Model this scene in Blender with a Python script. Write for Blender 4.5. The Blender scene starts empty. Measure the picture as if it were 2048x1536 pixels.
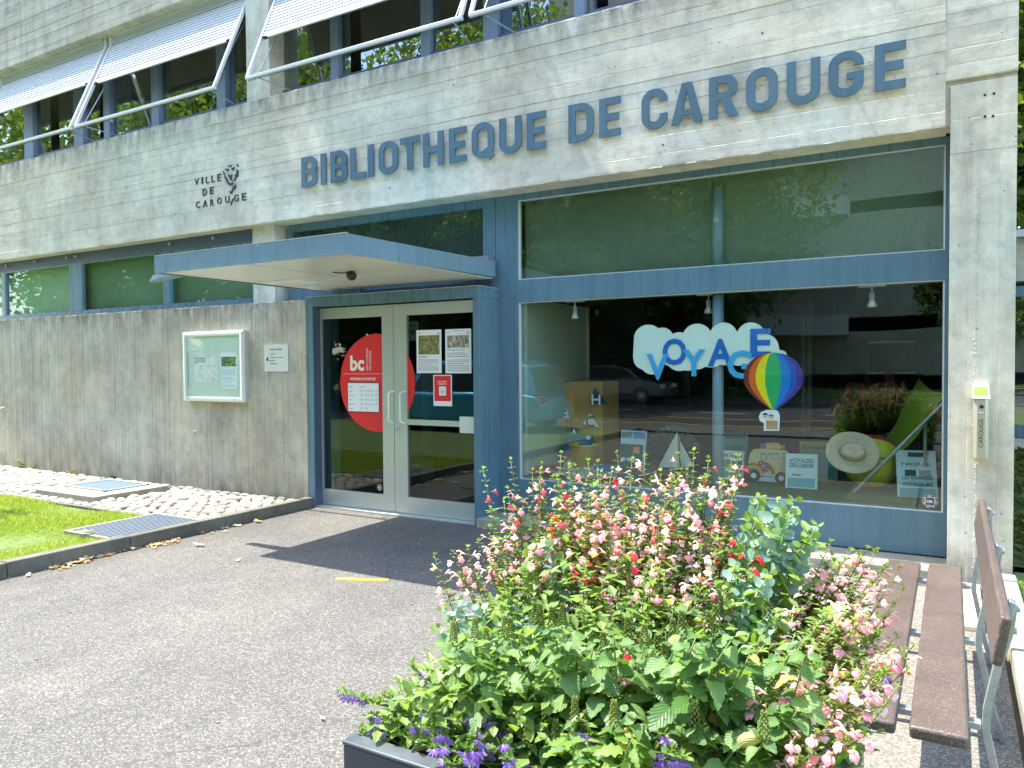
import bpy, bmesh, math, random
from mathutils import Vector, Matrix
R = math.radians
rnd = random.Random(7)
S = bpy.context.scene
C = S.collection

# ------------------------------------------------------------------ camera, sky, sun, exposure
CAM_H = 1.55
FPX = 1519.7                      # focal length in pixels of a 2048 px wide picture
_y, _p, _r = R(30.15), R(1.53), R(-0.41)
_fw = Vector((-math.sin(_y)*math.cos(_p), math.cos(_y)*math.cos(_p), -math.sin(_p)))
_rt = Vector((math.cos(_y), math.sin(_y), 0))
_up = _rt.cross(_fw)
_rt2 = math.cos(_r)*_rt + math.sin(_r)*_up
_up2 = -math.sin(_r)*_rt + math.cos(_r)*_up
cam = bpy.data.cameras.new('camera')
cam.sensor_width = 36.0
cam.lens = 36.0*FPX/2048
cam.clip_start = 0.05
cam.clip_end = 600
cam_ob = bpy.data.objects.new('camera', cam)
C.objects.link(cam_ob)
cam_ob.matrix_world = Matrix(((_rt2.x, _up2.x, -_fw.x, 0), (_rt2.y, _up2.y, -_fw.y, 0), (_rt2.z, _up2.z, -_fw.z, CAM_H), (0, 0, 0, 1)))
S.camera = cam_ob
SUN = Vector((-0.50, -0.025, 1.0)).normalized()     # towards the sun
w = bpy.data.worlds.new('World')
S.world = w
w.use_nodes = True
wn = w.node_tree.nodes
sky = wn.new('ShaderNodeTexSky')
sky.sky_type = 'NISHITA'
sky.sun_disc = False
sky.sun_elevation = math.asin(SUN.z)
sky.sun_rotation = math.atan2(SUN.x, SUN.y) % (2*math.pi)
bg = wn['Background']
bg.inputs[1].default_value = 0.15
w.node_tree.links.new(sky.outputs[0], bg.inputs[0])
sl = bpy.data.lights.new('sun', 'SUN')
sl.energy = 2.35
sl.angle = R(0.5)
sl.color = (1.0, 0.95, 0.86)
so = bpy.data.objects.new('sun', sl)
C.objects.link(so)
so.rotation_euler = SUN.to_track_quat('Z', 'Y').to_euler()
so.location = (-6, -2, 14)
S.view_settings.view_transform = 'Standard'
S.view_settings.look = 'None'
S.view_settings.gamma = 1
S.view_settings.use_curve_mapping = False
S.view_settings.exposure = 2.55


def ray(u, v):
    a = (u-1024)/FPX
    b = -(v-768)/FPX
    return _rt2*a + _up2*b + _fw


def at(u, v, y):                   # survey helper: the point of plane Y=y seen at a photo pixel
    d = ray(u, v)
    return Vector((0, 0, CAM_H)) + d*(y/d.y)


def gz(u, v, z=0.0):               # the point of level z
    d = ray(u, v)
    return Vector((0, 0, CAM_H)) + d*((z-CAM_H)/d.z)


# ------------------------------------------------------------------ mesh helpers
ORG = {}


class MB:
    def __init__(s):
        s.v = []
        s.f = []
        s.m = []
        s.c = 0
        s.smooth = False

    def face(s, idx):
        s.f.append(idx)
        s.m.append(s.c)

    def box(s, x0, x1, y0, y1, z0, z1):
        n = len(s.v)
        s.v += [(x0, y0, z0), (x1, y0, z0), (x1, y1, z0), (x0, y1, z0), (x0, y0, z1), (x1, y0, z1), (x1, y1, z1), (x0, y1, z1)]
        for q in ((0, 3, 2, 1), (4, 5, 6, 7), (0, 1, 5, 4), (1, 2, 6, 5), (2, 3, 7, 6), (3, 0, 4, 7)):
            s.face(tuple(n+i for i in q))
        return s

    def hexa(s, pts):              # 8 corners in the order of box
        n = len(s.v)
        s.v += [tuple(p) for p in pts]
        for q in ((0, 3, 2, 1), (4, 5, 6, 7), (0, 1, 5, 4), (1, 2, 6, 5), (2, 3, 7, 6), (3, 0, 4, 7)):
            s.face(tuple(n+i for i in q))
        return s

    def prism(s, poly, axis, a, b):   # extrude a 2D polygon along an axis ('x': poly=(y,z), 'y': (x,z), 'z': (x,y))
        n = len(s.v)
        k = len(poly)
        for t in (a, b):
            for p in poly:
                s.v.append((t, p[0], p[1]) if axis == 'x' else (p[0], t, p[1]) if axis == 'y' else (p[0], p[1], t))
        s.face(tuple(range(n, n+k)))
        s.face(tuple(range(n+2*k-1, n+k-1, -1)))
        for i in range(k):
            j = (i+1) % k
            s.face((n+i, n+k+i, n+k+j, n+j))
        return s

    def tube(s, pts, r, seg=8, caps=True):
        pts = [Vector(p) for p in pts]
        rs = r if isinstance(r, (list, tuple)) else [r]*len(pts)
        n = len(s.v)
        side = None
        for i, p in enumerate(pts):
            t = (pts[min(i+1, len(pts)-1)]-pts[max(i-1, 0)])
            t = t.normalized() if t.length > 1e-9 else Vector((0, 0, 1))
            if side is None:
                side = t.orthogonal().normalized()
            else:
                side = (side - t*side.dot(t))
                side = side.normalized() if side.length > 1e-6 else t.orthogonal().normalized()
            o = t.cross(side)
            for k in range(seg):
                a = 2*math.pi*k/seg
                s.v.append(tuple(p + (side*math.cos(a) + o*math.sin(a))*rs[i]))
        for i in range(len(pts)-1):
            for k in range(seg):
                k2 = (k+1) % seg
                a = n+i*seg
                s.face((a+k, a+k2, a+seg+k2, a+seg+k))
        if caps:
            s.face(tuple(n+k for k in range(seg-1, -1, -1)))
            s.face(tuple(n+(len(pts)-1)*seg+k for k in range(seg)))
        return s

    def disc(s, c, u, v, ru, rv, seg=24, a0=0, a1=2*math.pi):
        n = len(s.v)
        c = Vector(c)
        full = abs(a1-a0-2*math.pi) < 1e-6
        k = seg if full else seg+1
        for i in range(k):
            a = a0+(a1-a0)*i/seg
            s.v.append(tuple(c+Vector(u)*math.cos(a)*ru+Vector(v)*math.sin(a)*rv))
        s.face(tuple(range(n, n+k)))
        return s

    def lathe(s, prof, c=(0, 0, 0), seg=20):    # profile (r, z)
        n = len(s.v)
        for (r, z) in prof:
            for k in range(seg):
                a = 2*math.pi*k/seg
                s.v.append((c[0]+r*math.cos(a), c[1]+r*math.sin(a), c[2]+z))
        for i in range(len(prof)-1):
            for k in range(seg):
                k2 = (k+1) % seg
                a = n+i*seg
                s.face((a+k, a+k2, a+seg+k2, a+seg+k))
        return s

    def quad(s, a, b, c, d):
        n = len(s.v)
        s.v += [tuple(a), tuple(b), tuple(c), tuple(d)]
        s.face((n, n+1, n+2, n+3))
        return s

    def poly(s, pts):
        n = len(s.v)
        s.v += [tuple(p) for p in pts]
        s.face(tuple(range(n, n+len(pts))))
        return s

    def add(s, verts, faces, M=None, mats=None):
        n = len(s.v)
        if M is None:
            s.v += [tuple(v) for v in verts]
        else:
            s.v += [tuple(M @ Vector(v)) for v in verts]
        for i, f in enumerate(faces):
            s.f.append(tuple(n+k for k in f))
            s.m.append(mats[i] if mats else s.c)
        return s


def mesh_of(mb, name, mats, smooth=False, org=(0, 0, 0)):
    me = bpy.data.meshes.new(name)
    if org != (0, 0, 0):
        ox, oy, oz = org
        me.from_pydata([(a-ox, b-oy, c-oz) for a, b, c in mb.v], [], mb.f)
    else:
        me.from_pydata(mb.v, [], mb.f)
    mats = mats if isinstance(mats, (list, tuple)) else [mats]
    for m in mats:
        me.materials.append(m)
    if len(mats) > 1:
        me.polygons.foreach_set('material_index', mb.m)
    if smooth:
        me.polygons.foreach_set('use_smooth', [True]*len(me.polygons))
    me.update()
    return me


def bevel_mesh(me, w, seg=2, angle=35):
    bm = bmesh.new()
    bm.from_mesh(me)
    bmesh.ops.recalc_face_normals(bm, faces=bm.faces)
    ed = [e for e in bm.edges if len(e.link_faces) == 2 and e.calc_face_angle(0) > R(angle)]
    if ed:
        for f_ in bm.faces:
            f_.smooth = False
        res_ = bmesh.ops.bevel(bm, geom=ed, offset=w, segments=seg, profile=.5, affect='EDGES', clamp_overlap=True)
        for f_ in res_['faces']:
            f_.smooth = True
    bm.to_mesh(me)
    bm.free()
    return me


def obj(name, mb, mat, parent=None, smooth=False, bevel=0, kind=None, label=None, seg=2):
    org = ORG.get(parent, (0, 0, 0)) if parent else (0, 0, 0)
    me = mesh_of(mb, name, mat, smooth, org)
    if bevel:
        bevel_mesh(me, bevel, seg)
    elif not smooth:
        pass
    o = bpy.data.objects.new(name, me)
    C.objects.link(o)
    if parent:
        o.parent = parent
        ORG[o] = org
    else:
        ORG[o] = (0, 0, 0)
    if kind:
        o['kind'] = kind
    if label:
        o['label'] = label
    return o


def thing(name, label, cat, loc=(0, 0, 0), group=None):
    o = bpy.data.objects.new(name, None)
    o.empty_display_size = 0.1
    C.objects.link(o)
    o.location = loc
    ORG[o] = tuple(loc)
    o['label'] = label
    o['category'] = cat
    if group:
        o['group'] = group
    return o


def tag(o, label, cat, group=None):
    o['label'] = label
    o['category'] = cat
    if group:
        o['group'] = group
    return o


def link_mesh(name, me, parent, loc=(0, 0, 0), M=None):   # an object sharing mesh data, location in world space
    o = bpy.data.objects.new(name, me)
    C.objects.link(o)
    org = ORG.get(parent, (0, 0, 0)) if parent else (0, 0, 0)
    if parent:
        o.parent = parent
    if M is not None:
        o.matrix_basis = Matrix.Translation((-org[0], -org[1], -org[2])) @ M
    else:
        o.location = (loc[0]-org[0], loc[1]-org[1], loc[2]-org[2])
    return o


# ------------------------------------------------------------------ text
_tc = {}


def text_data(s, bold=0.0, depth=0.0):
    k = (s, bold, depth)
    if k in _tc:
        return _tc[k]
    cu = bpy.data.curves.new('t', 'FONT')
    cu.body = s
    cu.size = 1
    cu.offset = bold
    cu.resolution_u = 3
    cu.extrude = depth
    ob = bpy.data.objects.new('t', cu)
    me = bpy.data.meshes.new_from_object(ob)
    vs = [tuple(v.co) for v in me.vertices]
    fs = [tuple(p.vertices) for p in me.polygons]
    bpy.data.objects.remove(ob)
    bpy.data.curves.remove(cu)
    bpy.data.meshes.remove(me)
    _tc[k] = (vs, fs)
    return _tc[k]


def add_text(mb, s, x0, x1, z0, z1, y, bold=0.0, fit=True, mirror=False, vertical=False, thick=0.0):
    """letters facing -Y, fitted to the rectangle x0..x1, z0..z1 on plane y"""
    vs, fs = text_data(s, bold, 0.5 if thick else 0.0)
    if not vs:
        return
    ax = min(v[0] for v in vs)
    bx = max(v[0] for v in vs)
    ay = min(v[1] for v in vs)
    by = max(v[1] for v in vs)
    W, H = (bx-ax) or 1, (by-ay) or 1
    out = []
    for (a, b, c) in vs:
        p = (a-ax)/W
        q = (b-ay)/H
        if mirror:
            p = 1-p
        yy = y - (c+0.5)*thick if thick else y
        if vertical:
            out.append((x1-(x1-x0)*q, yy, z0+(z1-z0)*p))
        else:
            out.append((x0+(x1-x0)*p, yy, z0+(z1-z0)*q))
    mb.add(out, fs)


def lines(mb, x0, x1, z1, z0, n, y, seed=0, h=0.35):
    """rows of small grey print"""
    r = random.Random(seed)
    st = (z1-z0)/n
    for i in range(n):
        z = z1-(i+0.5)*st
        if r.random() < 0.12:
            continue
        x = x0
        end = x1-(x1-x0)*(r.random()*0.5 if r.random() < 0.35 else r.random()*0.06)
        while x < end-0.004:
            wd = min(end-x, (x1-x0)*r.uniform(.05, .16))
            mb.quad((x, y, z-st*h/2), (x+wd, y, z-st*h/2), (x+wd, y, z+st*h/2), (x, y, z+st*h/2))
            x += wd+(x1-x0)*.02


# ------------------------------------------------------------------ materials
MATS = {}


def nt(name):
    m = bpy.data.materials.new(name)
    m.use_nodes = True
    return m, m.node_tree.nodes, m.node_tree.links, m.node_tree.nodes['Principled BSDF']


def noise(N, L, vec, scale, detail=4, rough=.55, dist=0):
    n = N.new('ShaderNodeTexNoise')
    n.inputs['Scale'].default_value = scale
    n.inputs['Detail'].default_value = detail
    n.inputs['Roughness'].default_value = rough
    n.inputs['Distortion'].default_value = dist
    if vec:
        L.new(vec, n.inputs['Vector'])
    return n


def ramp(N, L, fac, stops):
    r = N.new('ShaderNodeValToRGB')
    e = r.color_ramp.elements
    e[0].position, e[0].color = stops[0][0], (*stops[0][1], 1)
    e[1].position, e[1].color = stops[-1][0], (*stops[-1][1], 1)
    for p, c in stops[1:-1]:
        k = e.new(p)
        k.color = (*c, 1)
    L.new(fac, r.inputs[0])
    return r


def mapping(N, L, vec, sc=(1, 1, 1), loc=(0, 0, 0), rot=(0, 0, 0)):
    m = N.new('ShaderNodeMapping')
    m.inputs['Scale'].default_value = sc
    m.inputs['Location'].default_value = loc
    m.inputs['Rotation'].default_value = rot
    L.new(vec, m.inputs['Vector'])
    return m.outputs[0]


def mixc(N, L, a, b, fac, mode='MIX'):
    m = N.new('ShaderNodeMix')
    m.data_type = 'RGBA'
    m.blend_type = mode
    for sock, val in ((m.inputs[0], fac), (m.inputs[6], a), (m.inputs[7], b)):
        if isinstance(val, (int, float)):
            sock.default_value = val
        elif isinstance(val, tuple):
            sock.default_value = (*val, 1)
        else:
            L.new(val, sock)
    return m.outputs[2]


def bump(N, L, h, strength, dist, prev=None):
    b = N.new('ShaderNodeBump')
    b.inputs['Strength'].default_value = strength
    b.inputs['Distance'].default_value = dist
    L.new(h, b.inputs['Height'])
    if prev:
        L.new(prev, b.inputs['Normal'])
    return b.outputs[0]


def pos(N):
    return N.new('ShaderNodeNewGeometry').outputs['Position']


def plain(name, col, rough=.5, metal=0, spec=.5, vary=0.08, vs=3.0, bumpy=0, bs=200, coat=0, emit=None):
    if name in MATS:
        return MATS[name]
    m, N, L, B = nt(name)
    p = pos(N)
    n = noise(N, L, p, vs, 5)
    k = ramp(N, L, n.outputs[0], [(.25, tuple(c*(1-vary) for c in col)), (.75, tuple(min(1, c*(1+vary)) for c in col))])
    L.new(k.outputs[0], B.inputs['Base Color'])
    B.inputs['Roughness'].default_value = rough
    B.inputs['Metallic'].default_value = metal
    B.inputs['Specular IOR Level'].default_value = spec
    B.inputs['Coat Weight'].default_value = coat
    if bumpy:
        n2 = noise(N, L, p, bs, 3)
        L.new(bump(N, L, n2.outputs[0], bumpy, .002), B.inputs['Normal'])
    MATS[name] = m
    return m


def concrete(name, horizontal=True, tint=(1, 1, 1), dark=1.0, stain=1.0, top=None, foot=None):
    m, N, L, B = nt(name)
    p = pos(N)
    base = noise(N, L, p, 1.6, 8, .62)
    k = ramp(N, L, base.outputs[0], [(.28, (.40*tint[0]*dark, .40*tint[1]*dark, .36*tint[2]*dark)), (.5, (.52*tint[0]*dark, .525*tint[1]*dark, .475*tint[2]*dark)), (.72, (.66*tint[0]*dark, .67*tint[1]*dark, .61*tint[2]*dark))])
    # grain of the shuttering boards
    gv = mapping(N, L, p, (.7, 1, 16) if horizontal else (16, 1, .7))
    g = noise(N, L, gv, 1.0, 6, .6, .3)
    gk = ramp(N, L, g.outputs[0], [(.3, (.84, .85, .84)), (.65, (1.06, 1.05, 1.04))])
    c = mixc(N, L, k.outputs[0], gk.outputs[0], .6 if horizontal else .38, 'MULTIPLY')
    mo = noise(N, L, p, 9, 8, .72)
    mok = ramp(N, L, mo.outputs[0], [(.30, (.66, .66, .65)), (.5, (1, 1, 1)), (.7, (1.14, 1.13, 1.1))])
    c = mixc(N, L, c, mok.outputs[0], .65, 'MULTIPLY')
    # warm/cool patches
    pt = noise(N, L, p, .9, 3)
    ptk = ramp(N, L, pt.outputs[0], [(.35, (1.05, .99, .90)), (.65, (.94, 1.0, 1.0))])
    c = mixc(N, L, c, ptk.outputs[0], .8, 'MULTIPLY')
    # vertical runs of dirt
    sv = mapping(N, L, p, (5.5, 1, .35))
    s = noise(N, L, sv, 1.3, 7, .65)
    sk = ramp(N, L, s.outputs[0], [(.36, (.50, .50, .49)), (.56, (1, 1, 1))])
    c = mixc(N, L, c, sk.outputs[0], .40*stain, 'MULTIPLY')
    sep = N.new('ShaderNodeSeparateXYZ')
    L.new(p, sep.inputs[0])
    for lev, wid, amt in ((top, .34, .62), (foot, -.45, .55)):
        if lev is None:
            continue
        mr = N.new('ShaderNodeMapRange')
        L.new(sep.outputs[2], mr.inputs[0])
        mr.inputs[1].default_value = lev
        mr.inputs[2].default_value = lev-wid
        mr.inputs[3].default_value = 1.0
        mr.inputs[4].default_value = 0.0
        dn = noise(N, L, mapping(N, L, p, (7, 1, 2.2)), 1.0, 6, .7)
        mu = N.new('ShaderNodeMath')
        mu.operation = 'MULTIPLY'
        L.new(mr.outputs[0], mu.inputs[0])
        dr = ramp(N, L, dn.outputs[0], [(.38, (0, 0, 0)), (.62, (1, 1, 1))])
        L.new(dr.outputs[0], mu.inputs[1])
        mu2 = N.new('ShaderNodeMath')
        mu2.operation = 'MULTIPLY'
        L.new(mu.outputs[0], mu2.inputs[0])
        mu2.inputs[1].default_value = amt+.25
        c = mixc(N, L, c, (.13*dark, .125*dark, .10*dark) if lev is top else (.17, .165, .115), mu2.outputs[0])
    # blow holes
    v = N.new('ShaderNodeTexVoronoi')
    v.inputs['Scale'].default_value = 16
    L.new(p, v.inputs['Vector'])
    thr = noise(N, L, p, 7, 2)
    hr = ramp(N, L, v.outputs['Distance'], [(.05, (0, 0, 0)), (.13, (1, 1, 1))])
    tr = ramp(N, L, thr.outputs[0], [(.5, (1, 1, 1)), (.6, (0, 0, 0))])
    hole = mixc(N, L, hr.outputs[0], (1., 1., 1.), tr.outputs[0])
    c = mixc(N, L, c, hole, .6, 'MULTIPLY')
    v2 = N.new('ShaderNodeTexVoronoi')
    v2.inputs['Scale'].default_value = 55
    L.new(p, v2.inputs['Vector'])
    h2 = ramp(N, L, v2.outputs['Distance'], [(.06, (.55, .55, .52)), (.18, (1, 1, 1))])
    c = mixc(N, L, c, h2.outputs[0], .5, 'MULTIPLY')
    L.new(c, B.inputs['Base Color'])
    B.inputs['Roughness'].default_value = .9
    B.inputs['Specular IOR Level'].default_value = .25
    b1 = bump(N, L, g.outputs[0], .55, .006)
    rough = noise(N, L, p, 30, 8, .7)
    b2 = bump(N, L, rough.outputs[0], .6, .005, b1)
    b3 = bump(N, L, hole, .7, .006, b2)
    L.new(b3, B.inputs['Normal'])
    return m


def asphalt(name, c0, c1, patch=1.0):
    m, N, L, B = nt(name)
    p = pos(N)
    f = noise(N, L, p, 190, 3, .7)
    k = ramp(N, L, f.outputs[0], [(.36, c0), (.5, tuple((a+b)/2 for a, b in zip(c0, c1))), (.66, c1)])
    v = N.new('ShaderNodeTexVoronoi')
    v.inputs['Scale'].default_value = 130
    L.new(p, v.inputs['Vector'])
    gr = N.new('ShaderNodeSeparateColor')
    L.new(v.outputs['Color'], gr.inputs[0])
    gk = ramp(N, L, gr.outputs[0], [(.0, (.55, .55, .56)), (.7, (1.05, 1.04, 1.0)), (.97, (2.0, 1.95, 1.85))])
    c = mixc(N, L, k.outputs[0], gk.outputs[0], .8, 'MULTIPLY')
    big = noise(N, L, p, 1.1, 6, .6)
    bk = ramp(N, L, big.outputs[0], [(.3, (.80, .80, .82)), (.7, (1.14, 1.12, 1.08))])
    c = mixc(N, L, c, bk.outputs[0], patch, 'MULTIPLY')
    st = noise(N, L, mapping(N, L, p, (1, .35, 1)), 6, 4, .6)
    stk = ramp(N, L, st.outputs[0], [(.3, (.90, .90, .91)), (.6, (1.03, 1.03, 1.02))])
    c = mixc(N, L, c, stk.outputs[0], patch, 'MULTIPLY')
    if patch >= 1:
        wob = noise(N, L, p, 2.2, 4, .6)
        ad = N.new('ShaderNodeVectorMath')
        ad.operation = 'MULTIPLY_ADD'
        L.new(wob.outputs['Color'], ad.inputs[0])
        ad.inputs[1].default_value = (.35, .35, 0)
        L.new(p, ad.inputs[2])
        cv = N.new('ShaderNodeTexVoronoi')
        cv.feature = 'DISTANCE_TO_EDGE'
        cv.inputs['Scale'].default_value = .42
        L.new(ad.outputs[0], cv.inputs['Vector'])
        ck = ramp(N, L, cv.outputs['Distance'], [(.0, (.62, .62, .62)), (.0035, (1, 1, 1))])
        cm = noise(N, L, p, .8, 2)
        cmk = ramp(N, L, cm.outputs[0], [(.46, (0, 0, 0)), (.60, (1, 1, 1))])
        c = mixc(N, L, c, mixc(N, L, (1., 1., 1.), ck.outputs[0], cmk.outputs[0]), .8, 'MULTIPLY')
        sv = N.new('ShaderNodeTexVoronoi')
        sv.inputs['Scale'].default_value = 2.6
        L.new(p, sv.inputs['Vector'])
        sk = ramp(N, L, sv.outputs['Distance'], [(.03, (.66, .65, .63)), (.075, (1, 1, 1))])
        c = mixc(N, L, c, sk.outputs[0], .55, 'MULTIPLY')
        # darker, dirtier strip along the kerb and the doors
        sp_ = N.new('ShaderNodeSeparateXYZ')
        L.new(p, sp_.inputs[0])
        mr = N.new('ShaderNodeMapRange')
        L.new(sp_.outputs[0], mr.inputs[0])
        mr.inputs[1].default_value = -6.02
        mr.inputs[2].default_value = -5.6
        mr.inputs[3].default_value = 1
        mr.inputs[4].default_value = 0
        dn = noise(N, L, p, 5, 5, .7)
        mm = N.new('ShaderNodeMath')
        mm.operation = 'MULTIPLY'
        L.new(mr.outputs[0], mm.inputs[0])
        L.new(dn.outputs[0], mm.inputs[1])
        c = mixc(N, L, c, (.07, .062, .05), mm.outputs[0])
    L.new(c, B.inputs['Base Color'])
    B.inputs['Roughness'].default_value = .88
    B.inputs['Specular IOR Level'].default_value = .3
    b1 = bump(N, L, v.outputs['Distance'], .75, .004)
    b2 = bump(N, L, f.outputs[0], .5, .003, b1)
    L.new(b2, B.inputs['Normal'])
    return m


def glass(name, tint=(.92, .97, .94), ior=1.75, boost=1.0):
    m = bpy.data.materials.new(name)
    m.use_nodes = True
    N, L = m.node_tree.nodes, m.node_tree.links
    N.remove(N['Principled BSDF'])
    out = N['Material Output']
    t = N.new('ShaderNodeBsdfTransparent')
    t.inputs[0].default_value = (*tint, 1)
    g = N.new('ShaderNodeBsdfGlossy')
    g.inputs['Roughness'].default_value = 0.0
    g.inputs[0].default_value = (.95, 1, .98, 1)
    wv = noise(N, L, pos(N), 1.3, 2)
    bp = bump(N, L, wv.outputs[0], .05, .02)
    L.new(bp, g.inputs['Normal'])
    geo = N.new('ShaderNodeNewGeometry')
    dt = N.new('ShaderNodeVectorMath')
    dt.operation = 'DOT_PRODUCT'
    L.new(geo.outputs['Normal'], dt.inputs[0])
    L.new(geo.outputs['Incoming'], dt.inputs[1])

    def mth(op, x, y=None, clamp=False):
        n_ = N.new('ShaderNodeMath')
        n_.operation = op
        n_.use_clamp = clamp
        for i_, q_ in enumerate((x, y)):
            if q_ is None:
                continue
            if isinstance(q_, (int, float)):
                n_.inputs[i_].default_value = q_
            else:
                L.new(q_, n_.inputs[i_])
        return n_.outputs[0]
    f0 = ((ior-1)/(ior+1))**2
    c_ = mth('ABSOLUTE', dt.outputs['Value'])
    sch = mth('ADD', mth('MULTIPLY', mth('POWER', mth('SUBTRACT', 1.0, c_), 5.0), 1-f0), f0)
    mu = N.new('ShaderNodeMath')
    mu.operation = 'MULTIPLY'
    mu.use_clamp = True
    mu.inputs[1].default_value = boost
    L.new(sch, mu.inputs[0])
    mx = N.new('ShaderNodeMixShader')
    L.new(mu.outputs[0], mx.inputs[0])
    L.new(t.outputs[0], mx.inputs[1])
    L.new(g.outputs[0], mx.inputs[2])
    L.new(mx.outputs[0], out.inputs[0])
    return m


def leafmat(name, cols, trans=.45, rough=.45, veins=True, var=.25, spec=.4):
    """cols: two base colours; each leaf picks its own shade"""
    m, N, L, B = nt(name)
    oi = N.new('ShaderNodeObjectInfo')
    n = noise(N, L, pos(N), 14, 3)
    ad = N.new('ShaderNodeMath')
    ad.operation = 'ADD'
    L.new(oi.outputs['Random'], ad.inputs[0])
    L.new(n.outputs[0], ad.inputs[1])
    dv = N.new('ShaderNodeMath')
    dv.operation = 'MULTIPLY'
    L.new(ad.outputs[0], dv.inputs[0])
    dv.inputs[1].default_value = .5
    k = ramp(N, L, dv.outputs[0], [(.3, cols[0]), (.72, cols[1])])
    c = k.outputs[0]
    tc = N.new('ShaderNodeTexCoord')
    if veins:
        sep = N.new('ShaderNodeSeparateXYZ')
        L.new(tc.outputs['Generated'], sep.inputs[0])
        ab = N.new('ShaderNodeMath')
        ab.operation = 'SUBTRACT'
        L.new(sep.outputs[1], ab.inputs[0])
        ab.inputs[1].default_value = .5
        a2 = N.new('ShaderNodeMath')
        a2.operation = 'ABSOLUTE'
        L.new(ab.outputs[0], a2.inputs[0])
        x2 = N.new('ShaderNodeMath')
        x2.operation = 'SUBTRACT'
        L.new(sep.outputs[0], x2.inputs[0])
        L.new(a2.outputs[0], x2.inputs[1])
        sn = N.new('ShaderNodeMath')
        sn.operation = 'MULTIPLY'
        L.new(x2.outputs[0], sn.inputs[0])
        sn.inputs[1].default_value = 44
        s2 = N.new('ShaderNodeMath')
        s2.operation = 'SINE'
        L.new(sn.outputs[0], s2.inputs[0])
        vk = ramp(N, L, s2.outputs[0], [(.75, (1, 1, 1)), (1.0, (.72, .8, .68))])
        mk = ramp(N, L, a2.outputs[0], [(.0, (1.45, 1.35, 1.3)), (.035, (1, 1, 1))])
        c = mixc(N, L, c, vk.outputs[0], .6, 'MULTIPLY')
        c = mixc(N, L, c, mk.outputs[0], .7, 'MULTIPLY')
        L.new(bump(N, L, s2.outputs[0], .35, .0015), B.inputs['Normal'])
    L.new(c, B.inputs['Base Color'])
    B.inputs['Roughness'].default_value = rough
    B.inputs['Specular IOR Level'].default_value = spec
    tr = N.new('ShaderNodeBsdfTranslucent')
    tcx = mixc(N, L, c, (1.5, 1.5, .55), 1.0, 'MULTIPLY')
    L.new(tcx, tr.inputs[0])
    mx = N.new('ShaderNodeMixShader')
    mx.inputs[0].default_value = trans
    L.new(B.outputs[0], mx.inputs[1])
    L.new(tr.outputs[0], mx.inputs[2])
    L.new(mx.outputs[0], N['Material Output'].inputs[0])
    return m



def paint(name, col, rough, metal=0):
    m, N, L, B = nt(name)
    p = pos(N)
    a = noise(N, L, p, 1.3, 5, .6)
    k = ramp(N, L, a.outputs[0], [(.3, tuple(c*.90 for c in col)), (.7, tuple(c*1.08 for c in col))])
    s_ = noise(N, L, mapping(N, L, p, (14, 14, .8)), 1, 5, .65)
    sk = ramp(N, L, s_.outputs[0], [(.35, (.88, .88, .88)), (.5, (1, 1, 1)), (.72, (1.12, 1.11, 1.09))])
    c = mixc(N, L, k.outputs[0], sk.outputs[0], .8, 'MULTIPLY')
    d = noise(N, L, p, 60, 3, .7)
    dk = ramp(N, L, d.outputs[0], [(.68, (0, 0, 0)), (.76, (.5, .5, .5))])
    c = mixc(N, L, c, (.30, .30, .28), dk.outputs[0])
    L.new(c, B.inputs['Base Color'])
    rk = ramp(N, L, s_.outputs[0], [(.3, (rough*.85,)*3), (.7, (min(1, rough*1.35),)*3)])
    L.new(rk.outputs[0], B.inputs['Roughness'])
    B.inputs['Metallic'].default_value = metal
    w_ = noise(N, L, p, 2.5, 2)
    L.new(bump(N, L, w_.outputs[0], .12, .01), B.inputs['Normal'])
    MATS[name] = m
    return m


M_FASC = concrete('board_marked_concrete_beam', True, tint=(1.08, 1.0, .94), dark=1.14, stain=.4, top=4.60)
M_FASC2 = concrete('board_marked_concrete_upper', True, tint=(1.05, .99, .91), dark=.92)
M_WALL = concrete('board_marked_concrete_wall', False, tint=(1.06, 1, .91), dark=.76, stain=.6, top=2.29, foot=.0)
M_PILL = concrete('concrete_pillar', False, tint=(1.07, 1, .94), dark=1.14, stain=.8, foot=.0)
M_SOFF = concrete('concrete_soffit', True, tint=(1.0, .88, .68), dark=.75, stain=.5)
M_KERB = concrete('kerb_stone', True, tint=(1, .97, .9), dark=.30, stain=1.6)
M_SLAB = concrete('cast_slab', True, tint=(1, .94, .84), dark=.62, stain=.6)
M_ASPH = asphalt('path_asphalt', (.064, .061, .054), (.186, .180, .164))
M_ROAD = asphalt('road_asphalt', (.05, .05, .052), (.10, .10, .10))
M_BLUE = paint('blue_grey_paint', (.096, .184, .230), .26)
M_BLUE2 = plain('dark_blue_paint', (.060, .095, .150), .45, 0, .5, .1, 1.2)
M_LETT = paint('letter_blue_paint', (.080, .150, .198), .40)
M_EMBL = plain('black_steel', (.03, .04, .05), .5, 0, .4, .1)
M_ALU = plain('anodised_aluminium', (.55, .58, .53), .38, .55, .5, .06, 1.5)
M_ALUL = plain('pale_aluminium', (.70, .74, .72), .32, .35, .5, .04, 2)
M_WHITE = plain('white_metal_frame', (.62, .63, .62), .35, 0, .5, .05, 2)
M_SLAT = plain('pale_shutter_slat', (.50, .52, .52), .42, .1, .5, .05, 2)
M_PAPER = plain('white_paper', (.80, .83, .85), .7, 0, .2, .02)
M_INK = plain('grey_ink', (.12, .12, .14), .7, 0, .2, .02)
M_BLACK = plain('black_plastic', (.02, .02, .022), .4)
M_RED = plain('red_sticker', (.72, .025, .03), .5, 0, .4, .03)
M_GALV = plain('galvanised_steel', (.42, .46, .48), .42, .75, .5, .18, 40)
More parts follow.
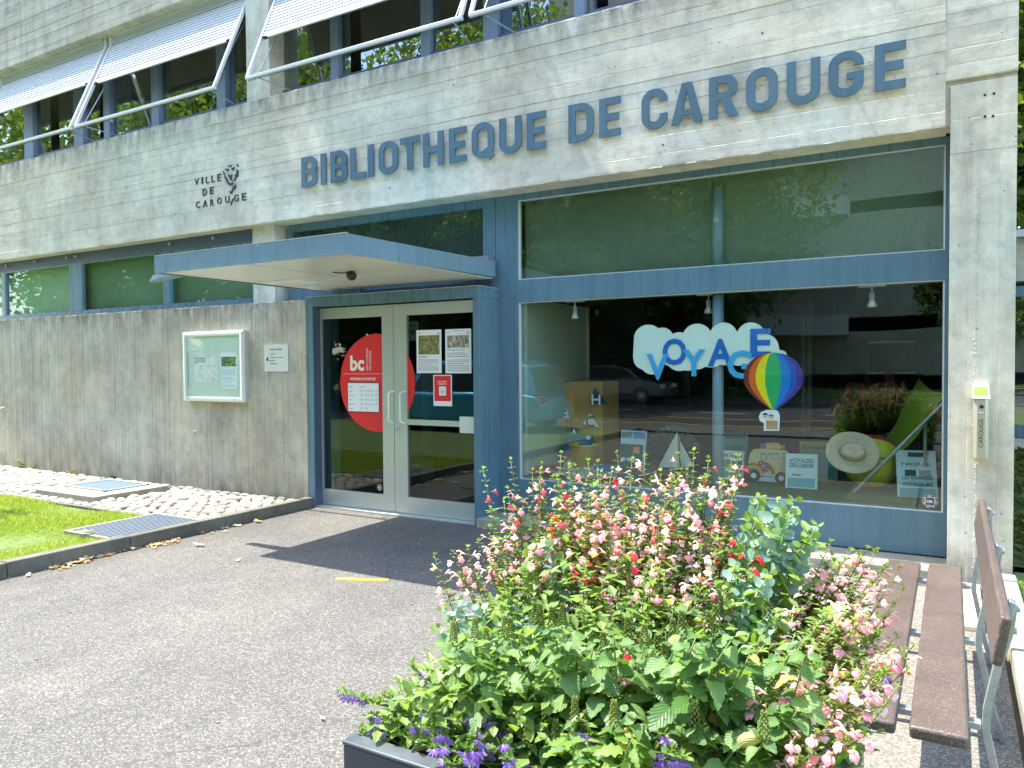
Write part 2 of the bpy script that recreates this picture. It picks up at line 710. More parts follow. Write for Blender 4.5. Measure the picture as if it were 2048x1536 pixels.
M_INT = plain('interior_dark', (.035, .04, .04), .8)
M_GLASS = glass('window_glass', (.90, .95, .93), 1.6, .98)
M_GLASST = glass('transom_glass', (.90, .96, .92), 1.6, 1.5)
M_GLASSS = glass('strip_glass', (.93, .97, .95), 1.5, .8)
M_GLASSD = glass('door_glass', (.70, .78, .76), 1.6, .8)
M_GLASSU = glass('upper_glass', (.75, .80, .78), 1.8, 2.0)
M_YEL = plain('yellow_tape', (.85, .72, .03), .6)

# ------------------------------------------------------------------ ground
YF, YW, YD, YL = 6.15, 6.42, 6.17, 6.06      # planes: beam face, window frames, doors, low wall
KX = -6.02                                    # kerb beside the lawn


def struct(name, mb, mat, **k):
    o = obj(name, mb, mat, **k)
    o['kind'] = 'structure'
    return o


g = MB()
g.box(-150, 150, -150, 150, -1.0, -0.02)
struct('ground', g, plain('bare_soil', (.12, .10, .07), .95, vary=.25, bumpy=.5, bs=12))
g = MB()
g.box(KX, .245, -3.2, 6.5, -.015, 0.0)
struct('asphalt_path', g, M_ASPH)
g = MB()
g.box(-3.90, -.0, 6.02, 6.6, -.01, 0.088)
struct('window_ledge', g, M_SLAB, bevel=.012)
g = MB()
g.box(-1.05, .24, 2.3, 6.01, .0, .006)
M_SAND = asphalt('sandy_concrete', (.13, .12, .10), (.27, .25, .215), .8)
struct('paving', g, M_SAND)
g = MB()
g.box(.06, .165, 5.02, 6.0, .007, .035)
struct('paving_slab', g, plain('yellowish_slab', (.62, .53, .36), .85, vary=.1, vs=9, bumpy=.4), bevel=.004)
g = MB()
g.box(.05, .085, 1.9, 3.3, .007, .02)
g = None
# kerb beside the lawn, in stones
ks = thing('kerb', 'long weathered stone kerb between the lawn and the asphalt path', 'kerb', (KX, 4.5, 0))
y = -3.2
while y < 6.0:
    L_ = rnd.uniform(.95, 1.1)
    y1 = min(y+L_, 6.045)
    if 6.045-y1 < .3:
        y1 = 6.045
    m = MB().box(KX-.105+rnd.uniform(-.003, .003), KX+rnd.uniform(-.003, .003), y+.004, y1-.004, -.05, .112+rnd.uniform(-.004, .003))
    obj('kerb_stone', m, M_KERB, ks, bevel=.009)
    y = y1
ks = thing('kerb', 'light concrete kerb behind the bench beside the grass strip', 'kerb', (.3, 4, 0))
y = 1.0
while y < 6.1:
    y1 = min(y+1.02, 6.1)
    obj('kerb_stone', MB().box(.262, .375, y+.004, y1-.004, -.05, .105+rnd.uniform(-.003, .003)), M_SLAB, ks, bevel=.01)
    y = y1

# lawn
M_TURF = plain('turf', (.10, .15, .035), .9, vary=.35, vs=7, bumpy=.8, bs=60)
M_EDGE = M_KERB
g = MB()
g.box(-40, KX-.108, -3.2, 4.60, -.01, .055)
struct('lawn_soil', g, M_TURF)
g = MB()
g.box(.378, 14, -3.2, 6.4, -.01, .05)
struct('grass_verge_soil', g, M_TURF)
M_GRASS = leafmat('grass_blade', ((.14, .22, .03), (.31, .38, .08)), .5, .5, False)


def grass(name, label, area, n, z, hmin, hmax, seed, keep=None):
    r = random.Random(seed)
    v = []
    f = []
    x0, x1, y0, y1 = area
    i = 0
    while i < n:
        x = r.uniform(x0, x1)
        yy = r.uniform(y0, y1)
        i += 1
        if keep and not keep(x, yy):
            continue
        h = r.uniform(hmin, hmax)*(.75+.5*math.sin(x*3.1+1)*math.sin(yy*2.3))
        a = r.uniform(0, 6.283)
        wd = r.uniform(.0018, .0035)
        dx, dy = math.cos(a)*wd, math.sin(a)*wd
        lx, ly = r.gauss(0, .45)*h, r.gauss(0, .45)*h
        k = len(v)
        v += [(x-dx, yy-dy, z), (x+dx, yy+dy, z), (x+dx*.8+lx*.35, yy+dy*.8+ly*.35, z+h*.6), (x-dx*.8+lx*.35, yy-dy*.8+ly*.35, z+h*.6), (x+lx, yy+ly, z+h)]
        f += [(k, k+1, k+2, k+3), (k+3, k+2, k+4)]
    m = MB()
    m.v = v
    m.f = f
    m.m = [0]*len(f)
    o = obj(name, m, M_GRASS, kind='stuff')
    return tag(o, label, 'grass')


def in_lawn(x, y):
    if -6.85 < x < -6.1 and 3.84 < y < 4.72:
        return False
    return True


grass('grass', 'bright green mown lawn left of the stone kerb', (-9.9, KX-.11, 2.5, 4.60), 62000, .045, .035, .075, 1, in_lawn)
grass('grass', 'strip of grass behind the bench and the light kerb', (.38, 1.3, 2.6, 6.1), 9000, .04, .03, .07, 2)
g = MB()
g.box(-9.9, -6.9, 4.62, 4.66, -.02, .075)
struct('lawn_edging', g, M_EDGE, bevel=.006)

# cobble strip: each stone is a part
bed = struct('cobble_strip', MB().box(-16, KX-.107, 4.66, 6.07, -.02, .045), plain('cobble_mortar', (.20, .18, .145), .95, vary=.3, vs=20, bumpy=.8, bs=90))
g = MB().box(KX-.9, KX-.107, 4.3, 4.66, -.02, .045)
M_COB = [plain('cobble_%d' % i, c, .8, vary=.22, vs=16, bumpy=.5, bs=120) for i, c in enumerate([(.33, .29, .225), (.25, .225, .18), (.40, .36, .29), (.19, .175, .145), (.31, .26, .19)])]


def stone_mesh(i):
    r = random.Random(100+i)
    m = MB()
    seg = 8
    lx, ly, lz = r.uniform(.068, .095), r.uniform(.036, .046), r.uniform(.020, .030)
    dist = [r.uniform(.86, 1.1) for _ in range(seg)]
    for (q, zz) in ((1.0, -.3), (.96, .35), (.6, .85)):
        for k in range(seg):
            a = 2*math.pi*k/seg
            sx = math.copysign(abs(math.cos(a))**.8, math.cos(a))
            sy = math.copysign(abs(math.sin(a))**.8, math.sin(a))
            m.v.append((lx*q*sx*dist[k], ly*q*sy*dist[(k+3) % seg], lz*zz))
    m.v.append((0, 0, lz))
    for t in range(2):
        for k in range(seg):
            k2 = (k+1) % seg
            m.face((t*seg+k, t*seg+k2, (t+1)*seg+k2, (t+1)*seg+k))
    for k in range(seg):
        m.face((2*seg+k, 2*seg+(k+1) % seg, 3*seg))
    return mesh_of(m, 'cobble', M_COB[i % 5], True)


SM = [stone_mesh(i) for i in range(10)]
cob_stuff = MB()
stones = []
row = 0
yy = 4.70
while yy < 6.04:
    x = KX-.18-(row % 2)*.07
    while x > -14.5:
        px, py = x+rnd.uniform(-.012, .012), yy+rnd.uniform(-.008, .008)
        wdt = rnd.uniform(.135, .185)
        if not (-9.36 < px < -8.13 and 4.85 < py < 5.85) and not (-6.9 < px < -6.1 and py < 4.76):
            stones.append((px, py))
        x -= wdt
    yy += .084
    row += 1
# rows tucked in front, between grate and hatch
for py in (4.62, 4.54, 4.46, 4.38, 4.30):
    x = -6.95
    while x > -7.0-(py-4.25)*2.2:
        break
stones.sort(key=lambda s: -(s[0]))
for i, (px, py) in enumerate(stones):
    me = SM[rnd.randrange(10)]
    s = 1
    M = Matrix.Translation((px, py, .058+rnd.uniform(-.006, .008))) @ Matrix.Rotation(rnd.uniform(-.22, .22), 4, 'Z') @ Matrix.Rotation(rnd.uniform(-.12, .12), 4, 'X') @ Matrix.Diagonal((rnd.uniform(.9, 1.12), rnd.uniform(.92, 1.05), rnd.uniform(.8, 1.15), 1))
    if i < 300:
        link_mesh('cobble', me, bed, M=M)
    else:
        cob_stuff.add([tuple(v.co) for v in me.vertices], [tuple(p.vertices) for p in me.polygons], M)
o = obj('far_cobbles', cob_stuff, M_COB[0], bed, smooth=True, kind='stuff')

# concrete hatch with a steel cover, and the steel grate
h = thing('manhole_hatch', 'concrete slab hatch with grey steel cover set in the cobbles against the wall', 'hatch', (-8.75, 5.35, .06))
obj('slab', MB().box(-9.33, -8.15, 4.88, 5.80, .02, .118), M_SLAB, h, bevel=.008)
obj('cover', MB().box(-9.15, -8.42, 5.18, 5.66, .12, .128), plain('cover_steel', (.10, .14, .18), .7, 0, .2, vary=.12, vs=8), h, bevel=.003)
obj('cover_frame', MB().box(-9.19, -9.155, 5.14, 5.70, .119, .134).box(-8.415, -8.38, 5.14, 5.70, .119, .134).box(-9.19, -8.38, 5.665, 5.70, .1195, .1335).box(-9.19, -8.38, 5.14, 5.175, .1195, .1335), M_GALV, h)
h = thing('floor_grate', 'dark steel bar grate set between lawn and kerb', 'grate', (-6.5, 4.3, .06))
m = MB().box(-6.86, -6.82, 3.82, 4.74, .0, .092).box(-6.16, -6.135, 3.82, 4.74, .0, .092).box(-6.82, -6.16, 3.82, 3.86, .0, .0915).box(-6.82, -6.16, 4.70, 4.74, .0, .0915)
obj('grate_frame', m, M_SLAB, h, bevel=.004)
obj('pit', MB().box(-6.82, -6.16, 3.86, 4.70, .046, .049), M_BLACK, h)
M_DKST = plain('dark_steel', (.085, .11, .13), .45, .5, vary=.15, vs=20)
n = 13
for i in range(n):
    x = -6.805+i*(.635/(n-1))
    obj('bar', MB().box(x-.012, x+.012, 3.862, 4.698, .055, .094), plain('grate_steel', (.13, .165, .195), .6, 0, vary=.1, vs=20), h)
obj('cross_bar', MB().box(-6.82, -6.16, 4.07, 4.076, .06, .082).box(-6.82, -6.16, 4.28, 4.286, .06, .082).box(-6.82, -6.16, 4.49, 4.496, .06, .082), M_DKST, h)

# yellow mark taped on the asphalt
p0, p1 = gz(672, 1158), gz(776, 1161)
m = MB()
dv = (p1-p0)
nn = Vector((-dv.y, dv.x, 0)).normalized()*.022
for t in range(1):
    m.hexa([p0-nn, p1-nn, p1+nn, p0+nn, p0-nn+Vector((0, 0, .004)), p1-nn+Vector((0, 0, .004)), p1+nn+Vector((0, 0, .004)), p0+nn+Vector((0, 0, .004))])
tag(obj('tape_mark', m, M_YEL), 'short yellow tape stripe stuck on the asphalt by the canopy shadow', 'tape')


# ------------------------------------------------------------------ the library building
B = thing('library_building', 'board marked concrete library with blue grey window frames and tilted sun shutters', 'building', (-6, YF, 0))


def boards(mb, x0, x1, z0, z1, y, horiz, size, lmin, lmax, dmax, seed, gap=.0016):
    """shuttering marks: rows of cast board faces with slightly wandering, broken joints"""
    r = random.Random(seed)
    a0, a1 = (z0, z1) if horiz else (x0, x1)
    b0, b1 = (x0, x1) if horiz else (z0, z1)
    n = max(1, round((a1-a0)/size))
    st = (a1-a0)/n
    cuts = [a0]+[a0+st*(i+r.uniform(-.30, .30)) for i in range(1, n)]+[a1]
    for i in range(n):
        p, q = cuts[i], cuts[i+1]
        b = b0
        dr = r.uniform(.001, dmax)
        rg = r.choice((.0, .25, .5, 1.0, 1.5))*gap
        while b < b1-1e-6:
            e = min(b1, b+r.uniform(lmin, lmax))
            if b1-e < .3:
                e = b1
            d = max(.0012, dr+r.uniform(-.35, .35)*dmax)
            m_ = max(1, int((e-b)/.11))
            c = .0035
            ge = gap*r.choice((.1, .1, .3, .8))
            ts = [b+ge+(e-b-2*ge)*k/m_ for k in range(m_+1)]
            k0 = len(mb.v)
            for t in ts:
                g1 = max(0.0, r.gauss(rg*.7, gap*.5))
                g2 = max(0.0, r.gauss(rg*.5, gap*.4))
                lo, hi = p+g1, q-g2
                dd = max(.0008, d+r.gauss(0, .0004))
                for (av, dv_) in ((lo, 0), (lo+c*r.uniform(.5, 1.3), dd), (hi-c*r.uniform(.5, 1.3), dd), (hi, 0)):
                    mb.v.append((t, y-dv_, av) if horiz else (av, y-dv_, t))
            for k in range(m_):
                for j in range(3):
                    u = k0+4*k+j
                    mb.face((u, u+4, u+5, u+1) if horiz else (u, u+1, u+5, u+4))
            for u in (k0, k0+4*m_):
                mb.face((u, u+1, u+2, u+3))
            b = e


def rough_edge(mb, x0, x1, y, z, seed, amp=.006, up=True):
    """a worn, broken arris of the concrete"""
    r = random.Random(seed)
    x = x0
    while x < x1:
        wd = r.uniform(.03, .12)
        a = r.uniform(.2, 1)*amp
        mb.hexa([(x, y-a*.7, z-(.012 if up else a)), (min(x1, x+wd), y-a*.7, z-(.012 if up else a)), (min(x1, x+wd), y+.03, z-(.012 if up else a)), (x, y+.03, z-(.012 if up else a)),
                 (x, y-a*.2, z+(a if up else .012)), (min(x1, x+wd), y-a*.2, z+(a if up else .012)), (min(x1, x+wd), y+.03, z+(a if up else .012)), (x, y+.03, z+(a if up else .012))])
        x += wd


FB, FT = 3.185, 4.592
m = MB()
m.box(-15, -.06, YF, 6.60, FB, FT-.02)
m.box(-.06, .362, YF, 6.60, 3.492, FT-.02)
m.box(-15, .362, YF-.001, 6.62, FT-.02, FT)
boards(m, -15, -.06, FB, FT-.02, YF, True, .122, 3.0, 7.5, .0055, 3, .0034)
boards(m, -.058, .36, 3.494, FT-.02, YF, True, .122, 2, 4, .0042, 4)
rough_edge(m, -15, -.06, YF, FB, 5, .007, False)
rough_edge(m, -15, .36, YF, FT, 6, .006, True)
obj('concrete_beam', m, M_FASC, B)
m = MB()
m.box(-15, -.05, 6.38, 6.605, FB+.001, FB+.06)
obj('beam_core', MB().box(-15, .36, 6.605, 6.9, 3.186, 4.4), M_SOFF, B)
# corner pillar
m = MB()
m.box(-.03, .36, YF+.002, 6.9, 0, 3.458)
boards(m, -.03, .36, 0, 2.98, YF+.002, False, .13, 3, 4, .0025, 8)
boards(m, -.03, .36, 2.984, 3.458, YF+.002, True, .24, 3, 4, .004, 9)
obj('corner_pillar', m, M_PILL, B)
r = random.Random(5)
m = MB()
for i in range(420):                 # ragged vertical seam of torn concrete running down the pillar
    z = .1+i*.0063+r.uniform(-.004, .004)
    x = .135+.006*math.sin(z*3)+r.gauss(0, .006)
    a = r.uniform(.0015, .0055)
    m.box(x-a*r.uniform(.6, 1.6), x+a, YF-.0022-r.random()*.0028, YF+.004, z-a*r.uniform(.5, 1.4), z+a)
obj('concrete_seam', m, M_PILL, B, bevel=.0012, seg=1, kind='stuff')
obj('joint_filler', MB().box(-.06, -.031, YF+.028, YF+.2, FB, 3.458).box(-.06, .358, YF+.030, YF+.2, 3.4585, 3.4915), M_PILL, B)
for (u, v) in ((1970, 190), (1988, 187), (1970, 233), (1986, 232)):
    q = at(u, v, YF-.006)
    obj('tie_hole', MB().disc((q.x, YF-.0062, q.z), (1, 0, 0), (0, 0, 1), .009, .009, 12), M_BLACK, B)
for (x, z) in ((-9.4, 3.9), (-11.2, 3.9), (-7.6, 4.2), (-4.2, 4.25), (-1.3, 4.1), (-2.1, 3.36), (-5.0, 3.36), (-8.4, 3.45), (-10.3, 3.5)):
    obj('tie_hole', MB().disc((x, YF-.0075, z), (1, 0, 0), (0, 0, 1), .009, .009, 12), M_DKST, B)
# low wall
m = MB()
m.box(-15, -6.115, YL, 6.36, 0, 2.262)
boards(m, -15, -6.115, .0, 2.262, YL, False, .098, 2.3, 3, .004, 11, .0024)
rough_edge(m, -15, -6.12, YL, 2.262, 12, .006, True)
obj('low_wall', m, M_WALL, B)
# concrete column between the strip windows and the entrance
m = MB().box(at(507, 600, 6.28).x, at(550, 600, 6.28).x, 6.28, 6.7, 2.0, FB)
boards(m, at(507, 600, 6.28).x, at(550, 600, 6.28).x, 2.0, FB, 6.28, False, .12, 2, 3, .003, 13)
obj('concrete_column', m, M_PILL, B)
# upper band
m = MB()
m.box(-15, .362, YF, 6.9, 6.02, 8.2)
boards(m, -15, .362, 6.022, 8.2, YF, True, .122, 3, 7, .0055, 14, .003)
obj('upper_concrete_band', m, M_FASC2, B)
# body: slabs and inner walls that close the rooms
obj('floor_slab', MB().box(-15, .1, 6.9, 13, 3.2, 4.55), M_INT, B)
obj('roof_slab', MB().box(-15, .36, 6.9, 13.3, 6.35, 8.2), M_SOFF, B)
obj('side_wall', MB().box(.12, .36, 6.9, 13.3, 0, 6.35), M_WALL, B)
obj('side_wall', MB().box(-15.3, -15.0, 6.06, 13.3, 0, 8.2), M_WALL, B)
obj('back_wall', MB().box(-15, .12, 13, 13.3, 0, 6.35), M_INT, B)
obj('room_ceiling', MB().box(-15, .1, 6.9, 13, 6.1, 6.13), plain('ceiling_beige', (.50, .42, .30), .8), B)
obj('room_floor', MB().box(-15, .12, 6.45, 13, .0, .03), plain('room_floor', (.10, .09, .08), .5), B)

# ---- blue frames of the big shop window
xl, xr = -3.655, -.058
zb0, zb1, zm0, zm1, zt0 = .098, .424, 2.143, 2.361, 3.127
m = MB()
m.box(xl, -.032, YW, YW+.07, zb0, zb1)                       # base panel
obj('base_panel', m, M_BLUE, B, bevel=.003)
obj('mullion', MB().box(xl, -.032, YW-.002, YW+.07, zm0, zm1), M_BLUE, B, bevel=.003)
obj('corner_post', MB().box(-3.905, xl-.001, YW, YW+.09, .06, FB), M_BLUE, B, bevel=.003)
obj('window_post', MB().box(-4.05, -3.909, YW-.003, YW+.09, 2.2, FB), M_BLUE, B, bevel=.003)
obj('top_rail', MB().box(xl, -.032, YW, YW+.07, zt0, FB), M_BLUE, B, bevel=.003)
obj('side_rail', MB().box(xr, -.032, YW-.001, YW+.07, zb1, zm0).box(xr, -.032, YW-.001, YW+.07, zm1, zt0), M_BLUE, B)
gb = MB()
for (a0, a1, c0, c1) in ((xl, xr, zb1, zm0), (xl, xr, zm1, zt0)):
    for bx in ((a0+.001, a0+.013, c0, c1), (a1-.012, a1, c0, c1), (a0+.013, a1-.012, c0, c0+.008), (a0+.013, a1-.012, c1-.008, c1)):
        gb.box(bx[0], bx[1], YW+.012, YW+.05, bx[2], bx[3])
obj('glazing_bead', gb, M_ALUL, B)
sw = obj('display_pane', MB().box(xl+.012, xr-.012, YW+.028, YW+.036, zb1+.006, zm0-.006), M_GLASS, B)
obj('transom_pane', MB().box(xl+.012, xr-.012, YW+.028, YW+.036, zm1+.006, zt0-.006), M_GLASST, B)
obj('transom_blind', MB().box(xl, xr+.1, YW+.16, YW+.165, zm1-.18, zt0+.05), plain('green_grey_blind', (.15, .19, .13), .8, vary=.08, vs=.8), B)
obj('shelf_ceiling', MB().box(xl, .1, YW+.08, YW+.75, 2.19, 2.20), plain('green_grey_shelf', (.22, .28, .2), .8), B)
# ---- transom window over the entrance
tx0, tx1 = at(583, 470, YW).x, -4.052
obj('transom_frame', MB().box(tx0-.05, tx0, YW, YW+.06, 2.2, FB).box(tx0, tx1, YW, YW+.06, 3.10, FB).box(tx0, tx1, YW, YW+.06, 2.2, 2.52), M_BLUE, B)
obj('transom_pane', MB().box(tx0, tx1, YW+.03, YW+.038, 2.52, 3.10), M_GLASS, B)
wm = MB()
for i in range(100):
    x = tx0+(tx1-tx0)*i/100
    wm.box(x-.002, x+.002, YW+.045, YW+.049, 2.52, 3.10)
for i in range(26):
    z = 2.53+i*.0225
    wm.box(tx0, tx1, YW+.050, YW+.054, z-.002, z+.002)
obj('wire_mesh', wm, plain('wire_grey', (.12, .15, .14), .6), B, kind='stuff')
obj('transom_backing', MB().box(tx0-.4, tx1+.1, YW+.3, YW+.31, 2.2, 3.19), plain('green_dark_board', (.055, .085, .06), .8), B)
# ---- strip windows above the low wall
M_GRN = plain('green_curtain', (.14, .21, .11), .85, vary=.35, vs=.55)
ys = 6.34
us = [(-60, 5), (11, 141), (164, 328), (341, 505)]
px = [at(u, 600, ys).x for u in (5, 11, 141, 164, 328, 341, 506)]
zt = 3.04
obj('strip_top_rail', MB().box(-15, px[6], ys, ys+.06, zt, FB), M_BLUE2, B)
obj('strip_bottom_rail', MB().box(-15, px[6], ys, ys+.06, 2.20, 2.345), M_BLUE, B)
for a, b in ((px[0], px[1]), (px[2], px[3]), (px[4], px[5])):
    obj('strip_post', MB().box(a, b, ys-.002, ys+.06, 2.345, zt), M_BLUE, B, bevel=.003)
for a, b in ((-15, px[0]), (px[1], px[2]), (px[3], px[4]), (px[5], px[6])):
    wd = obj('strip_window', MB().box(a, a+.02, ys+.004, ys+.05, 2.345, zt).box(b-.02, b, ys+.004, ys+.05, 2.345, zt).box(a+.02, b-.02, ys+.004, ys+.05, zt-.02, zt).box(a+.02, b-.02, ys+.004, ys+.05, 2.345, 2.362), M_BLUE, B)
    obj('pane', MB().box(a+.02, b-.02, ys+.025, ys+.032, 2.362, zt-.02), M_GLASSS, wd)
for x in (at(12, 530, ys-.02).x, at(70, 522, ys-.02).x, at(133, 513, ys-.02).x, at(151, 508, ys-.02).x, at(339, 489, ys-.02).x, at(426, 477, ys-.02).x):
    obj('bolt', MB().lathe([(0, -.012), (.014, -.012), (.016, 0), (.016, .02)], (x, ys-.025, zt+.085), 8), M_GALV, B)
obj('curtain', MB().box(-15, -10.9, ys+.10, ys+.105, 2.3, 3.1), plain('curtain_pale', (.30, .42, .25), .85, vary=.12, vs=.7), B)
obj('curtain', MB().box(-10.9, -7.1, ys+.14, ys+.145, 2.2, 3.19), M_GRN, B)
obj('niche_wall', MB().box(-15, tx0-.4, 6.9, 6.95, 0, 3.2), M_INT, B)
obj('blue_panel', MB().box(at(581, 590, 6.36).x, -5.6, 6.36, 6.42, 2.15, 2.60), M_BLUE, B)

# ---- upper storey: posts, panes, panels
yu = 6.36
for (a, b, dk) in ((45, 63, 0), (0, 9, 1), (145, 164, 0), (205, 217, 0), (218, 251, 1), (301, 316, 0), (317, 324, 1), (432, 450, 0), (451, 460, 1), (568, 589, 1), (661, 677, 0), (678, 687, 1), (842, 860, 0), (861, 873, 1), (967, 995, 0), (996, 1041, 1), (1148, 1170, 0), (1171, 1185, 1)):
    xa, xb = at(a, 150, yu).x, at(b, 150, yu).x
    obj('window_post', MB().box(xa, xb-.003, yu+(.07 if dk else 0), yu+.12, 4.55, 6.05), M_BLUE2 if dk else plain('grey_blue_post', (.16, .21, .28), .4), B, bevel=.003)
obj('upper_window_rail', MB().box(-15, .2, yu+.03, yu+.12, 4.5, 4.74), M_BLUE2, B)
for i, (a, b) in enumerate(((-14.9, -13.3), (-13.25, -11.62), (-11.4, -10.4), (-10.0, -9.25), (-9.0, -7.75), (-7.6, -7.0), (-6.9, -5.75), (-5.6, -4.7), (-4.6, -3.9), (-3.7, -2.85), (-2.7, -1.5), (-1.4, -.3), (-.25, .2))):
    obj('upper_pane', MB().box(a-.2, b+.2, yu+.06+.002*(i % 2), yu+.066+.002*(i % 2), 4.6, 6.05) if False else MB().box(a, b, yu+.06, yu+.066, 4.6, 6.05), M_GLASSU, B)
obj('door_knob', MB().lathe([(.0, -.02), (.018, -.02), (.02, 0), (.01, .03)], (at(225, 255, yu).x, yu-.01, 4.92), 10), M_GALV, B)
for a, b in ((494, 540), ):
    x0, x1 = at(a, 200, 6.2).x, at(b, 200, 6.2).x
    m = MB().box(x0, x1, 6.2, 6.55, 4.5, 6.03)
    boards(m, x0, x1, 4.5, 6.03, 6.2, False, .12, 2, 3, .003, 21)
    obj('upper_pillar', m, M_PILL, B)
    obj('upper_pillar', MB().box(-1.0, -.62, 6.2, 6.55, 4.5, 6.03), M_PILL, B)

# ---- projecting sun shutters
for bi, (xa, xb) in enumerate(((-12.72, -10.02), (-9.90, -7.20), (-6.66, -3.87), (-3.76, -1.05))):
    sh = obj('sun_shutter', MB().box(xa+.06, xb-.06, 6.27, 6.36, 6.0, 6.019), M_ALUL, B)
    kz, ky = 5.90, 6.30          # knuckle
    ez, ey = 4.69, 5.79          # outer rail
    dz_, dy_ = (kz-ez)*.98, (ky-ey)*.98
    cover = .44 if bi != 0 else .43
    if bi == 2:
        cover = .57
    if bi == 3:
        cover = .05            # this shutter is rolled up, only its frame stands out
    bz_ = cover-.02
    obj('slat_backing', MB().hexa([(xa+.03, ky-dy_*bz_, kz-dz_*bz_), (xb-.03, ky-dy_*bz_, kz-dz_*bz_), (xb-.03, ky-dy_*bz_+.008, kz-dz_*bz_), (xa+.03, ky-dy_*bz_+.008, kz-dz_*bz_), (xa+.03, ky+.012, kz), (xb-.03, ky+.012, kz), (xb-.03, ky+.020, kz), (xa+.03, ky+.020, kz)]).box(xa+.03, xb-.03, ky+.012, ky+.02, kz+.001, 6.016), plain('slat_underside', (.70, .62, .46), .7), sh)
    for x in (xa, xb):
        arms = MB()
        s = 1 if x == xa else -1
        arms.hexa([(x-.016, ey-.02, ez), (x+.016, ey-.02, ez), (x+.016, ey+.02, ez+.01), (x-.016, ey+.02, ez+.01), (x-.016, ky-.02, kz), (x+.016, ky-.02, kz), (x+.016, ky+.02, kz), (x-.016, ky+.02, kz)])
        arms.box(x-.02, x+.02, ky-.02, ky+.03, kz+.001, 6.018)
        obj('frame_arm', arms, M_WHITE, sh, bevel=.003)
    obj('outer_rail', MB().box(xa-.016, xb+.016, ey-.022, ey+.018, ez-.034, ez-.001), M_WHITE, sh, bevel=.004)
    brush = MB()
    for i in range(110):
        x = xa+(xb-xa)*(i+.5)/110
        brush.box(x-.004, x+.004, ey+.0, ey+.006, ez-.036-(.010 if i % 2 else .016), ez-.035)
    obj('guide_teeth', brush, M_DKST, sh, kind='stuff')
    L_ = math.hypot(kz-ez, ky-ey)
    dz, dy = (kz-ez)/L_, (ky-ey)/L_
    n = int(round(cover*L_/.046))
    sm = MB()
    hw = .0212
    # one slat along local slope, curved outwards
    prof = [(-hw, .0), (-hw*.55, .0075), (0, .010), (hw*.55, .0075), (hw, 0), (hw, -.003), (-hw, -.003)]
    pl = [(-o_*dz*1 + (-t*dy), -t*dz*1 + o_*dy*1) for t, o_ in prof]
    sm.prism([(p[0], p[1]) for p in pl], 'x', xa+.022, xb-.022)
    sme = mesh_of(sm, 'slat', M_SLAT)
    for i in range(n):
        t = .012+.046*(i+.5)
        c = Vector((0, ky-dy*t, kz-dz*t))
        o = link_mesh('slat', sme, sh, (0, 0, 0))
        o.location = (-ORG[sh][0], c.y-ORG[sh][1], c.z-ORG[sh][2])
    for i in range(3):
        o = link_mesh('slat', sme, sh, (0, 0, 0))
        o.location = (-ORG[sh][0], ky+.004-ORG[sh][1], kz+.02+i*.034-ORG[sh][2])
    t = .012+.046*n+.02
    c = (ky-dy*t, kz-dz*t)
    obj('bottom_rail', MB().prism([(c[0]-.016, c[1]-.018), (c[0]+.008, c[1]-.022), (c[0]+.022, c[1]+.016), (c[0]-.002, c[1]+.022)], 'x', xa+.02, xb-.02), M_ALUL, sh)
    for x in (xa+.02, xb-.09):
        obj('end_stop', MB().box(x, x+.07, c[0]-.028, c[0]+.02, c[1]-.024, c[1]-.006), M_BLACK, sh)
    for x in (xa+.10, xb-.10):
        obj('stay_arm', MB().tube([(x, ey+.01, ez-.01), (x+.12*(1 if x < (xa+xb)/2 else -1), yu+.02, 4.63)], .008, 6).tube([(x+.01, ey+.03, ez-.01), (x+.02, yu+.01, 5.75)], .006, 6), M_GALV, sh)

# ---- canopy over the doors
cx0, cx1, cy0, cy1 = -6.06, -3.835, 4.21, 6.30
cf = obj('canopy', MB().box(cx0+.012, cx1-.012, cy0+.012, cy1, 2.379, 2.475), M_BLUE, B)
M_BLUEC = paint('canopy_blue_sheet', (.185, .290, .345), .30, .15)
hx = at(516, 500, cy0).x
obj('canopy_fascia', MB().box(cx0, hx-.001, cy0, cy0+.012, 2.362, 2.512).box(hx+.001, cx1, cy0, cy0+.012, 2.362, 2.512).box(cx0, cx0+.012, cy0+.012, cy1, 2.362, 2.512), M_BLUEC, cf)
obj('canopy_fascia', MB().hexa([(cx1-.012, cy0+.012, 2.362), (cx1, cy0+.012, 2.362), (cx1, cy1, 2.392), (cx1-.012, cy1, 2.392), (cx1-.012, cy0+.012, 2.512), (cx1, cy0+.012, 2.512), (cx1, cy1, 2.54), (cx1-.012, cy1, 2.54)]), M_BLUEC, cf)
obj('canopy_edge', MB().box(cx0-.002, cx1+.002, cy0-.003, cy0+.02, 2.513, 2.518).box(cx0-.002, cx0+.014, cy0+.021, cy1, 2.513, 2.518), M_ALUL, cf)
M_CPAN = plain('canopy_soffit_panel', (.90, .88, .78), .30, 0, .5, .05, 1.0, coat=.3)
xm = (cx0+cx1)/2
obj('soffit_joint', MB().box(cx0+.013, cx1-.013, cy0+.013, cy1-.01, 2.3775, 2.3785), M_BLACK, cf)
ym = cy0+1.02
for (a, b, c, d) in ((cx0+.02, xm-.010, cy0+.02, ym-.010), (xm+.010, cx1-.02, cy0+.02, ym-.010), (cx0+.02, xm-.010, ym+.010, cy1-.02), (xm+.010, cx1-.02, ym+.010, cy1-.02)):
    obj('soffit_panel', MB().box(a, b, c, d, 2.372, 2.377), M_CPAN, cf)
obj('rivet', MB().lathe([(0, 0), (.006, .001), (.007, .004)], (0, 0, 0), 8).tube([(hx, cy0-.002, 2.50), (hx, cy0+.002, 2.50)], .007, 8), M_ALUL, cf)
sp = MB()
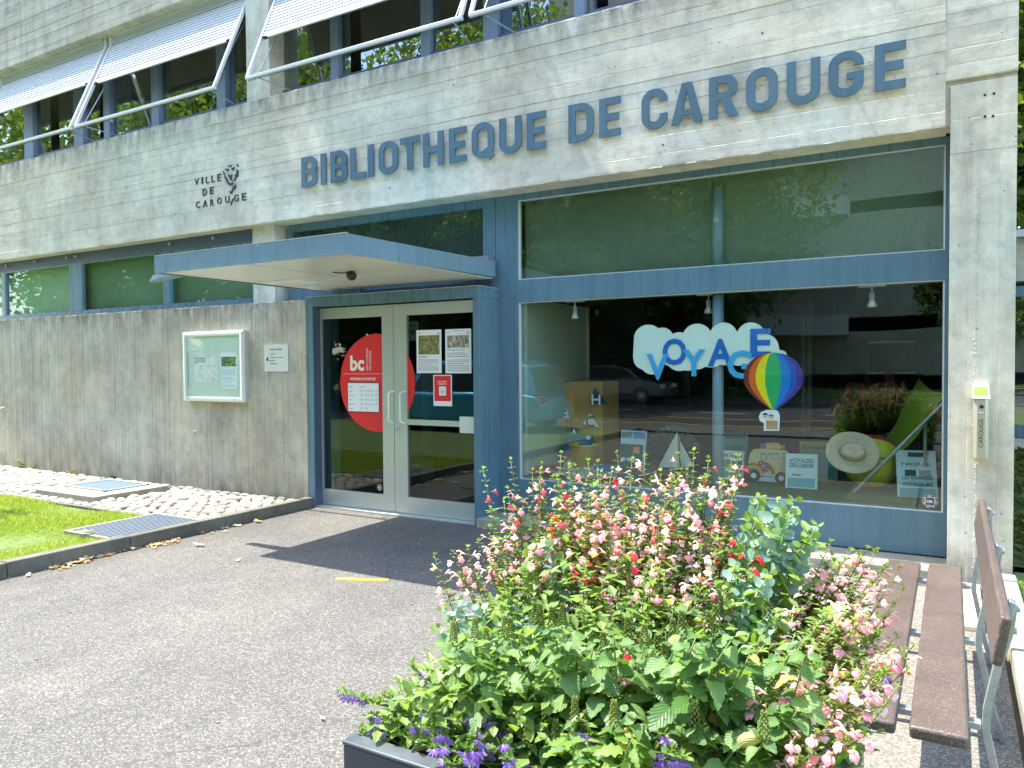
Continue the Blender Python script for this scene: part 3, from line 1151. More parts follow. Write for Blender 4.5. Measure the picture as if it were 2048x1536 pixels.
sp.hexa([(cx0-.42, 4.44, 2.335), (cx0-.005, 4.42, 2.372), (cx0-.005, 4.54, 2.372), (cx0-.42, 4.52, 2.335), (cx0-.36, 4.44, 2.39), (cx0-.005, 4.42, 2.43), (cx0-.005, 4.54, 2.43), (cx0-.36, 4.52, 2.39)])
obj('water_spout', sp, M_BLUEC, cf, bevel=.002)
obj('roof_flashing', MB().hexa([(-4.35, 6.18, 2.545), (cx1-.03, 6.20, 2.545), (cx1-.05, 6.40, 2.545), (-4.35, 6.40, 2.545), (-4.35, 6.30, 2.61), (cx1-.09, 6.33, 2.61), (cx1-.09, 6.40, 2.61), (-4.35, 6.40, 2.61)]), plain('lead', (.20, .21, .22), .5, .3), cf)
cs = thing('security_camera', 'small black dome sensor hanging under the entrance canopy', 'sensor', (at(703, 552, 5.1).x, 5.1, 2.36))
q = at(703, 553, 5.1)
zc_ = 2.375
obj('bracket', MB().box(q.x-.02, q.x+.02, 5.08, 5.12, zc_-.02, zc_), M_BLACK, cs)
obj('housing', MB().lathe([(0, -.085), (.03, -.075), (.045, -.05), (.048, -.02), (.03, -.018)], (q.x, 5.1, zc_), 14), M_BLACK, cs, smooth=True)
obj('cable', MB().tube([(q.x, 5.08, zc_-.01), (q.x-.08, 5.05, zc_-.018), (q.x-.16, 5.03, zc_-.004)], .005, 6), M_BLACK, cs)

# ---- entrance frame and doors
fx0, fx1 = -6.112, -3.872
fi0, fi1 = -6.018, -3.945
FZ = 2.287
fr = obj('door_frame', MB().box(fx0, fi0, YL, YW+.05, 0, FZ-.105).box(fi1, fx1, YL, YW+.05, 0, FZ-.105).box(fx0, fx1, YL, YW+.05, FZ-.105, FZ), M_BLUE, B, bevel=.003)
obj('frame_cap', MB().box(fx0-.003, fx1+.003, YL-.003, YW, FZ+.001, FZ+.005), M_ALUL, fr)
obj('entrance_lining', MB().box(fi0-.02, fi1+.02, YW-.05, YW+.05, FZ+.006, 2.36), M_BLUE2, B)
obj('frame_reveal', MB().box(fi0+.0005, fi0+.004, YL+.012, YD+.08, 0, FZ-.106), M_BLUE2, fr)
zd0, zd1 = .022, 2.168
xd = [-6.012, -4.995, -4.99, -3.95]
ydf, ydb = YD, YD+.045
xmid = at(788, 800, YD).x


def leaf(x0, x1, ix0, ix1, iz0, iz1):
    m = MB()
    m.prism([(x0, zd0), (x1, zd0), (ix1, iz0), (ix0, iz0)], 'y', ydf, ydb)
    m.prism([(x0, zd1), (ix0, iz1), (ix1, iz1), (x1, zd1)], 'y', ydf, ydb)
    m.prism([(x0, zd0), (ix0, iz0), (ix0, iz1), (x0, zd1)], 'y', ydf, ydb)
    m.prism([(x1, zd0), (x1, zd1), (ix1, iz1), (ix1, iz0)], 'y', ydf, ydb)
    return m


gx = [at(u, 800, YD).x for u in (640, 765, 814, 949)]
izb, izt = at(766, 989, YD).z, at(762, 633, YD).z
dl = obj('door', leaf(-6.012, xmid-.003, -6.005, gx[1], izb, izt), M_ALU, B, label='left glass door leaf with the larger half of the red disc')
drr = obj('door', leaf(xmid+.003, -3.95, gx[2], -3.957, izb, izt), M_ALU, B, label='right glass door leaf with two taped notices')
obj('door_pane', MB().box(-6.005, gx[1]-.001, ydf+.018, ydf+.024, izb, izt), M_GLASSD, dl)
obj('door_pane', MB().box(gx[2]+.001, -3.957, ydf+.018, ydf+.024, izb, izt), M_GLASSD, drr)
hz0, hz1 = at(776, 845, YD).z, at(776, 782, YD).z
for par, ub in ((dl, 780), (drr, 803)):
    x = at(ub, 810, YD-.03).x
    pts = []
    for i in range(9):
        a = math.pi/2*i/8
        pts.append((x-.028*0+(-.04)*(math.sin(a))+.04, ydf-.002-.055*math.sin(a), hz1-.0-.035*(1-math.cos(a))))
    low = [(p[0], p[1], hz0+hz1-p[2]) for p in reversed(pts)]
    obj('handle', MB().tube(pts+low, .0105, 10), M_ALUL, par, smooth=True)
x = at(794, 859, YD).x
obj('lock_plate', MB().box(x-.015, x+.035, ydf-.004, ydf-.0005, at(794, 872, YD).z, at(794, 845, YD).z), M_ALU, drr)
obj('lock_cylinder', MB().tube([(x, ydf-.004, at(794, 859, YD).z), (x, ydf-.016, at(794, 859, YD).z)], .017, 14), M_GALV, drr, smooth=False)
zb_ = at(880, 845, YD+.05).z
obj('push_bar', MB().box(gx[2]+.004, at(932, 845, YD+.05).x, ydf-.03, ydf-.004, zb_-.028, zb_+.028), M_ALU, drr)
obj('push_bar_box', MB().box(at(930, 845, YD+.05).x, -3.955, ydf-.045, ydf-.003, zb_-.085, zb_+.075), M_ALUL, drr)
obj('threshold', MB().box(-6.01, -3.955, YL+.012, YD+.06, 0.001, .018), M_ALU, B, bevel=.002)
obj('door_stop', MB().tube([(at(619, 1015, 6.0).x, 6.0, 0.0), (at(619, 1015, 6.0).x, 6.0, .04)], .016, 12), M_GALV, B)
# vestibule behind the doors
obj('vestibule_post', MB().box(-5.72, -5.62, 7.6, 7.7, 0, 2.9), plain('inner_green_post', (.09, .13, .10), .6), B)
obj('vestibule_post', MB().box(-4.62, -4.50, 7.9, 8.0, 0, 2.9), plain('inner_brown_post', (.10, .06, .03), .6), B)
obj('vestibule_wall', MB().box(-7.2, -3.7, 10.0, 10.1, 0, 3.19), M_INT, B)
obj('vestibule_ceiling', MB().box(-7.2, -3.66, 6.5, 10.0, 2.62, 2.65), M_INT, B)
obj('vestibule_floor', MB().box(-6.0, -3.96, YD+.062, 6.5, 0.004, .02), plain('mat_black', (.03, .03, .03), .9), B)

# red disc on the doors, one half on each leaf
cxu, czu, rx, rz = None, None, None, None
cL, cR = at(680, 766, YD+.016).x, at(830, 766, YD+.016).x
cx_, rr = (cL+cR)/2, (cR-cL)/2
zt_, zb2 = at(745, 668, YD+.016).z, at(752, 863, YD+.016).z
czc, rzz = (zt_+zb2)/2, (zt_-zb2)/2


def disc_part(xa, xb, y):
    pts_t, pts_b = [], []
    n = 28
    for i in range(n+1):
        x = xa+(xb-xa)*i/n
        h_ = rzz*math.sqrt(max(0, 1-((x-cx_)/rr)**2))
        pts_t.append((x, y, czc+h_))
        pts_b.append((x, y, czc-h_))
    m = MB()
    for i in range(n):
        m.quad(pts_b[i], pts_b[i+1], pts_t[i+1], pts_t[i])
    return m


yst = YD+.0165
obj('red_disc', disc_part(cx_-rr, gx[1]-.001, yst), M_RED, dl)
obj('red_disc', disc_part(gx[2]+.001, cx_+rr, yst), M_RED, drr)
M_CREAM = plain('cream_print', (.85, .80, .70), .6)
m = MB()


def zd_(x, y, Y=YD+.0155):            # inside the zoomed crop of the doors
    return at(670+x/6.827, 640+y/6.827, Y)


def put(mb, s, x0, y0, x1, y1, conv, dy=0.0, **k):
    a, b = conv(x0, y1), conv(x1, y0)
    a2, b2 = conv(x0, y0), conv(x1, y1)
    add_text(mb, s, (a.x+a2.x)/2, (b.x+b2.x)/2, (a.z+b2.z)/2, (b.z+a2.z)/2, a.y+dy, **k)


put(m, 'bc', 207, 485, 398, 695, zd_, bold=.035)
put(m, 'BIBLIOTHÈQUE', 420, 385, 452, 685, zd_, vertical=True)
put(m, 'DE CAROUGE', 462, 418, 494, 685, zd_, vertical=True)
put(m, 'HORAIRES D\'OUVERTURE', 210, 785, 552, 822, zd_, bold=.02)
a, b = zd_(108, 735), zd_(640, 735)
m.quad((a.x, a.y, a.z-.0015), (b.x, b.y, b.z-.0015), (b.x, b.y, b.z+.0015), (a.x, a.y, a.z+.0015))
obj('print', m, M_CREAM, dl)


def card(name, corners, mat, Y, th=.002):
    (x0, z0), (x1, z1) = corners
    return MB().box(x0, x1, Y-th, Y, z0, z1)


def crect(conv, x0, y0, x1, y1):
    a, b, c, d = conv(x0, y0), conv(x1, y0), conv(x1, y1), conv(x0, y1)
    return ((a.x+d.x)/2, (c.z+d.z)/2), ((b.x+c.x)/2, (a.z+b.z)/2)


def rect_mb(mb, conv, x0, y0, x1, y1, dy):
    (a, z0), (b, z1) = crect(conv, x0, y0, x1, y1)
    y = conv(x0, y0).y+dy
    mb.quad((a, y, z0), (b, y, z0), (b, y, z1), (a, y, z1))


# opening hours sheet
hs = thing('opening_hours_sheet', 'white opening hours sheet with black edge taped on the red disc', 'notice', tuple(zd_(390, 1050)))
obj('dark_edge', card('e', crect(zd_, 176, 852, 608, 1262), M_BLACK, YD+.0145, .001), M_BLACK, hs)
obj('sheet', card('s', crect(zd_, 182, 862, 600, 1250), M_PAPER, YD+.013, .001), M_PAPER, hs)
m = MB()
for i, (d_, t_) in enumerate((('lundi', 'fermé'), ('mardi', '10h – 12h et 15h – 17h'), ('mercredi', '10h – 12h et 14h – 18h'), ('jeudi', '10h – 12h et 15h – 19h'), ('vendredi', '10h – 12h et 15h – 17h'), ('samedi', '10h – 12h'))):
    y_ = 893+i*60
    put(m, d_, 195, y_, 195+9.5*len(d_), y_+28, zd_, dy=-.0045)
    put(m, t_, 352, y_, 352+(60 if i == 0 else 105 if i == 5 else 232), y_+28, zd_, dy=-.0045)
obj('print', m, plain('hours_ink', (.25, .26, .33), .7), hs)


def notice(name, label, x0, y0, x1, y1, pic, picmats, title, pics, tseed, header):
    t = thing(name, label, 'notice', tuple(zd_((x0+x1)/2, (y0+y1)/2)))
    obj('sheet', card('s', crect(zd_, x0, y0, x1, y1), M_PAPER, YD+.0145, .001), M_PAPER, t)
    p = MB()
    rect_mb(p, zd_, *pic, -.003)
    obj('photo', p, picmats, t)
    m = MB()
    put(m, 'bc', x1-55, y0+30, x1-22, y0+62, zd_, dy=-.003)
    put(m, 'VC', x0+25, y0+35, x0+58, y0+58, zd_, dy=-.003)
    put(m, title, x0+28, pic[3]+20, x0+28+len(title)*10.5, pic[3]+42, zd_, dy=-.003, bold=.02)
    (a, z0), (b, z1) = crect(zd_, x0+28, pic[3]+60, x1-28, y1-25)
    lines(m, a, b, z1, z0, 11, YD+.0125, tseed, .28)
    if header:
        put(m, 'Bibliothèque de Carouge', x0+100, y0+14, x1-90, y0+28, zd_, dy=-.003)
    obj('print', m, M_INK, t)
    return t


def picmat(name, stops, sc, dist=1.0):
    mm, N, L, Bb = nt(name)
    tc = N.new('ShaderNodeTexCoord')
    n = noise(N, L, mapping(N, L, tc.outputs['Generated'], sc), 1.0, 6, .7, dist)
    k = ramp(N, L, n.outputs[0], stops)
    L.new(k.outputs[0], Bb.inputs['Base Color'])
    Bb.inputs['Roughness'].default_value = .6
    return mm


PM1 = picmat('photo_trees', [(.3, (.02, .05, .01)), (.45, (.10, .14, .04)), (.6, (.35, .30, .10)), (.7, (.7, .7, .5))], (5, 5, 7))
PM2 = picmat('photo_bars', [(.35, (.02, .02, .02)), (.5, (.30, .28, .2)), (.62, (.75, .73, .6))], (14, 1, 2))
notice('notice', 'left white notice with a photo of trees on the right door leaf', 1115, 135, 1455, 725, (1142, 210, 1428, 470), PM1, 'Réouverture', None, 3, False)
t = notice('notice', 'right white notice with a photo and green balloon shape on the right door leaf', 1508, 122, 1862, 728, (1535, 210, 1828, 378), PM2, 'Bibliothèque de Carouge', None, 4, True)
p = MB()
c = zd_(1793, 255)
p.disc((c.x, c.y-.004, c.z), (1, 0, 0), (0, 0, 1), .009, .0105, 16)
rect_mb(p, zd_, 1783, 290, 1802, 330, -.004)
obj('green_mark', p, plain('green_print', (.02, .28, .08), .6), t)
t = thing('mask_notice', 'small red notice with two masked faces on the right door leaf', 'notice', tuple(zd_(1470, 960)))
obj('sheet', card('s', crect(zd_, 1345, 750, 1598, 1175), M_PAPER, YD+.0145, .001), M_PAPER, t)
p = MB()
rect_mb(p, zd_, 1358, 762, 1584, 1108, -.003)
obj('red_field', p, M_RED, t)
p = MB()
rect_mb(p, zd_, 1425, 908, 1520, 1030, -.0045)
put(p, 'Ici, masque', 1408, 828, 1532, 850, zd_, dy=-.0045, bold=.03)
put(p, 'obligatoire.', 1408, 862, 1532, 884, zd_, dy=-.0045, bold=.03)
obj('white_print', p, M_PAPER, t)
p = MB()
for cx in (1455, 1490):
    c = zd_(cx, 945)
    for i in range(10):
        a0, a1 = 2*math.pi*i/10, 2*math.pi*(i+1)/10
        p.quad((c.x+.0042*math.cos(a0), c.y-.006, c.z+.006*math.sin(a0)), (c.x+.0058*math.cos(a0), c.y-.006, c.z+.0075*math.sin(a0)), (c.x+.0058*math.cos(a1), c.y-.006, c.z+.0075*math.sin(a1)), (c.x+.0042*math.cos(a1), c.y-.006, c.z+.006*math.sin(a1)))
    rect_mb(p, zd_, cx-14, 975, cx-10, 1012, -.006)
    rect_mb(p, zd_, cx+10, 975, cx+14, 1012, -.006)
    rect_mb(p, zd_, cx-14, 968, cx+14, 974, -.006)
obj('masked_faces', p, plain('teal_ink', (.03, .16, .15), .6), t)
# AED sign behind the glass
t = thing('defibrillator_sign', 'grey defibrillator sign with a heart behind the right door glass', 'sign', tuple(zd_(1060, 150, YD+.06)))
zd6 = lambda x, y: zd_(x, y, YD+.06)
obj('plate', card('s', crect(zd6, 985, 20, 1138, 282), M_PAPER, YD+.062, .002), plain('dim_grey', (.16, .20, .20), .5), t)
p = MB()
put(p, 'AED', 1010, 50, 1112, 100, zd6, dy=-.003, bold=.03)
c = zd_(1062, 165, YD+.057)
hp = []
for i in range(24):
    a = 2*math.pi*i/24
    hx_ = 16*math.sin(a)**3
    hy_ = 13*math.cos(a)-5*math.cos(2*a)-2*math.cos(3*a)-math.cos(4*a)
    hp.append((c.x+hx_*.0019, c.y, c.z+hy_*.0026))
p.poly(hp)
obj('heart', p, M_BLACK, t)
p = MB().poly([(c.x+.006, c.y-.002, c.z+.03), (c.x-.008, c.y-.002, c.z), (c.x+.001, c.y-.002, c.z+.002), (c.x-.006, c.y-.002, c.z-.03), (c.x+.011, c.y-.002, c.z+.008), (c.x+.001, c.y-.002, c.z+.008)])
obj('flash', p, plain('flash_red', (.6, .1, .1), .5), t)


def round_sticker(label, u, v, Y, r_):
    t = thing('sticker', label, 'sticker', tuple(at(u, v, Y)))
    c = at(u, v, Y)
    X_, Z_ = (1, 0, 0), (0, 0, 1)
    obj('disc', MB().disc(c, X_, Z_, r_, r_, 28), plain('sticker_pink_white', (.72, .66, .66), .5), t)
    m = MB()
    for (ra, rb) in ((.80, .95), (.62, .68)):
        for i in range(28):
            a0, a1 = 2*math.pi*i/28, 2*math.pi*(i+1)/28
            f = lambda rad, a: (c.x+r_*rad*math.cos(a), c.y-.0012, c.z+r_*rad*math.sin(a))
            if ra > .7 and i % 4 == 3:
                continue
            m.quad(f(ra, a0), f(rb, a0), f(rb, a1), f(ra, a1))
    m.quad((c.x-r_*.5, c.y-.0012, c.z-r_*.5), (c.x+r_*.5, c.y-.0012, c.z-r_*.5), (c.x+r_*.5, c.y-.0012, c.z+r_*.5), (c.x-r_*.5, c.y-.0012, c.z+r_*.5))
    obj('dark_print', m, M_BLACK, t)
    m = MB()
    add_text(m, 'SIR', c.x-r_*.42, c.x+r_*.42, c.z-r_*.25, c.z+r_*.25, c.y-.0024, bold=.03)
    obj('white_print', m, M_PAPER, t)


round_sticker('small round alarm sticker low on the left door glass', 759, 975, YD+.015, .034)
round_sticker('round black and white alarm sticker in the lower right corner of the display window', 1860, 1003, YW+.026, .050)

# ------------------------------------------------------------------ raised letters of the library name
ARC = 7


def rr_outline(x0, x1, z0, z1, rx_, rz_, corners=(1, 1, 1, 1)):
    """rounded rectangle outline; corners: bl, br, tr, tl"""
    pts = []
    for (cx, cz, a0, on, sx, sz) in ((x0, z0, 180, corners[0], 1, 1), (x1, z0, 270, corners[1], -1, 1), (x1, z1, 0, corners[2], -1, -1), (x0, z1, 90, corners[3], 1, -1)):
        if not on:
            pts.append((cx, cz))
            continue
        ox, oz = cx+sx*rx_, cz+sz*rz_
        for i in range(ARC+1):
            a = R(a0+90*i/ARC)
            pts.append((ox+rx_*math.cos(a), oz+rz_*math.sin(a)))
    return pts


T = .20      # stroke weight


def glyph(ch, a):
    """polygons (outer, holes...) in a box of width a and height 1"""
    t = T
    th = T*.92
    r_, rz_ = .36, .30
    ri, rzi = .36-t, .30-th
    if ch == 'I':
        return [[[(0, 0), (a, 0), (a, 1), (0, 1)]]]
    if ch == 'L':
        return [[[(0, 0), (a, 0), (a, th), (t, th), (t, 1), (0, 1)]]]
    if ch == 'E':
        return [[[(0, 0), (a, 0), (a, th), (t, th), (t, .5-th/2), (a*.92, .5-th/2), (a*.92, .5+th/2), (t, .5+th/2), (t, 1-th), (a, 1-th), (a, 1), (0, 1)]]]
    if ch == 'T':
        return [[[(a/2-t/2, 0), (a/2+t/2, 0), (a/2+t/2, 1-th), (a, 1-th), (a, 1), (0, 1), (0, 1-th), (a/2-t/2, 1-th)]]]
    if ch == 'H':
        return [[[(0, 0), (t, 0), (t, .5-th/2), (a-t, .5-th/2), (a-t, 0), (a, 0), (a, 1), (a-t, 1), (a-t, .5+th/2), (t, .5+th/2), (t, 1), (0, 1)]]]
    if ch == 'O' or ch == 'Q':
        k = min(r_, a/2-.001)
        ki = max(.02, k-t)
        res = [[rr_outline(0, a, 0, 1, k, rz_), rr_outline(t, a-t, th, 1-th, ki, rzi)]]
        if ch == 'Q':
            res.append([[(a*.52, .20), (a*.80, -.08), (a*1.02, .04), (a*.74, .30)]])
        return res
    if ch == 'U':
        k = min(r_, a/2-.001)
        o = rr_outline(0, a, 0, 1, k, rz_, (1, 1, 0, 0))
        i = rr_outline(t, a-t, th, 1, max(.02, k-t), rzi, (1, 1, 0, 0))
        # outer: bl arc, br arc, tr, tl ; inner reversed
        return [[o[:-2]+[(a, 1), (a-t, 1)]+list(reversed(i[:-2]))+[(t, 1), (0, 1)]]]
    if ch == 'D':
        return [[rr_outline(0, a, 0, 1, r_*1.05, rz_, (0, 1, 1, 0)), rr_outline(t, a-t, th, 1-th, r_*1.05-t, rzi, (0, 1, 1, 0))]]
    if ch == 'B':
        k, kz = .30, .23
        lo = rr_outline(0, a, 0, .54, k, kz, (0, 1, 1, 0))
        out = [(0, 0)]+[p for p in lo[1:ARC+2]]+[(a, .54-kz*.9), (a-.02, .50), (a-.07, .52), (a-.03, .56), (a-.01, .62)]
        up = rr_outline(0, a-.015, .5, 1, k, kz, (0, 1, 1, 0))
        out += up[ARC+2:2*ARC+3]+[(0, 1)]
        return [[out, rr_outline(t, a-t, th, .5-th*.38, k-t+.03, kz-th+.03, (0, 1, 1, 0)), rr_outline(t, a-t-.015, .5+th*.50, 1-th, k-t+.03, kz-th+.03, (0, 1, 1, 0))]]
    if ch == 'R':
        k, kz = .30, .25
        up = rr_outline(0, a-.01, .42, 1, k, kz, (0, 1, 1, 0))
        out = [(0, 0), (t, 0), (t, .42), (a*.42, .42), (a-t-.02, 0), (a+.03, 0), (a*.72, .455), (a-.04, .54), (a-.01, .66)]
        out += up[ARC+2:2*ARC+3]+[(0, 1)]
        return [[out, rr_outline(t, a-t-.01, .42+th*.9, 1-th, k-t+.03, kz-th+.03, (0, 1, 1, 0))]]
    if ch == 'C' or ch == 'G':
        k = min(r_, a/2-.001)
        o = rr_outline(0, a, 0, 1, k, rz_)
        i = rr_outline(t, a-t, th, 1-th, max(.02, k-t), rzi)
        n = ARC+1
        # outer ccw from upper terminal round the left side to lower terminal
        top_o = [(a, .66)]+o[2*n:3*n]+o[3*n:4*n]+o[0:n]+o[n:2*n]
        top_i = i[2*n:3*n]+i[3*n:4*n]+i[0:n]+i[n:2*n]
        if ch == 'C':
            return [[top_o+[(a, .36), (a-t, .36)]+list(reversed(top_i))+[(a-t, .66)]]]
        return [[top_o+[(a, .52), (a*.52, .52), (a*.52, .52-th*.85), (a-t, .52-th*.85)]+list(reversed(top_i))+[(a-t, .66)]]]
    if ch == 'A':
        c = a/2
        return [[[(0, 0), (t*1.02, 0), (t*1.02+.055, .20), (a-t*1.02-.055, .20), (a-t*1.02, 0), (a, 0), (c+t*.62, 1), (c-t*.62, 1)], [(t*1.02+.095, .355), (a-t*1.02-.095, .355), (c, .80)]]]
    return []


def glyph_mesh(ch, x0, x1, z0, z1, y, depth, sink=0.0):
    H = z1-z0
    a = (x1-x0)/H
    mb = MB()
    for gi, polys in enumerate(glyph(ch, a)):
        cu = bpy.data.curves.new('g', 'CURVE')
        cu.dimensions = '2D'
        cu.fill_mode = 'BOTH'
        cu.extrude = depth/2-gi*.0005
        for pl in polys:
            sp_ = cu.splines.new('POLY')
            sp_.points.add(len(pl)-1)
            for i, (px_, pz_) in enumerate(pl):
                sp_.points[i].co = (x0+px_*H, z0+pz_*H, 0, 1)
            sp_.use_cyclic_u = True
        ob = bpy.data.objects.new('g', cu)
        me = bpy.data.meshes.new_from_object(ob)
        mb.add([(v.co.x, y-depth/2-v.co.z, v.co.y) for v in me.vertices], [tuple(p.vertices) for p in me.polygons])
        bpy.data.objects.remove(ob)
        bpy.data.curves.remove(cu)
        bpy.data.meshes.remove(me)
    return mb


sg = thing('name_lettering', 'raised blue grey capital letters naming the library on the concrete beam', 'lettering', (-3.3, YF, 3.66))
LS = 'BIBLIOTHEQUEDECAROUGE'
LU = [(602.5, 633), (641, 651.2), (660.6, 693), (700, 730.5), (735, 746.5), (756.5, 794.8), (800, 838), (846, 886), (897.5, 932), (943, 987), (998, 1041.8), (1053, 1091), (1136.5, 1186.5), (1198, 1240.5), (1283, 1334.5), (1342, 1405.5), (1418, 1475), (1492, 1555), (1573, 1640), (1657, 1727.5), (1749, 1812)]
YLT = YF-.045
for ch, (u0, u1) in zip(LS, LU):
    f = (u0-602)/(1812-602)
    vt, vb = 321+(80-321)*f, 380+(172-380)*f
    xa, xb = at(u0, (vt+vb)/2, YLT).x, at(u1, (vt+vb)/2, YLT).x
    z0, z1 = 3.492, 3.822
    mb = glyph_mesh(ch, xa, xb, z0, z1, YLT+.018, .018)
    o = obj('letter', mb, M_LETT, sg)
pins = MB()
for ch, (u0, u1) in zip(LS, LU):
    xa = at(u0, 300, YLT).x+.03
    for z in (3.53, 3.78):
        pins.tube([(xa, YLT+.018, z), (xa, YF+.002, z)], .005, 6)
obj('spacer_pin', pins, M_GALV, sg)

sg = thing('town_sign', 'small dark steel lettering and lion emblem of the town on the beam', 'lettering', tuple(at(440, 370, YF)))


def ze(x, y):
    return at(370+x/12.8, 310+y/12.8, YF-.014)


m_ = []
for s, rects in (('VILLE', ((238, 595, 345, 765), (418, 565, 452, 740), (525, 545, 612, 715), (668, 515, 755, 690), (820, 480, 915, 662))),
                 ('DE', ((443, 860, 548, 1032), (628, 820, 722, 998))),
                 ('CAROUGE', ((270, 1188, 372, 1358), (450, 1155, 560, 1332), (640, 1130, 728, 1302), (818, 1082, 930, 1255), (1022, 1050, 1128, 1222), (1248, 1012, 1365, 1188), (1450, 972, 1555, 1160)))):
    for ch, (x0, y0, x1, y1) in zip(s, rects):
        mb = MB()
        a, b = ze((x0+x1)/2, y1), ze((x0+x1)/2, y0)
        xa, xb = ze(x0, (y0+y1)/2).x, ze(x1, (y0+y1)/2).x
        if ch == 'A':
            t_ = (xb-xa)*.2
            mb.prism([(xa, a.z), (xa+t_, a.z), ((xa+xb)/2, b.z-.02), (xb-t_, a.z), (xb, a.z), ((xa+xb)/2+t_*.6, b.z), ((xa+xb)/2-t_*.6, b.z)], 'y', YF-.014, YF-.004)
        else:
            add_text(mb, ch, xa, xb, a.z, b.z, YF-.004, thick=.010)
        obj('letter', mb, M_EMBL, sg)
frag = [[(1105, 245), (1125, 275), (1150, 290), (1170, 275), (1172, 245), (1180, 285), (1160, 305), (1135, 305), (1110, 290)],
        [(1300, 222), (1345, 245), (1368, 290), (1345, 275), (1335, 295), (1325, 285), (1325, 255)],
        [(1022, 350), (1105, 352), (1108, 412), (1070, 405), (1035, 385)], [(1180, 345), (1262, 300), (1255, 360), (1215, 392), (1195, 380)],
        [(968, 408), (995, 450), (1020, 530), (1060, 580), (1085, 640), (1110, 700), (1150, 720), (1225, 700), (1200, 765), (1110, 762), (1080, 735), (1060, 680), (1030, 640), (1005, 570), (1000, 520), (970, 450)],
        [(1098, 480), (1125, 520), (1170, 520), (1200, 480), (1195, 580), (1180, 640), (1140, 640), (1135, 580), (1100, 540)],
        [(1310, 352), (1355, 400), (1362, 470), (1355, 550), (1320, 560), (1290, 620), (1275, 660), (1190, 660), (1190, 640), (1250, 640), (1270, 560), (1262, 510), (1300, 480), (1310, 420)],
        [(1290, 740), (1302, 830), (1265, 880), (1215, 900), (1195, 985), (1165, 992), (1108, 925), (1150, 930), (1175, 945), (1185, 890), (1215, 850), (1210, 800), (1250, 790)],
        [(1225, 1100), (1222, 1160), (1190, 1220), (1185, 1280), (1168, 1278), (1170, 1230), (1155, 1190), (1185, 1190), (1205, 1130)], [(630, 1070), (660, 1070), (655, 1080), (635, 1082)]]
for fgt in frag:
    pts = [ze(x, y) for x, y in fgt]
    obj('emblem_piece', MB().prism([(p.x, p.z) for p in reversed(pts)], 'y', YF-.014, YF-.004), M_EMBL, sg)
# drip marks under the lettering are left to the concrete material

# ------------------------------------------------------------------ notice box and service plate on the wall
def zn(x, y, Y):
    return at(340+x/6.827, 630+y/6.827, Y)


yb_ = YL-.085
nb = thing('notice_case', 'aluminium framed glass notice case with two sheets on the low wall', 'notice case', tuple(zn(600, 700, YL)))
cL_, cR_ = zn(170, 700, yb_).x, zn(1000, 700, yb_).x
cZ1, cZ0 = (zn(170, 230, yb_).z+zn(1000, 205, yb_).z)/2, (zn(180, 1165, yb_).z+zn(1000, 1198, yb_).z)/2
iL, iR, iZ1, iZ0 = cL_+.062, cR_-.062, cZ1-.058, cZ0+.058
obj('case', MB().box(cL_+.012, cR_-.003, yb_+.03, YL, cZ0+.006, cZ1-.006), plain('case_side', (.5, .5, .45), .5, .3), nb)
def bevel_frame(x0, x1, z0, z1, ix0, ix1, iz0, iz1, yf, yb):
    m = MB()
    q = [((x0, z0), (x1, z0), (ix1, iz0), (ix0, iz0)), ((x1, z0), (x1, z1), (ix1, iz1), (ix1, iz0)), ((x1, z1), (x0, z1), (ix0, iz1), (ix1, iz1)), ((x0, z1), (x0, z0), (ix0, iz0), (ix0, iz1))]
    for (a, b, c, d) in q:
        ma = ((a[0]*.45+d[0]*.55), (a[1]*.45+d[1]*.55))
        mb2 = ((b[0]*.45+c[0]*.55), (b[1]*.45+c[1]*.55))
        m.quad((a[0], yf+.012, a[1]), (b[0], yf+.012, b[1]), (mb2[0], yf, mb2[1]), (ma[0], yf, ma[1]))
        m.quad((ma[0], yf, ma[1]), (mb2[0], yf, mb2[1]), (c[0], yf+.006, c[1]), (d[0], yf+.006, d[1]))
        m.quad((d[0], yf+.006, d[1]), (c[0], yf+.006, c[1]), (c[0], yb, c[1]), (d[0], yb, d[1]))
        m.quad((b[0], yf+.012, b[1]), (a[0], yf+.012, a[1]), (a[0], yb, a[1]), (b[0], yb, b[1]))
    return m


obj('frame', bevel_frame(cL_, cR_, cZ0, cZ1, iL, iR, iZ0, iZ1, yb_, yb_+.03), M_ALUL, nb)
obj('back_board', MB().box(iL, iR, yb_+.024, yb_+.029, iZ0, iZ1), plain('pin_board', (.62, .68, .58), .7, vary=.03), nb)
obj('pane', MB().box(iL, iR, yb_+.010, yb_+.013, iZ0, iZ1), glass('case_glass', (.95, .98, .96), 1.3, .8), nb)
obj('stay_rod', MB().tube([(iL+.02, yb_+.018, iZ1-.18), (iL+.02, yb_+.018, iZ0+.10)], .004, 6), M_GALV, nb)
for x in (cL_+.11, cR_-.15):
    obj('lock', MB().tube([(x, yb_, cZ0+.03), (x, yb_-.006, cZ0+.03)], .009, 10), M_GALV, nb)


def zn2(x, y):
    return zn(x, y, yb_+.0225)


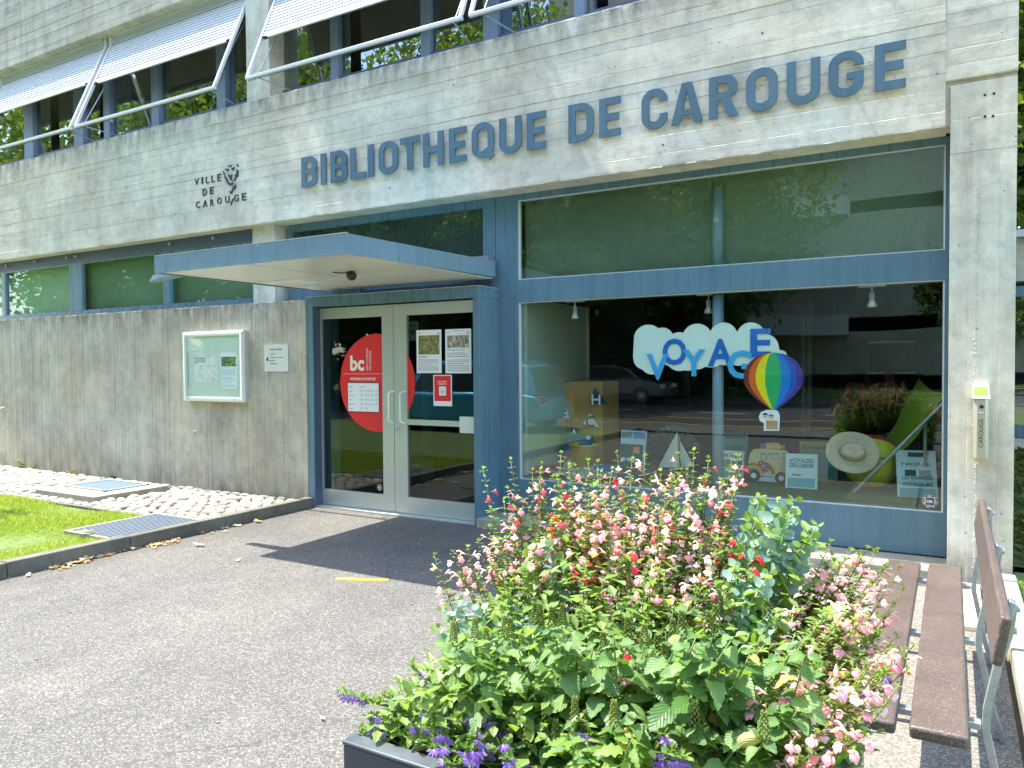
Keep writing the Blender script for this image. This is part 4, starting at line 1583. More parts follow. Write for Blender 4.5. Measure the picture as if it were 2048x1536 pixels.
t = thing('drawing_sheet', 'illustrated map like sheet pinned on the left in the notice case', 'poster', tuple(zn2(480, 740)))
obj('sheet', card('s', crect(zn2, 330, 560, 645, 915), M_PAPER, yb_+.0235, .001), picmat('drawing', [(.3, (.35, .38, .30)), (.42, (.70, .68, .55)), (.5, (.78, .74, .80)), (.62, (.80, .78, .70)), (.7, (.45, .55, .30))], (7, 1, 7), .8), t)
m = MB()
put(m, 'ON CHANGE', 345, 575, 480, 608, zn2, dy=-.001, bold=.02)
put(m, 'EN DOUCEUR', 340, 618, 490, 648, zn2, dy=-.001, bold=.02)
obj('print', m, plain('violet_ink', (.25, .2, .38), .7), t)
m = MB()
rr2 = random.Random(3)
for i in range(26):
    c = zn2(rr2.uniform(345, 630), rr2.uniform(690, 900))
    m.disc((c.x, c.y-.0012-i*.00005, c.z), (1, 0, 0), (0, 0, 1), rr2.uniform(.003, .009), rr2.uniform(.003, .007), 7)
obj('doodles', m, plain('doodle_ink', (.22, .24, .17), .7, vary=.5, vs=30), t)
t = thing('information_sheet', 'white printed sheet with a green photo pinned on the right in the notice case', 'poster', tuple(zn2(800, 760)))
obj('sheet', card('s', crect(zn2, 695, 505, 915, 1005), M_PAPER, yb_+.0235, .001), M_PAPER, t)
p = MB()
rect_mb(p, zn2, 702, 570, 902, 700, -.001)
obj('photo', p, picmat('photo_shelves', [(.3, (.01, .03, .03)), (.5, (.10, .16, .06)), (.62, (.45, .5, .15)), (.7, (.7, .75, .5))], (5, 1, 4)), t)
m = MB()
put(m, 'Réouverture de la bibliothèque', 702, 712, 810, 728, zn2, dy=-.001)
(a, z0), (b, z1) = crect(zn2, 702, 740, 900, 985)
lines(m, a, b, z1, z0, 14, yb_+.0212, 9, .3)
obj('print', m, plain('lilac_ink', (.35, .38, .55), .7), t)
pn = MB()
for (x, y_) in ((322, 575), (628, 578), (325, 908), (640, 905), (688, 512), (906, 520), (697, 992), (912, 992)):
    c = zn2(x, y_)
    pn.tube([(c.x, c.y+.001, c.z), (c.x, c.y-.003, c.z)], .007, 10)
obj('magnets', pn, M_ALU, nb)

sp = thing('service_entrance_plate', 'pale grey service entrance plate with a black arrow beside the door', 'sign', tuple(zn(1450, 590, YL)))
zp = lambda x, y: zn(x, y, YL-.012)
obj('plate', card('s', crect(zp, 1287, 408, 1612, 772), M_PAPER, YL-.0035, .009), plain('plate_grey', (.56, .60, .53), .45, .1, vary=.02), sp)
m = MB()
zp2 = lambda x, y: zn(x, y, YL-.0135)
put(m, 'ENTRÉE DE SERVICE', 1358, 455, 1530, 480, zp2, bold=.02)
put(m, 'LIVRAISONS', 1362, 528, 1432, 542, zp2, bold=.02)
put(m, 'SOCIÉTÉ DE LECTURE ET DE CAROUGE', 1362, 570, 1548, 586, zp2, bold=.02)
put(m, 'BIBLIOBUS', 1362, 615, 1434, 630, zp2, bold=.02)
put(m, 'ADMINISTRATION', 1362, 658, 1464, 673, zp2, bold=.02)
a, b, c = zp2(1312, 605), zp2(1340, 570), zp2(1342, 642)
m.poly([a, c, b])
obj('print', m, M_BLACK, sp)
# small fixings in the wall
q = zn(390*0+(392-340)*6.827, (863-630)*6.827, YL)
tag(obj('wall_tap_stub', MB().tube([(q.x, YL, q.z), (q.x-.01, YL-.03, q.z-.004)], .012, 10).tube([(q.x-.02, YL-.03, q.z-.02), (q.x+.005, YL-.03, q.z+.01)], .009, 8), M_GALV), 'small metal stub fixed in the low wall below the notice case', 'wall fitting')

# ------------------------------------------------------------------ ashtray tube on the pillar
q0, q1 = at(1958, 830, YF-.05), at(1962, 915, YF-.05)
tb = thing('ashtray_tube', 'narrow metal ashtray tube with green cap and handwritten word on the pillar', 'ashtray', (q0.x, YF, 1.2))
xt = at(1962, 850, YF-.045).x
zt0_, zt1_ = at(1962, 916, YF-.045).z, at(1958, 797, YF-.045).z
w_ = .046
obj('tube_body', MB().prism([(xt-w_, YF-.014), (xt-w_, YF-.05), (xt-w_*.55, YF-.078), (xt+w_*.55, YF-.078), (xt+w_, YF-.05), (xt+w_, YF-.014)], 'z', zt0_, zt1_), plain('satin_tube', (.50, .48, .38), .32, .5, .5, .05, 3), tb, bevel=.002)
obj('wall_bracket', MB().box(xt-.012, xt+.012, YF-.014, YF-.003, zt0_+.1, zt1_), M_GALV, tb)
zc1 = at(1958, 770, YF-.045).z
obj('cap', MB().hexa([(xt-w_-.008, YF-.088, zt1_+.001), (xt+w_+.008, YF-.088, zt1_+.001), (xt+w_+.008, YF-.004, zt1_+.001), (xt-w_-.008, YF-.004, zt1_+.001), (xt-w_-.002, YF-.05, zc1), (xt+w_-.002, YF-.05, zc1), (xt+w_-.002, YF-.004, zc1), (xt-w_-.002, YF-.004, zc1)]), plain('pale_cap', (.66, .72, .55), .5), tb, bevel=.002)
zz = (zt1_+zc1)/2
obj('green_label', MB().quad((xt-w_, YF-.0815, zt1_+.02), (xt+w_-.01, YF-.0815, zt1_+.02), (xt+w_-.012, YF-.0565, zc1-.012), (xt-w_+.003, YF-.0565, zc1-.012)), plain('lime_green', (.28, .62, .06), .5), tb)
obj('slot_hole', MB().disc((xt+.002, YF-.0795, zt1_-.055), (1, 0, 0), (0, 0, 1), .013, .013, 16), M_BLACK, tb)
obj('collar', MB().box(xt-.017, xt+.017, YF-.082, YF-.0785, zt1_-.098, zt1_-.090), M_ALUL, tb)
m = MB()
za, zb = at(1958, 895, YF-.08).z, at(1958, 838, YF-.08).z
add_text(m, 'CAROUGE', xt-.015, xt+.012, za, zb, YF-.0796, vertical=True)
obj('handwriting', m, M_BLACK, tb)

# ------------------------------------------------------------------ the street behind the camera (seen mirrored in the panes) and the wing on the right
g = MB().box(-45, 30, -16.0, -5.0, -.03, -.012)
struct('road', g, M_ROAD)
g = MB().box(-45, 30, -5.0, -3.2, -.02, .05)
struct('pavement', g, asphalt('pavement_asphalt', (.11, .11, .105), (.19, .185, .18)), bevel=.01)
g = MB().box(-45, 30, -19, -16.0, -.02, .08)
struct('far_pavement', g, asphalt('pavement_asphalt_far', (.12, .12, .115), (.2, .195, .19)), bevel=.01)
M_LINE = plain('road_yellow', (.60, .42, .05), .7, vary=.2)
M_LINW = plain('road_white', (.65, .65, .62), .7, vary=.2)
g = MB()
for y in (-6.0, -8.2):
    g.box(-30, 18, y, y+.12, -.0119, -.008)
struct('road_marking', g, M_LINE)
g = MB()
for i in range(14):
    g.box(-32+i*3.6, -30.6+i*3.6, -10.6, -10.48, -.0119, -.008)
struct('road_marking', g, M_LINW)
g = MB().box(-60, 60, -60, -19, -.02, .10)
struct('far_lawn', g, M_TURF)


def leaf_cloud(n, rad, seed, size, squash=.8, clump=26):
    """leaf sized faces gathered in clumps within an ellipsoid"""
    r = random.Random(seed)
    m = MB()
    cl_ = []
    for i in range(clump):
        while True:
            p = Vector((r.uniform(-1, 1), r.uniform(-1, 1), r.uniform(-1, 1)))
            if .25 < p.length < 1:
                break
        cl_.append((Vector((p.x*rad, p.y*rad, p.z*rad*squash)), rad*r.uniform(.2, .42)))
    for i in range(n):
        c, cr = cl_[r.randrange(clump)]
        d = Vector((r.gauss(0, 1), r.gauss(0, 1), r.gauss(0, .7)))
        d.normalize()
        p = c+d*cr*r.uniform(.5, 1.0)
        a = Vector((r.gauss(0, 1), r.gauss(0, 1), r.gauss(0, .5)-.3)).normalized()
        b = a.orthogonal().normalized()
        b.rotate(Matrix.Rotation(r.uniform(0, 6.28), 3, a))
        s = size*r.uniform(.6, 1.3)
        k = len(m.v)
        m.v += [tuple(p), tuple(p+a*s*.5+b*s*.33), tuple(p+a*s), tuple(p+a*s*.5-b*s*.33)]
        m.face((k, k+1, k+2, k+3))
    return m


M_TLEAF = leafmat('tree_leaf', ((.07, .13, .025), (.16, .23, .05)), .45, .5, False)
M_BARK = plain('bark', (.10, .08, .06), .9, vary=.4, vs=6, bumpy=.8, bs=30)
crowns = [mesh_of(leaf_cloud(9000, 3.1, 50+i, .26), 'crown', M_TLEAF) for i in range(3)]
bigcrown = [mesh_of(leaf_cloud(24000, 3.1, 60+i, .13, .85, 40), 'crown', M_TLEAF) for i in range(2)]
trunks = []
for i in range(2):
    rr_ = random.Random(70+i)
    m = MB()
    m.tube([(0, 0, -.1), (.05, .02, 1.5), (.0, .1, 3.2), (.1, .0, 5.2)], [.22, .17, .14, .08], 10)
    for k in range(7):
        a = k*2.4
        z = 2.6+k*.35
        m.tube([(0, .03, z), (math.cos(a)*.9, math.sin(a)*.9, z+.9), (math.cos(a)*1.9, math.sin(a)*1.9, z+1.7)], [.07, .045, .02], 6)
    trunks.append(mesh_of(m, 'trunk', M_BARK, True))
tr_spots = [(-26, -4.4, 1.1, 'street tree far left of the lawn'), (-19.5, -7.2, 1.15, 'street tree beyond the blue car'), (-15, -18, 1.25, 'tree across the road behind the dark car'), (-9.5, -17.6, 1.1, 'tree across the road left of the grey flats'), (-21, -19, 1.3, 'tree across the road at the far left'), (1.2, -19, .8, 'small tree across the road in front of the grey flats'), (10, -6.5, 1.15, 'street tree on the near pavement at the right'), (-30, -19, 1.3, 'tree at the far end of the road'), (-13.8, -9.8, 1.05, 'tree standing at the edge of the road'), (15, -17, 1.2, 'tree across the road at the far right')]
for i, (x, y, s, lab) in enumerate(tr_spots):
    t = thing('street_tree', lab, 'tree', (x, y, 0), 'trees along the street')
    link_mesh('trunk', trunks[i % 2], t, M=Matrix.Translation((x, y, 0)) @ Matrix.Rotation(i*1.3, 4, 'Z') @ Matrix.Scale(s, 4))
    link_mesh('crown', crowns[i % 3], t, M=Matrix.Translation((x, y, 4.9*s)) @ Matrix.Rotation(i*2.1, 4, 'Z') @ Matrix.Scale(s, 4))
# taller trees and a hedge
for i, (x, y, s, lab) in enumerate(((-27, -13, 2.3, 'tall tree beyond the road at the far left of the reflections'), (-17.5, -24, 2.4, 'tall tree behind the dark car across the road'), (-13.5, -27, 1.7, 'tall tree at the left corner of the grey flats'), (-20, -14, 2.3, 'tall tree on the far kerb left of the dark car'), (-33, -19, 2.7, 'huge tree at the far left beyond the road'), (-38, -9, 2.4, 'tall tree at the end of the lawn'), (-10.2, -18.5, 1.9, 'tall tree standing just across the road'), (-24, -9.5, 1.9, 'tall tree on the near kerb beyond the lawn'), (-25, -26, 2.6, 'tallest tree behind the street at the left'))):
    t = thing('tall_tree', lab, 'tree', (x, y, 0), 'tall trees across the road')
    link_mesh('trunk', trunks[i % 2], t, M=Matrix.Translation((x, y, 0)) @ Matrix.Rotation(i*1.7, 4, 'Z') @ Matrix.Scale(s, 4))
    link_mesh('crown', bigcrown[i % 2], t, M=Matrix.Translation((x, y, 4.6*s)) @ Matrix.Rotation(i*2.6, 4, 'Z') @ Matrix.Diagonal((s*.95, s*.95, s*1.15, 1)))
for i, (x, y, s, lab) in enumerate(((-17, -19.5, 1.0, 'clipped hedge behind the road left of the flats'), (-24, -17.5, 1.05, 'clipped hedge behind the road further left'), (-31, -14.0, 1.1, 'clipped hedge at the far left of the road'), (-36, -8.5, 1.1, 'clipped hedge closing the end of the lawn'), (-10.5, -20.5, .8, 'low hedge in front of the grey flats'))):
    h_ = thing('hedge', lab, 'hedge', (x, y, 0), 'hedges beyond the road')
    link_mesh('foliage', crowns[(i+1) % 3], h_, M=Matrix.Translation((x, y, 1.9*s)) @ Matrix.Diagonal((s*1.5, s*.8, s*.9, 1)))
# opposite block of flats
ab = thing('apartment_building', 'grey concrete block of flats with ribbed panels across the road', 'building', (-6, -30, 0))
M_FLAT = concrete('flats_concrete', True, tint=(1, .97, .9), dark=.9)
M_RIB = plain('ribbed_panel', (.14, .13, .10), .8, vary=.1)
obj('wall', MB().box(-22, 12, -42, -30, 0, 28), M_FLAT, ab)
M_WG = plain('dark_window_glass', (.03, .04, .045), .08, 0, .8)
for fl in range(9):
    z = .9+fl*3
    obj('floor_band', MB().box(-22.05, 12.05, -30.18, -30.0, z-.75, z-.05), M_FLAT, ab)
    for k in range(9):
        x = -21+k*3.7
        wd = obj('window', MB().box(x, x+.06, -30.06, -30.002, z+.1, z+1.6).box(x+1.5, x+1.56, -30.06, -30.002, z+.1, z+1.6).box(x+.06, x+1.5, -30.06, -30.002, z+1.54, z+1.6).box(x+.06, x+1.5, -30.06, -30.002, z+.1, z+.16), M_WHITE, ab)
        obj('pane', MB().box(x+.06, x+1.5, -30.03, -30.004, z+.16, z+1.54), M_WG, wd)
        rb_ = MB()
        for j in range(12):
            rb_.box(x+1.75+j*.14, x+1.83+j*.14, -30.05, -30.002, z, z+1.9)
        obj('ribbed_panel', rb_, M_RIB if k != 4 else plain('orange_slats', (.38, .13, .05), .7), ab, kind='stuff')
for fl in range(8):
    z = 3.2+fl*3
    obj('balcony', MB().box(-9.6, -4.7, -31, -28.7, z-.25, z+.75), plain('pale_parapet', (.62, .60, .54), .8), ab)
    obj('balcony', MB().box(2.2, 7.0, -31, -28.9, z-.25, z+.75), MATS['pale_parapet'], ab)
# iron fence along the far lawn
fc = thing('iron_fence', 'black bar fence along the far lawn across the road', 'fence', (2, -21, 0))
m = MB()
for i in range(160):
    x = -8+i*.12
    m.box(x-.01, x+.01, -21.01, -20.99, .1, 1.0)
obj('bars', m, M_BLACK, fc, kind='stuff')
obj('rail', MB().box(-8.02, 11.2, -21.012, -20.985, .96, .99), M_BLACK, fc)
obj('rail', MB().box(-8.02, 11.2, -21.012, -20.985, .2, .23), M_BLACK, fc)


def car(name, label, x, y, rot, col, L_=4.0, W_=1.72, H_=1.5):
    t = thing(name, label, 'car', (x, y, 0))
    M = Matrix.Translation((x, y, 0)) @ Matrix.Rotation(rot, 4, 'Z')
    paint = plain('paint_%d' % int(col[2]*100), col, .25, .3, .6, .03, 1, coat=1.0)
    a = L_/2
    low = [(-a, .30), (-a, .72), (-a+.12, .86), (-.55*a, .95), (a-.9, .95), (a-.28, .84), (a, .62), (a, .30)]
    roof = [(-a+.10, .88), (-a+.42, H_-.10), (-a+.9, H_), (.15*a, H_), (.42*a, H_-.14), (a-.85, .93)]
    m = MB()
    for s in (-1, 1):
        pass
    for (pl, w0, w1) in ((low, W_/2, W_/2), ):
        n = len(pl)
        sec = [(-w1*.96, .0), (-w0, .25), (-w0, .8), (-w1*.93, 1.0), (w1*.93, 1.0), (w0, .8), (w0, .25), (w1*.96, .0)]
        m.prism([(p[0], p[1]) for p in pl], 'y', -w0, w0)
    m.v = [tuple(M @ Vector(v)) for v in m.v]
    obj('body', m, paint, t, bevel=.07, seg=3)
    m = MB()
    n = len(roof)
    for s in (-1, 1):
        for (px_, pz_) in roof:
            w_ = W_/2-.06-(pz_-.88)*.26
            m.v.append((px_, s*w_, pz_))
    m.face(tuple(range(n-1, -1, -1)))
    m.face(tuple(range(n, 2*n)))
    for i in range(n):
        j = (i+1) % n
        m.face((i, j, n+j, n+i))
    m.v = [tuple(M @ Vector(v)) for v in m.v]
    obj('cabin', m, paint, t, bevel=.04, seg=2)
    side = [(-a+.45, .97), (-a+.62, H_-.16), (-.03, H_-.09), (-.03, .97)]
    side2 = [(.03, .97), (.03, H_-.09), (.30*a, H_-.13), (a-1.05, .97)]
    for s in (-1, 1):
        for sd_ in (side, side2):
            m = MB()
            pts = []
            for (px_, pz_) in sd_:
                w_ = W_/2-.06-(pz_-.88)*.26+.012
                pts.append((px_, s*w_, pz_))
            m.poly(pts if s < 0 else list(reversed(pts)))
            m.v = [tuple(M @ Vector(v)) for v in m.v]
            obj('side_window', m, M_WG, t)
    for (p0_, p1_, nm) in (((a-.86, .95), (.44*a, H_-.17), 'windscreen'), ((-a+.10, .93), (-a+.40, H_-.14), 'rear_window')):
        sgn = 1 if nm == 'windscreen' else -1
        m = MB().poly([(p0_[0]+sgn*.014, -W_/2+.14, p0_[1]), (p0_[0]+sgn*.014, W_/2-.14, p0_[1]), (p1_[0]+sgn*.014, W_/2-.26, p1_[1]), (p1_[0]+sgn*.014, -W_/2+.26, p1_[1])])
        m.v = [tuple(M @ Vector(v)) for v in m.v]
        obj(nm, m, M_WG, t)
    for wx in (-a+.75, a-.8):
        for s in (-1, 1):
            c = M @ Vector((wx, s*(W_/2-.10), .32))
            ax = M.to_3x3() @ Vector((0, s, 0))
            wh = obj('wheel', MB().tube([tuple(c-ax*.10), tuple(c+ax*.115)], .32, 22), M_BLACK, t)
            rm = MB()
            for k in range(9):
                an = 2*math.pi*k/9
                u_ = M.to_3x3() @ Vector((math.cos(an), 0, math.sin(an)))
                rm.tube([tuple(c+ax*.12+u_*.03), tuple(c+ax*.12+u_*.21)], .017, 5)
            rm.tube([tuple(c+ax*.112), tuple(c+ax*.125)], .05, 10)
            obj('rim', rm, M_ALUL, wh)
    for s in (-1, 1):
        m = MB().box(a-.10, a+.012, s*W_/2*.75-.16, s*W_/2*.75+.16, .62, .76)
        m.v = [tuple(M @ Vector(v)) for v in m.v]
        obj('headlight', m, M_ALUL, t, bevel=.02)
        m = MB().box(-a-.012, -a+.08, s*W_/2*.8-.12, s*W_/2*.8+.12, .68, .86)
        m.v = [tuple(M @ Vector(v)) for v in m.v]
        obj('tail_light', m, M_RED, t, bevel=.02)


car('parked_car', 'bright blue small car parked beyond the lawn', -9.6, -2.1, math.pi, (.05, .42, .62), 4.1, 1.75, 1.62)
car('parked_car', 'dark grey car standing on the road across from the library', -11.4, -14.6, 0, (.13, .13, .14), 4.5, 1.8, 1.45)

# ---- wing and garden to the right of the pillar
wg = thing('low_wing', 'low concrete wing with a white roof edge and blue framed window right of the pillar', 'building', (4, 11.5, 0))
obj('wall', MB().box(.372, 12, 11.6, 12.0, 2.55, 3.10).box(.372, 12, 11.6, 12.0, .0, .55), M_FASC2, wg)
obj('roof_edge', MB().box(.372, 12, 11.5, 12.0, 3.101, 3.19), M_WHITE, wg)
obj('window_frame', MB().box(.372, 12, 11.62, 11.7, 2.36, 2.49).box(.372, 12, 11.62, 11.7, .56, .72).box(2.4, 2.5, 11.62, 11.7, .72, 2.36), M_BLUE, wg)
obj('pane', MB().box(.372, 12, 11.66, 11.67, .72, 2.36), M_GLASSU, wg)
obj('back_wall', MB().box(.372, 12, 13.0, 13.2, 0, 3.10), M_INT, wg)
g = MB()
r = random.Random(44)
nx, ny = 30, 30
for j in range(ny+1):
    for i in range(nx+1):
        x, y = .37+11*i/nx, 6.5+5.1*j/ny
        g.v.append((x, y, .02+.012*j+.05*math.sin(x*3)*math.sin(y*4)+r.uniform(0, .03)))
for j in range(ny):
    for i in range(nx):
        k = j*(nx+1)+i
        g.face((k, k+1, k+nx+2, k+nx+1))
struct('mossy_bank', g, plain('moss', (.065, .085, .02), .95, vary=.6, vs=14, bumpy=1, bs=60))
struct('garden_edging', MB().box(.37, 8, 8.7, 8.95, -.02, .24), plain('dark_edging', (.10, .12, .13), .8))
mg = MB()
for i in range(9000):
    x, y = .37+3.2*r.random(), 6.5+5.0*r.random()
    z = .02+.012*30*(y-6.5)/5.1
    a = r.uniform(0, 6.28)
    s = r.uniform(.05, .12)
    k = len(mg.v)
    mg.v += [(x, y, z), (x+math.cos(a)*s*.25, y+math.sin(a)*s*.25, z+s*.7), (x+math.cos(a)*s, y+math.sin(a)*s, z+s*.9), (x+math.cos(a+.5)*s*.3, y+math.sin(a+.5)*s*.3, z+s*.3)]
    mg.face((k, k+1, k+2, k+3))
tag(obj('ground_cover', mg, leafmat('ground_cover_leaf', ((.06, .085, .015), (.15, .17, .03)), .3, .6, False), kind='stuff'), 'low dark green ground cover right of the pillar', 'ground cover')
tt = thing('garden_tree', 'leafy tree rising behind the low wing at the right edge', 'tree', (3.0, 14.5, 0))
obj('trunk', MB().tube([(3.0, 14.8, 0), (2.9, 14.7, 4), (2.6, 14.5, 8)], [.22, .17, .08], 10), M_BARK, tt, smooth=True)
cmb = leaf_cloud(26000, 3.9, 91, .24, 1.1, 60)
cmb.v = [(a+2.6, b+14.6, c+6.8) for a, b, c in cmb.v]
obj('crown', cmb, M_TLEAF, tt)

tt = thing('garden_tree', 'denser dark tree directly behind the leafy one at the right edge', 'tree', (2.0, 18.5, 0))
obj('trunk', MB().tube([(2.0, 18.6, 0), (2.1, 18.5, 4), (2.2, 18.5, 8)], [.25, .2, .1], 10), M_BARK, tt, smooth=True)
cmb = leaf_cloud(24000, 4.6, 92, .30, 1.3, 70)
cmb.v = [(a+2.0, b+18.5, c+7.0) for a, b, c in cmb.v]
obj('crown', cmb, M_TLEAF, tt)

# ------------------------------------------------------------------ display behind the big window
ZP = .455
dp = struct('display_platform', MB().box(-3.66, .1, YW+.075, 8.1, .10, ZP-.012), plain('platform_board', (.16, .15, .13), .8), parent=None)
M_ART = plain('artificial_turf', (.045, .12, .032), .95, vary=.3, vs=60, bumpy=1, bs=160)
struct('display_turf', MB().box(-2.72, .1, YW+.08, 8.05, ZP-.011, ZP), M_ART)
sd = MB()
nx, ny = 26, 24
r = random.Random(8)
x0_, x1_, y0_, y1_ = -3.65, -2.60, YW+.08, 8.05
for j in range(ny+1):
    for i in range(nx+1):
        x, y = x0_+(x1_-x0_)*i/nx, y0_+(y1_-y0_)*j/ny
        e = min(1, (nx-i)/4)
        sd.v.append((x+(.04*math.sin(y*9) if i == nx else 0), y, ZP+.002+e*(.018+.02*math.sin(x*9+y*3)*math.sin(y*7)+r.random()*.006)))
for j in range(ny):
    for i in range(nx):
        k = j*(nx+1)+i
        sd.face((k, k+1, k+nx+2, k+nx+1))
tag(obj('sand', sd, plain('pale_sand', (.46, .44, .36), .95, vary=.15, vs=20, bumpy=.6, bs=90), smooth=True, kind='stuff'), 'pale sand spread at the left end of the window display', 'sand')
# side wall of the display and back of the room
obj('display_side_wall', MB().box(-3.66, -3.6, YW+.08, 7.9, ZP+.002, 2.18), plain('pale_green_wall', (.36, .42, .33), .8, vary=.04), B)
obj('display_back_panel', MB().box(-3.6, at(1178, 750, 7.9).x, 7.88, 7.92, ZP+.002, 2.18), MATS['pale_green_wall'], B)
obj('light_box', MB().box(at(1085, 720, 7.86).x, at(1125, 720, 7.86).x, 7.83, 7.87, at(1100, 722, 7.86).z, at(1100, 705, 7.86).z), plain('pale_switch', (.6, .64, .55), .6), B)
M_COLB = plain('steel_column_paint', (.20, .29, .36), .4, .0, .5, .05)
q = at(1436, 600, 6.545)
obj('inner_column', MB().tube([(q.x, 6.545, ZP+.002), (q.x, 6.545, 2.16)], .047, 24).tube([(q.x, 6.545, 2.205), (q.x, 6.545, 3.04)], .047, 24), M_COLB, B, smooth=True)
obj('inner_door_post', MB().box(at(1603, 700, 7.6).x, at(1611, 700, 7.6).x, 7.6, 7.65, at(1606, 880, 7.6).z, 2.15).box(at(1615, 700, 7.6).x, at(1623, 700, 7.6).x, 7.6, 7.65, at(1618, 868, 7.6).z, 2.15), M_BLACK, B)
# shelves deep in the room
for i, (x0, x1) in enumerate(((-.95, -.35), (-4.9, -4.0))):
    sf = thing('book_shelf', 'dark metal book shelf %s' % ('deep inside behind the right of the display window' if i == 0 else 'deep inside behind the left of the display window'), 'shelf', (x0, 10.4, .03))
    obj('upright', MB().box(x0, x0+.04, 10.3, 10.6, .03, 1.9), M_BLACK, sf)
    obj('upright', MB().box(x1-.04, x1, 10.3, 10.6, .03, 1.9), M_BLACK, sf)
    for k in range(5):
        obj('shelf_board', MB().box(x0+.04, x1-.04, 10.3, 10.6, .25+k*.38, .27+k*.38), M_ALU, sf)
# reversed letters on an inner glass door
bc = thing('reversed_letters', 'faint dark reversed initials on an inner glass screen behind the display', 'lettering', tuple(at(1735, 780, 8.6)))
m = MB()
a, b = at(1690, 818, 8.6), at(1790, 742, 8.6)
add_text(m, 'bc', a.x, b.x, a.z, b.z, 8.6, bold=.05, mirror=True, thick=.003)
obj('letters', m, plain('dull_red_dark', (.13, .03, .03), .7), bc)


def spot(u, v, label):
    q = at(u, v, 6.62)
    t = thing('spot_light', label, 'lamp', (q.x, 6.62, 2.19))
    obj('mount', MB().box(q.x-.10, q.x+.10, 6.585, 6.655, 2.135, 2.165), M_ALUL, t, bevel=.004)
    obj('arm', MB().tube([(q.x, 6.62, 2.135), (q.x, 6.62, 2.08)], .006, 6), M_ALUL, t)
    obj('lamp_head', MB().lathe([(.0, .03), (.02, .03), (.021, -.03), (.034, -.06), (.036, -.085), (.0, -.08)], (q.x, 6.62, 2.06), 14), M_ALUL, t, smooth=True)


spot(1150, 600, 'small spot light above the left end of the window display')
spot(1417, 590, 'small spot light beside the inner column of the window display')
spot(1744, 578, 'small spot light above the deck chair at the right of the display')

# cloud with VOYAGE, sitting right behind the pane
YC = YW+.062


def zc4(x, y, Y=YC):
    return at(1250+x/5.12, 620+y/5.12, Y)


cl = thing('cloud_sign', 'pale cloud cutout with overlapping light and dark blue letters in the window', 'window sign', tuple(zc4(850, 400)))
circ = [(240, 300, 150), (205, 380, 122), (205, 490, 122), (275, 545, 115), (385, 290, 110), (330, 420, 160), (555, 335, 108), (560, 480, 145), (460, 430, 140), (740, 295, 155), (740, 480, 128), (650, 500, 122), (880, 440, 150), (1010, 270, 142), (1010, 440, 125), (1160, 420, 150), (1290, 275, 148), (1290, 430, 160), (1430, 390, 145), (1440, 470, 120), (1600, 475, 62), (1520, 470, 90)]
XS = [82+i*(1662-82)/150 for i in range(151)]
ups, dns = [], []
for x in XS:
    t = []
    b = []
    for cx, cy, rad in circ:
        if abs(x-cx) < rad:
            h_ = math.sqrt(rad*rad-(x-cx)**2)
            t.append(cy-h_)
            b.append(cy+h_)
    ups.append(min(t) if t else 480)
    dns.append(max(b) if b else 480)
m = MB()
n = len(XS)
for yy_, off in ((0, 0), (1, .004)):
    for i in range(n):
        p = zc4(XS[i], ups[i])
        m.v.append((p.x, YC+off, p.z))
    for i in range(n):
        p = zc4(XS[i], dns[i])
        m.v.append((p.x, YC+off, p.z))
for i in range(n-1):
    m.face((n+i, n+i+1, i+1, i))
    m.face((2*n+i, 2*n+i+1, 3*n+i+1, 3*n+i))
obj('cloud', m, plain('cloud_card', (.74, .84, .76), .7, vary=.02), cl)
M_LB = plain('light_blue_letter', (.06, .42, .78), .5, vary=.02)
M_DB = plain('strong_blue_letter', (.012, .15, .55), .5, vary=.02)
for ch, x0, y0, x1, y1, mt, dy in (('O', 385, 292, 632, 567, M_DB, -.004), ('A', 848, 297, 1112, 580, M_DB, -.004), ('E', 1283, 190, 1497, 482, M_DB, -.004), ('V', 225, 450, 452, 715, M_LB, -.008), ('Y', 590, 405, 828, 678, M_LB, -.008), ('G', 1050, 415, 1302, 705, M_LB, -.008)):
    m = MB()
    put(m, ch, x0, y0, x1, y1, zc4, dy=dy, bold=.028, thick=.002)
    obj('letter', m, mt, cl)

# hot air balloon
bl = thing('balloon_cutout', 'rainbow striped hot air balloon cutout hanging below the cloud in the window', 'window sign', tuple(zc4(1520, 735)))
prof = []
for i in range(33):
    s = i/32
    y = 435+(1020-435)*s
    if s < .44:
        wd = math.sqrt(max(0, 1-((.44-s)/.44)**2))
    else:
        k = (s-.44)/.56
        wd = (1-k)**.55*(1-.0*k)*.9+.1*(1-k)
        wd = math.cos(k*math.pi/2)**.95*(1)+.07*k
        wd = max(wd, .075)
    prof.append((y, 305*wd))
fr_ = [-1, -.826, -.597, -.28, .252, .58, .787, 1]
colz = [(.20, .02, .02), (.78, .13, .01), (.88, .72, .01), (.02, .42, .12), (.01, .20, .62), (.02, .09, .50), (.07, .03, .26)]
for gi in range(7):
    m = MB()
    for (yv, hw) in prof:
        for f in (fr_[gi], fr_[gi+1]):
            p = zc4(1520+f*hw, yv, YC-.012)
            m.v.append((p.x, YC-.012, p.z))
    for i in range(len(prof)-1):
        m.face((2*i+2, 2*i+3, 2*i+1, 2*i))
    obj('stripe', m, plain('balloon_stripe_%d' % gi, colz[gi], .5, vary=.02), bl)
m = MB()
pl = [(1425, 1235), (1582, 1235), (1588, 1080), (1570, 1035), (1540, 1022), (1450, 1022), (1395, 1045), (1372, 1095), (1385, 1135), (1425, 1158)]
m.prism([(zc4(x, y).x, zc4(x, y).z) for x, y in pl], 'y', YC-.012, YC-.008)
obj('card', m, M_PAPER, bl)
m = MB()
rect_mb(m, zc4, 1448, 1130, 1566, 1222, -.0135)
obj('basket', m, plain('basket_brown', (.45, .24, .09), .7), bl)
